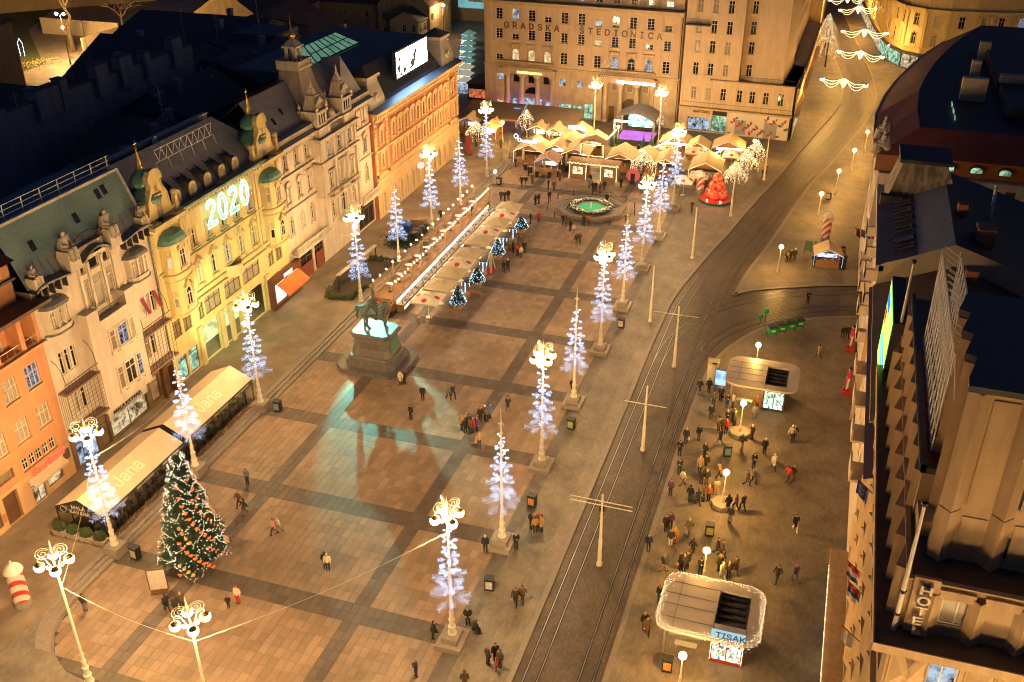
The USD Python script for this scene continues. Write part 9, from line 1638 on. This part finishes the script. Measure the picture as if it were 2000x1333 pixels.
# wires strung between the posts of the square
for k, (a, e) in enumerate((((37.3, 43.75, 9.2), (35.9, 32.6, 9.2)), ((35.9, 32.6, 9.2), (49.05, 20.97, 10.4)), ((49.55, 51, 9.6), (61.05, 51, 9.0)), ((37.3, 43.75, 9.2), (49.55, 51, 9.6)), ((97.2, 51.75, 9), (92, 61.2, 12)))):
 a, e = np.array(a), np.array(e); put(thing('sagging_wire', f'thin pale wire between lamp posts, {["along the bottom left edge","from the bottom lamp to the nearest pedestal","over the cafe tent","from the corner lamp to the tent end","from the statue candelabra to the house front"][k]}', 'wire'), 'wire', MB().tube([a+(e-a)*f-[0, 0, .5*math.sin(PI*f)] for f in np.linspace(0, 1, 12)], .009, 3), m_cream)
# ---------------------------------------------------------------- people: foot point, heading, pose, coat colour, trousers, head, extras
LM = {'nearest pedestal': (49, 21), 'second pedestal': (60.5, 21), 'third pedestal': (71.9, 21), 'fourth pedestal': (83.3, 21), 'fifth pedestal': (94.7, 21), 'rider statue': (84.9, 43.7), 'christmas tree': (50.7, 44), 'fountain': (136.2, 32.6), 'nearest parasol': (96.4, 42.5), 'sixth parasol': (114.5, 42.6), 'TISAK newsstand': (55.5, 3), 'plain newsstand': (90, 3), 'nearer octagon': (71.3, 4.2), 'farther octagon': (82.9, 4.1), 'blue poster': (90.7, 7.1), 'gabled hut': (126.6, -1.9), 'cargo bicycles': (106, 2), 'market entrance': (149.5, 35.5), 'far deck end': (131.5, 48.3), 'bauble pyramid': (145.9, 15.3), 'bottom candelabra': (35.9, 32.6), 'corner candelabra': (37.3, 43.7), 'hut lamp': (122.2, 3.9), 'hotel front': (85, -6), 'nearest tram pole': (60.5, 12.65), 'second tram pole': (77.4, 12.55), 'crowd poster bin': (79, 4.8)}
PO = {'walk': 'walking', 'phone': 'with phone', 'call': 'hand raised', 'camera': 'photographing', 'sit': 'sitting', 'lean': 'leaning'}
WN = 'zero one two three four five six seven eight nine ten eleven twelve thirteen fourteen fifteen sixteen seventeen eighteen nineteen twenty'.split()
_seen = {}
def who(pos, face, pose, jk, tr='dark', head='hair', ex='', sc=1.0, z=0.0, coat=None):
 x, y = pos; hd = {'hair': '', 'long_hair': 'long haired ', 'hood': 'hooded '}.get(head, f'{head} hatted ')
 for nm in sorted(LM, key=lambda k: math.hypot(x-LM[k][0], y-LM[k][1]))[:6]:
  lx, ly = LM[nm]; dx, dy = x-lx, y-ly; d = math.hypot(dx, dy)
  rel = ('behind' if dx > 0 else 'before') if abs(dx) > abs(dy) else ('left of' if dy > 0 else 'right of')
  n_ = WN[min(20, round(d/.7))]
  lab = f'{hd}person in {jk} jacket, {tr} trousers, {PO.get(pose, "standing")} {n_} steps {rel} {nm}'.replace('one steps', 'one step')
  if lab not in _seen: break
 _seen[lab] = 1; coat = (len(_seen) % 3 == 0) if coat is None else coat
 person(lab, x, y, face, pose, jk, tr, coat, head, tuple(ex.split(',')) if ex else (), z, sc, hc=['dark', 'brown', 'fair'][len(_seen) % 3])
P_ = [(((43.18,48.94)), 0, 'stand', 'dark', 'grey', 'brown'), (((53.1,33.33)), 200, 'stand', 'cream', 'black', 'cream'), (((53.2,33.61)), 20, 'call', 'black', 'dark', 'hair'), (((61.05,45.6)), 180, 'phone', 'grey', 'black', 'hair'), (((57.98,44.56)), 150, 'walk', 'brown', 'dark', 'hair'), (((57.15,43.48)), 150, 'walk', 'dark', 'brown', 'hood'), (((55.59,39.7)), 120, 'walk', 'pink', 'dark', 'hair'), (((55.96,39.42)), 120, 'walk', 'beige', 'grey', 'long_hair'),
 (((45.11,42.88)), 60, 'walk', 'black', 'dark', 'hair'), (((45.15,42.07)), 60, 'stand', 'dark', 'black', 'hair', 'bag:red'), (((45.7,41.95)), 240, 'stand', 'brown', 'navy', 'hair'), (((46.95,38.66)), 200, 'stand', 'black', 'dark', 'red', '', .7), (((47.62,38.22)), 180, 'stand', 'cream', 'red', 'red'), (((45.16,22.22)), 140, 'phone', 'navy', 'black', 'hair'), (((48.9,22.5)), 300, 'lean', 'black', 'dark', 'hair'), (((51.03,20.49)), 200, 'pockets', 'black', 'dark', 'grey'),
 (((47.77,17.74)), 330, 'stand', 'dark', 'black', 'rust'), (((48.3,17.34)), 210, 'stand', 'black', 'dark', 'hair'), (((47.38,16.94)), 90, 'stand', 'red', 'brown', 'hair', '', .75), (((47.86,16.84)), 160, 'stand', 'brown', 'dark', 'hood'), (((45.24,18.56)), 20, 'stand', 'brown', 'dark', 'hood'), (((59.14,21.99)), 200, 'stand', 'black', 'black', 'cream'), (((60.29,19.69)), 210, 'phone', 'black', 'black', 'hair'),
 (((63.04,19.25)), 330, 'stand', 'black', 'dark', 'long_hair'), (((62.7,18.78)), 30, 'stand', 'ochre', 'dark', 'hair'), (((63.52,18.67)), 210, 'stand', 'rust', 'dark', 'long_hair'), (((63.07,18.3)), 140, 'stand', 'tan', 'black', 'hair'), (((54.09,17.71)), 190, 'walk', 'dark', 'black', 'hair', 'bag:orange'), (((54.51,17.3)), 190, 'walk', 'brown', 'dark', 'hood'),
 (((81.19,39.36)), 180, 'stand', 'cream', 'black', 'hair'), (((81.41,39.04)), 0, 'stand', 'dark', 'black', 'red'), (((79.11,35.96)), 200, 'stand', 'black', 'black', 'ochre'), (((75.48,35.72)), 160, 'stand', 'dark', 'dark', 'hair'), (((80.03,33.48)), 240, 'walk', 'grey', 'dark', 'hair'), (((80.36,33.1)), 240, 'walk', 'navy', 'black', 'hair'), (((79.91,26.96)), 210, 'camera', 'dark', 'grey', 'hair'), (((77.28,28.99)), 220, 'stand', 'dark', 'black', 'hair'), (((77.6,28.62)), 300, 'stand', 'brown', 'dark', 'white'), (((78.1,28.25)), 260, 'stand', 'blue', 'dark', 'hair'), (((77.4,28.33)), 20, 'stand', 'olive', 'black', 'hair'),
 (((75.18,30.17)), 330, 'stand', 'ochre', 'dark', 'hair'), (((74.88,29.67)), 40, 'stand', 'black', 'dark', 'hair'), (((75.65,29.59)), 220, 'stand', 'dark', 'black', 'hood'), (((75.21,28.94)), 120, 'stand', 'red', 'dark', 'hair'), (((75.57,28.7)), 160, 'stand', 'purple', 'black', 'hair'), (((74.87,29.13)), 60, 'phone', 'brown', 'dark', 'hair'), (((73.01,27.56)), 200, 'walk', 'tan', 'dark', 'long_hair'), (((85.25,21.63)), 0, 'stand', 'black', 'dark', 'hair'),
 (((110.92,37.88)), 30, 'walk', 'black', 'dark', 'hair'), (((111.68,37.57)), 30, 'walk', 'dark', 'black', 'white'), (((117.52,38.79)), 300, 'stand', 'black', 'dark', 'hair'), (((116.74,37.87)), 40, 'stand', 'red', 'dark', 'hair'), (((116.25,37.2)), 50, 'stand', 'cream', 'brown', 'hair'), (((118,37.32)), 210, 'stand', 'black', 'dark', 'hair'), (((142.68,45.6)), 180, 'walk', 'dark', 'black', 'hair'), (((142.88,44.98)), 180, 'walk', 'black', 'grey', 'hair'), (((144.33,44.32)), 180, 'stand', 'brown', 'dark', 'hair'), (((142.65,41.17)), 90, 'stand', 'black', 'dark', 'hair'), (((142.26,40.13)), 200, 'stand', 'brown', 'dark', 'hair'), (((135.46,41.08)), 60, 'stand', 'black', 'black', 'hair'), (((136.01,40.76)), 60, 'stand', 'navy', 'dark', 'hair'), (((137.76,39.56)), 200, 'walk', 'dark', 'dark', 'hair'),
 (((145.08,35.12)), 180, 'stand', 'grey', 'dark', 'hair'), (((143.7,34.18)), 20, 'stand', 'black', 'dark', 'hair'), (((143.82,33.8)), 20, 'stand', 'navy', 'black', 'hair'), (((143.38,32.95)), 30, 'stand', 'brown', 'dark', 'hair'), (((144.68,32.61)), 200, 'stand', 'black', 'dark', 'hood'), (((129.11,34.93)), 0, 'stand', 'dark', 'black', 'hair'), (((128.69,34.35)), 30, 'stand', 'brown', 'dark', 'hair'), (((127.22,33.34)), 60, 'stand', 'black', 'dark', 'hair'), (((126.83,32.7)), 200, 'stand', 'cream', 'rust', 'hair', '', .75), (((129.46,31.96)), 20, 'camera', 'dark', 'dark', 'hair'), (((130.04,31.42)), 0, 'stand', 'rust', 'dark', 'hair'), (((122.55,31.18)), 190, 'walk', 'dark', 'brown', 'hood'), (((123.19,30.91)), 190, 'walk', 'brown', 'dark', 'hair'), (((140.23,18.08)), 150, 'walk', 'brown', 'dark', 'hair'), (((135.49,46.6)), 200, 'stand', 'brown', 'dark', 'hair'), (((135.45,46.01)), 160, 'stand', 'dark', 'dark', 'hair'), (((136.24,45.69)), 200, 'stand', 'black', 'navy', 'hair'), (((125.48,52.57)), 0, 'walk', 'dark', 'dark', 'hair'), (((139.41,30.93)), 180, 'stand', 'black', 'dark', 'hair'),
 (((80.73,7.76)), 220, 'stand', 'navy', 'grey', 'hair', 'backpack:navy'), (((79.83,8.85)), 180, 'stand', 'dark', 'navy', 'cream', 'bag:cream'), (((77.71,9.08)), 180, 'phone', 'black', 'black', 'hair'), (((84.78,7.17)), 170, 'stand', 'black', 'dark', 'brown'), (((78.04,6.76)), 150, 'stand', 'dark', 'black', 'hair'), (((84.35,5.53)), 200, 'phone', 'black', 'dark', 'tan'), (((85.01,4.96)), 220, 'phone', 'dark', 'black', 'long_hair'), (((84.32,4.73)), 100, 'stand', 'olive', 'dark', 'ochre'), (((82.92,6.14)), 30, 'stand', 'grey', 'navy', 'hair'), (((82.67,5.76)), 120, 'stand', 'brown', 'dark', 'hood'), (((82.69,5.41)), 200, 'stand', 'red', 'black', 'hair'), (((80.68,5.69)), 40, 'walk', 'navy', 'blue', 'hair'), (((82.41,2.87)), 140, 'phone', 'black', 'black', 'white'), (((80.46,3.62)), 330, 'walk', 'dark', 'grey', 'hair'), (((80.45,1.5)), 200, 'stand', 'black', 'dark', 'white'), (((86.11,3.07)), 0, 'stand', 'grey', 'grey', 'hair'),
 (((74.74,8.61)), 190, 'phone', 'dark', 'black', 'grey'), (((73.08,8)), 300, 'walk', 'cream', 'brown', 'brown', 'bag:rust'), (((71.4,8.81)), 160, 'stand', 'purple', 'dark', 'hair'), (((75.79,6.89)), 200, 'stand', 'tan', 'black', 'long_hair', '', 1, 0, True), (((76.13,6.38)), 170, 'stand', 'dark', 'grey', 'brown'), (((73.82,6.45)), 340, 'stand', 'black', 'dark', 'long_hair'), (((73.89,5.99)), 200, 'stand', 'dark', 'brown', 'hair'), (((75.24,5.07)), 300, 'walk', 'tan', 'dark', 'hair', 'backpack:brown'), (((72.66,4.94)), 20, 'phone', 'tan', 'tan', 'hair'), (((70.99,7.01)), 0, 'stand', 'black', 'dark', 'black'), (((70.7,6.28)), 30, 'walk', 'navy', 'dark', 'hair'), (((71.37,5.84)), 80, 'stand', 'brown', 'dark', 'hair', 'bag:green'), (((71.57,5.47)), 170, 'stand', 'rust', 'black', 'long_hair'), (((77.74,2.21)), 200, 'phone', 'black', 'dark', 'hair', 'backpack:black'), (((74.87,2.49)), 250, 'walk', 'brown', 'navy', 'hair'), (((75.35,2)), 250, 'walk', 'grey', 'dark', 'hair'), (((70.74,3.65)), 20, 'stand', 'black', 'dark', 'hood'), (((71.02,3.02)), 60, 'walk', 'purple', 'dark', 'hair'), (((71.21,2.42)), 40, 'walk', 'navy', 'black', 'hair'),
 (((66.41,8.3)), 200, 'stand', 'dark', 'black', 'grey'), (((66.86,7.99)), 200, 'stand', 'purple', 'dark', 'hair'), (((64.58,7.58)), 20, 'stand', 'dark', 'cream', 'hair'), (((65.07,7.32)), 160, 'stand', 'ochre', 'red', 'tan'), (((66.49,6.35)), 160, 'walk', 'olive', 'grey', 'cream'), (((63.45,9.21)), 200, 'stand', 'navy', 'dark', 'hair', 'backpack:navy'), (((64.02,5.65)), 330, 'walk', 'black', 'black', 'hair'), (((61.33,7.57)), 280, 'walk', 'dark', 'tan', 'tan'), (((62.05,6.32)), 60, 'stand', 'black', 'dark', 'hair', 'bag:orange'), (((61.9,6.01)), 20, 'stand', 'dark', 'black', 'tan'), (((62.35,5.79)), 140, 'stand', 'dark', 'dark', 'hair'), (((61.96,4.7)), 200, 'phone', 'black', 'dark', 'black'), (((64.77,3.74)), 250, 'walk', 'dark', 'black', 'hair'), (((64.57,3.34)), 250, 'walk', 'brown', 'dark', 'hair', 'bag:pink'), (((69.25,3.28)), 160, 'stand', 'dark', 'grey', 'hair'), (((61.97,2.94)), 30, 'walk', 'cream', 'cream', 'hood'), (((62.73,3.29)), 40, 'stand', 'dark', 'black', 'orange'), (((62.24,2.49)), 200, 'stand', 'olive', 'dark', 'hair'), (((62.95,2.06)), 210, 'walk', 'brown', 'grey', 'hair'), (((57.81,7.22)), 150, 'stand', 'black', 'dark', 'red'), (((54.65,7.74)), 200, 'stand', 'black', 'brown', 'tan'), (((54.25,7.47)), 200, 'walk', 'brown', 'black', 'hair'),
 (((83.42,-0.78)), 160, 'walk', 'beige', 'dark', 'white'), (((83.58,-1.01)), 160, 'walk', 'black', 'dark', 'long_hair'), (((78.15,0.43)), 200, 'walk', 'white', 'dark', 'hood'), (((76.65,-0.98)), 330, 'walk', 'red', 'dark', 'hair'), (((76.85,-1.37)), 330, 'walk', 'dark', 'brown', 'hair'), (((69.81,-2.12)), 200, 'walk', 'black', 'white', 'hair'), (((62.97,-1.24)), 150, 'walk', 'dark', 'dark', 'hair'), (((63.47,-2.59)), 30, 'walk', 'purple', 'grey', 'hair'), (((114.15,-0.37)), 200, 'phone', 'black', 'black', 'hair'), (((106.03,-4.75)), 10, 'walk', 'black', 'dark', 'hair'), (((106.31,-5.25)), 10, 'walk', 'dark', 'black', 'hair'), (((100.69,-2.38)), 40, 'walk', 'beige', 'dark', 'hair'), (((125.9,3.09)), 30, 'stand', 'dark', 'black', 'hair', 'backpack:tan'), (((126.21,2.65)), 190, 'stand', 'black', 'dark', 'hair'), (((126.72,2.16)), 160, 'stand', 'dark', 'black', 'white'), (((125.48,-0.37)), 0, 'stand', 'black', 'dark', 'hair'),
 (((88.53,6.72)), 160, 'stand', 'dark', 'black', 'tan', 'bag:black'), (((87.36,5.93)), 200, 'phone', 'dark', 'blue', 'hair'), (((87.65,5.35)), 100, 'stand', 'cream', 'dark', 'hair'), (((87.32,7.28)), 180, 'stand', 'olive', 'dark', 'blue'), (((89.75,8.11)), 200, 'stand', 'black', 'dark', 'hair'), (((89.35,9.01)), 150, 'walk', 'navy', 'dark', 'hair'), (((87.91,3.01)), 150, 'stand', 'rust', 'black', 'hair'), (((87.34,-6.27)), 60, 'stand', 'navy', 'dark', 'hair')]
for q in P_: who(*q)
who((50.3, 19.75), -60, 'sit', 'black', 'dark', 'hair', '', 1.0, .0)
for k, (x, y, f) in enumerate(((150.5, 37.9, 200), (146.8, 40.4, 180), (147.5, 46.0, 90), (151.2, 49.4, 160), (160.0, 55.0, 180), (161.5, 51.0, 30), (146.8, 30.4, 10), (147.4, 27.2, 30), (151.8, 22.6, 10), (158.0, 9.6, 90), (160.4, 9.2, 200), (163.6, 34.0, 0), (164.0, 31.2, 0), (164.5, 29.0, 20), (147.0, 35.5, 0), (125.0, 47.5, 90), (111.0, 48.9, 200), (128.9, 38.6, 200), (128.2, 39.6, 120))): who((x, y), f, 'stand', ['black', 'brown', 'dark', 'navy', 'olive', 'red'][k % 6], 'dark', 'hair', '', 1, 1.5 if 47 < y < 49.5 and x < 131 else 0)
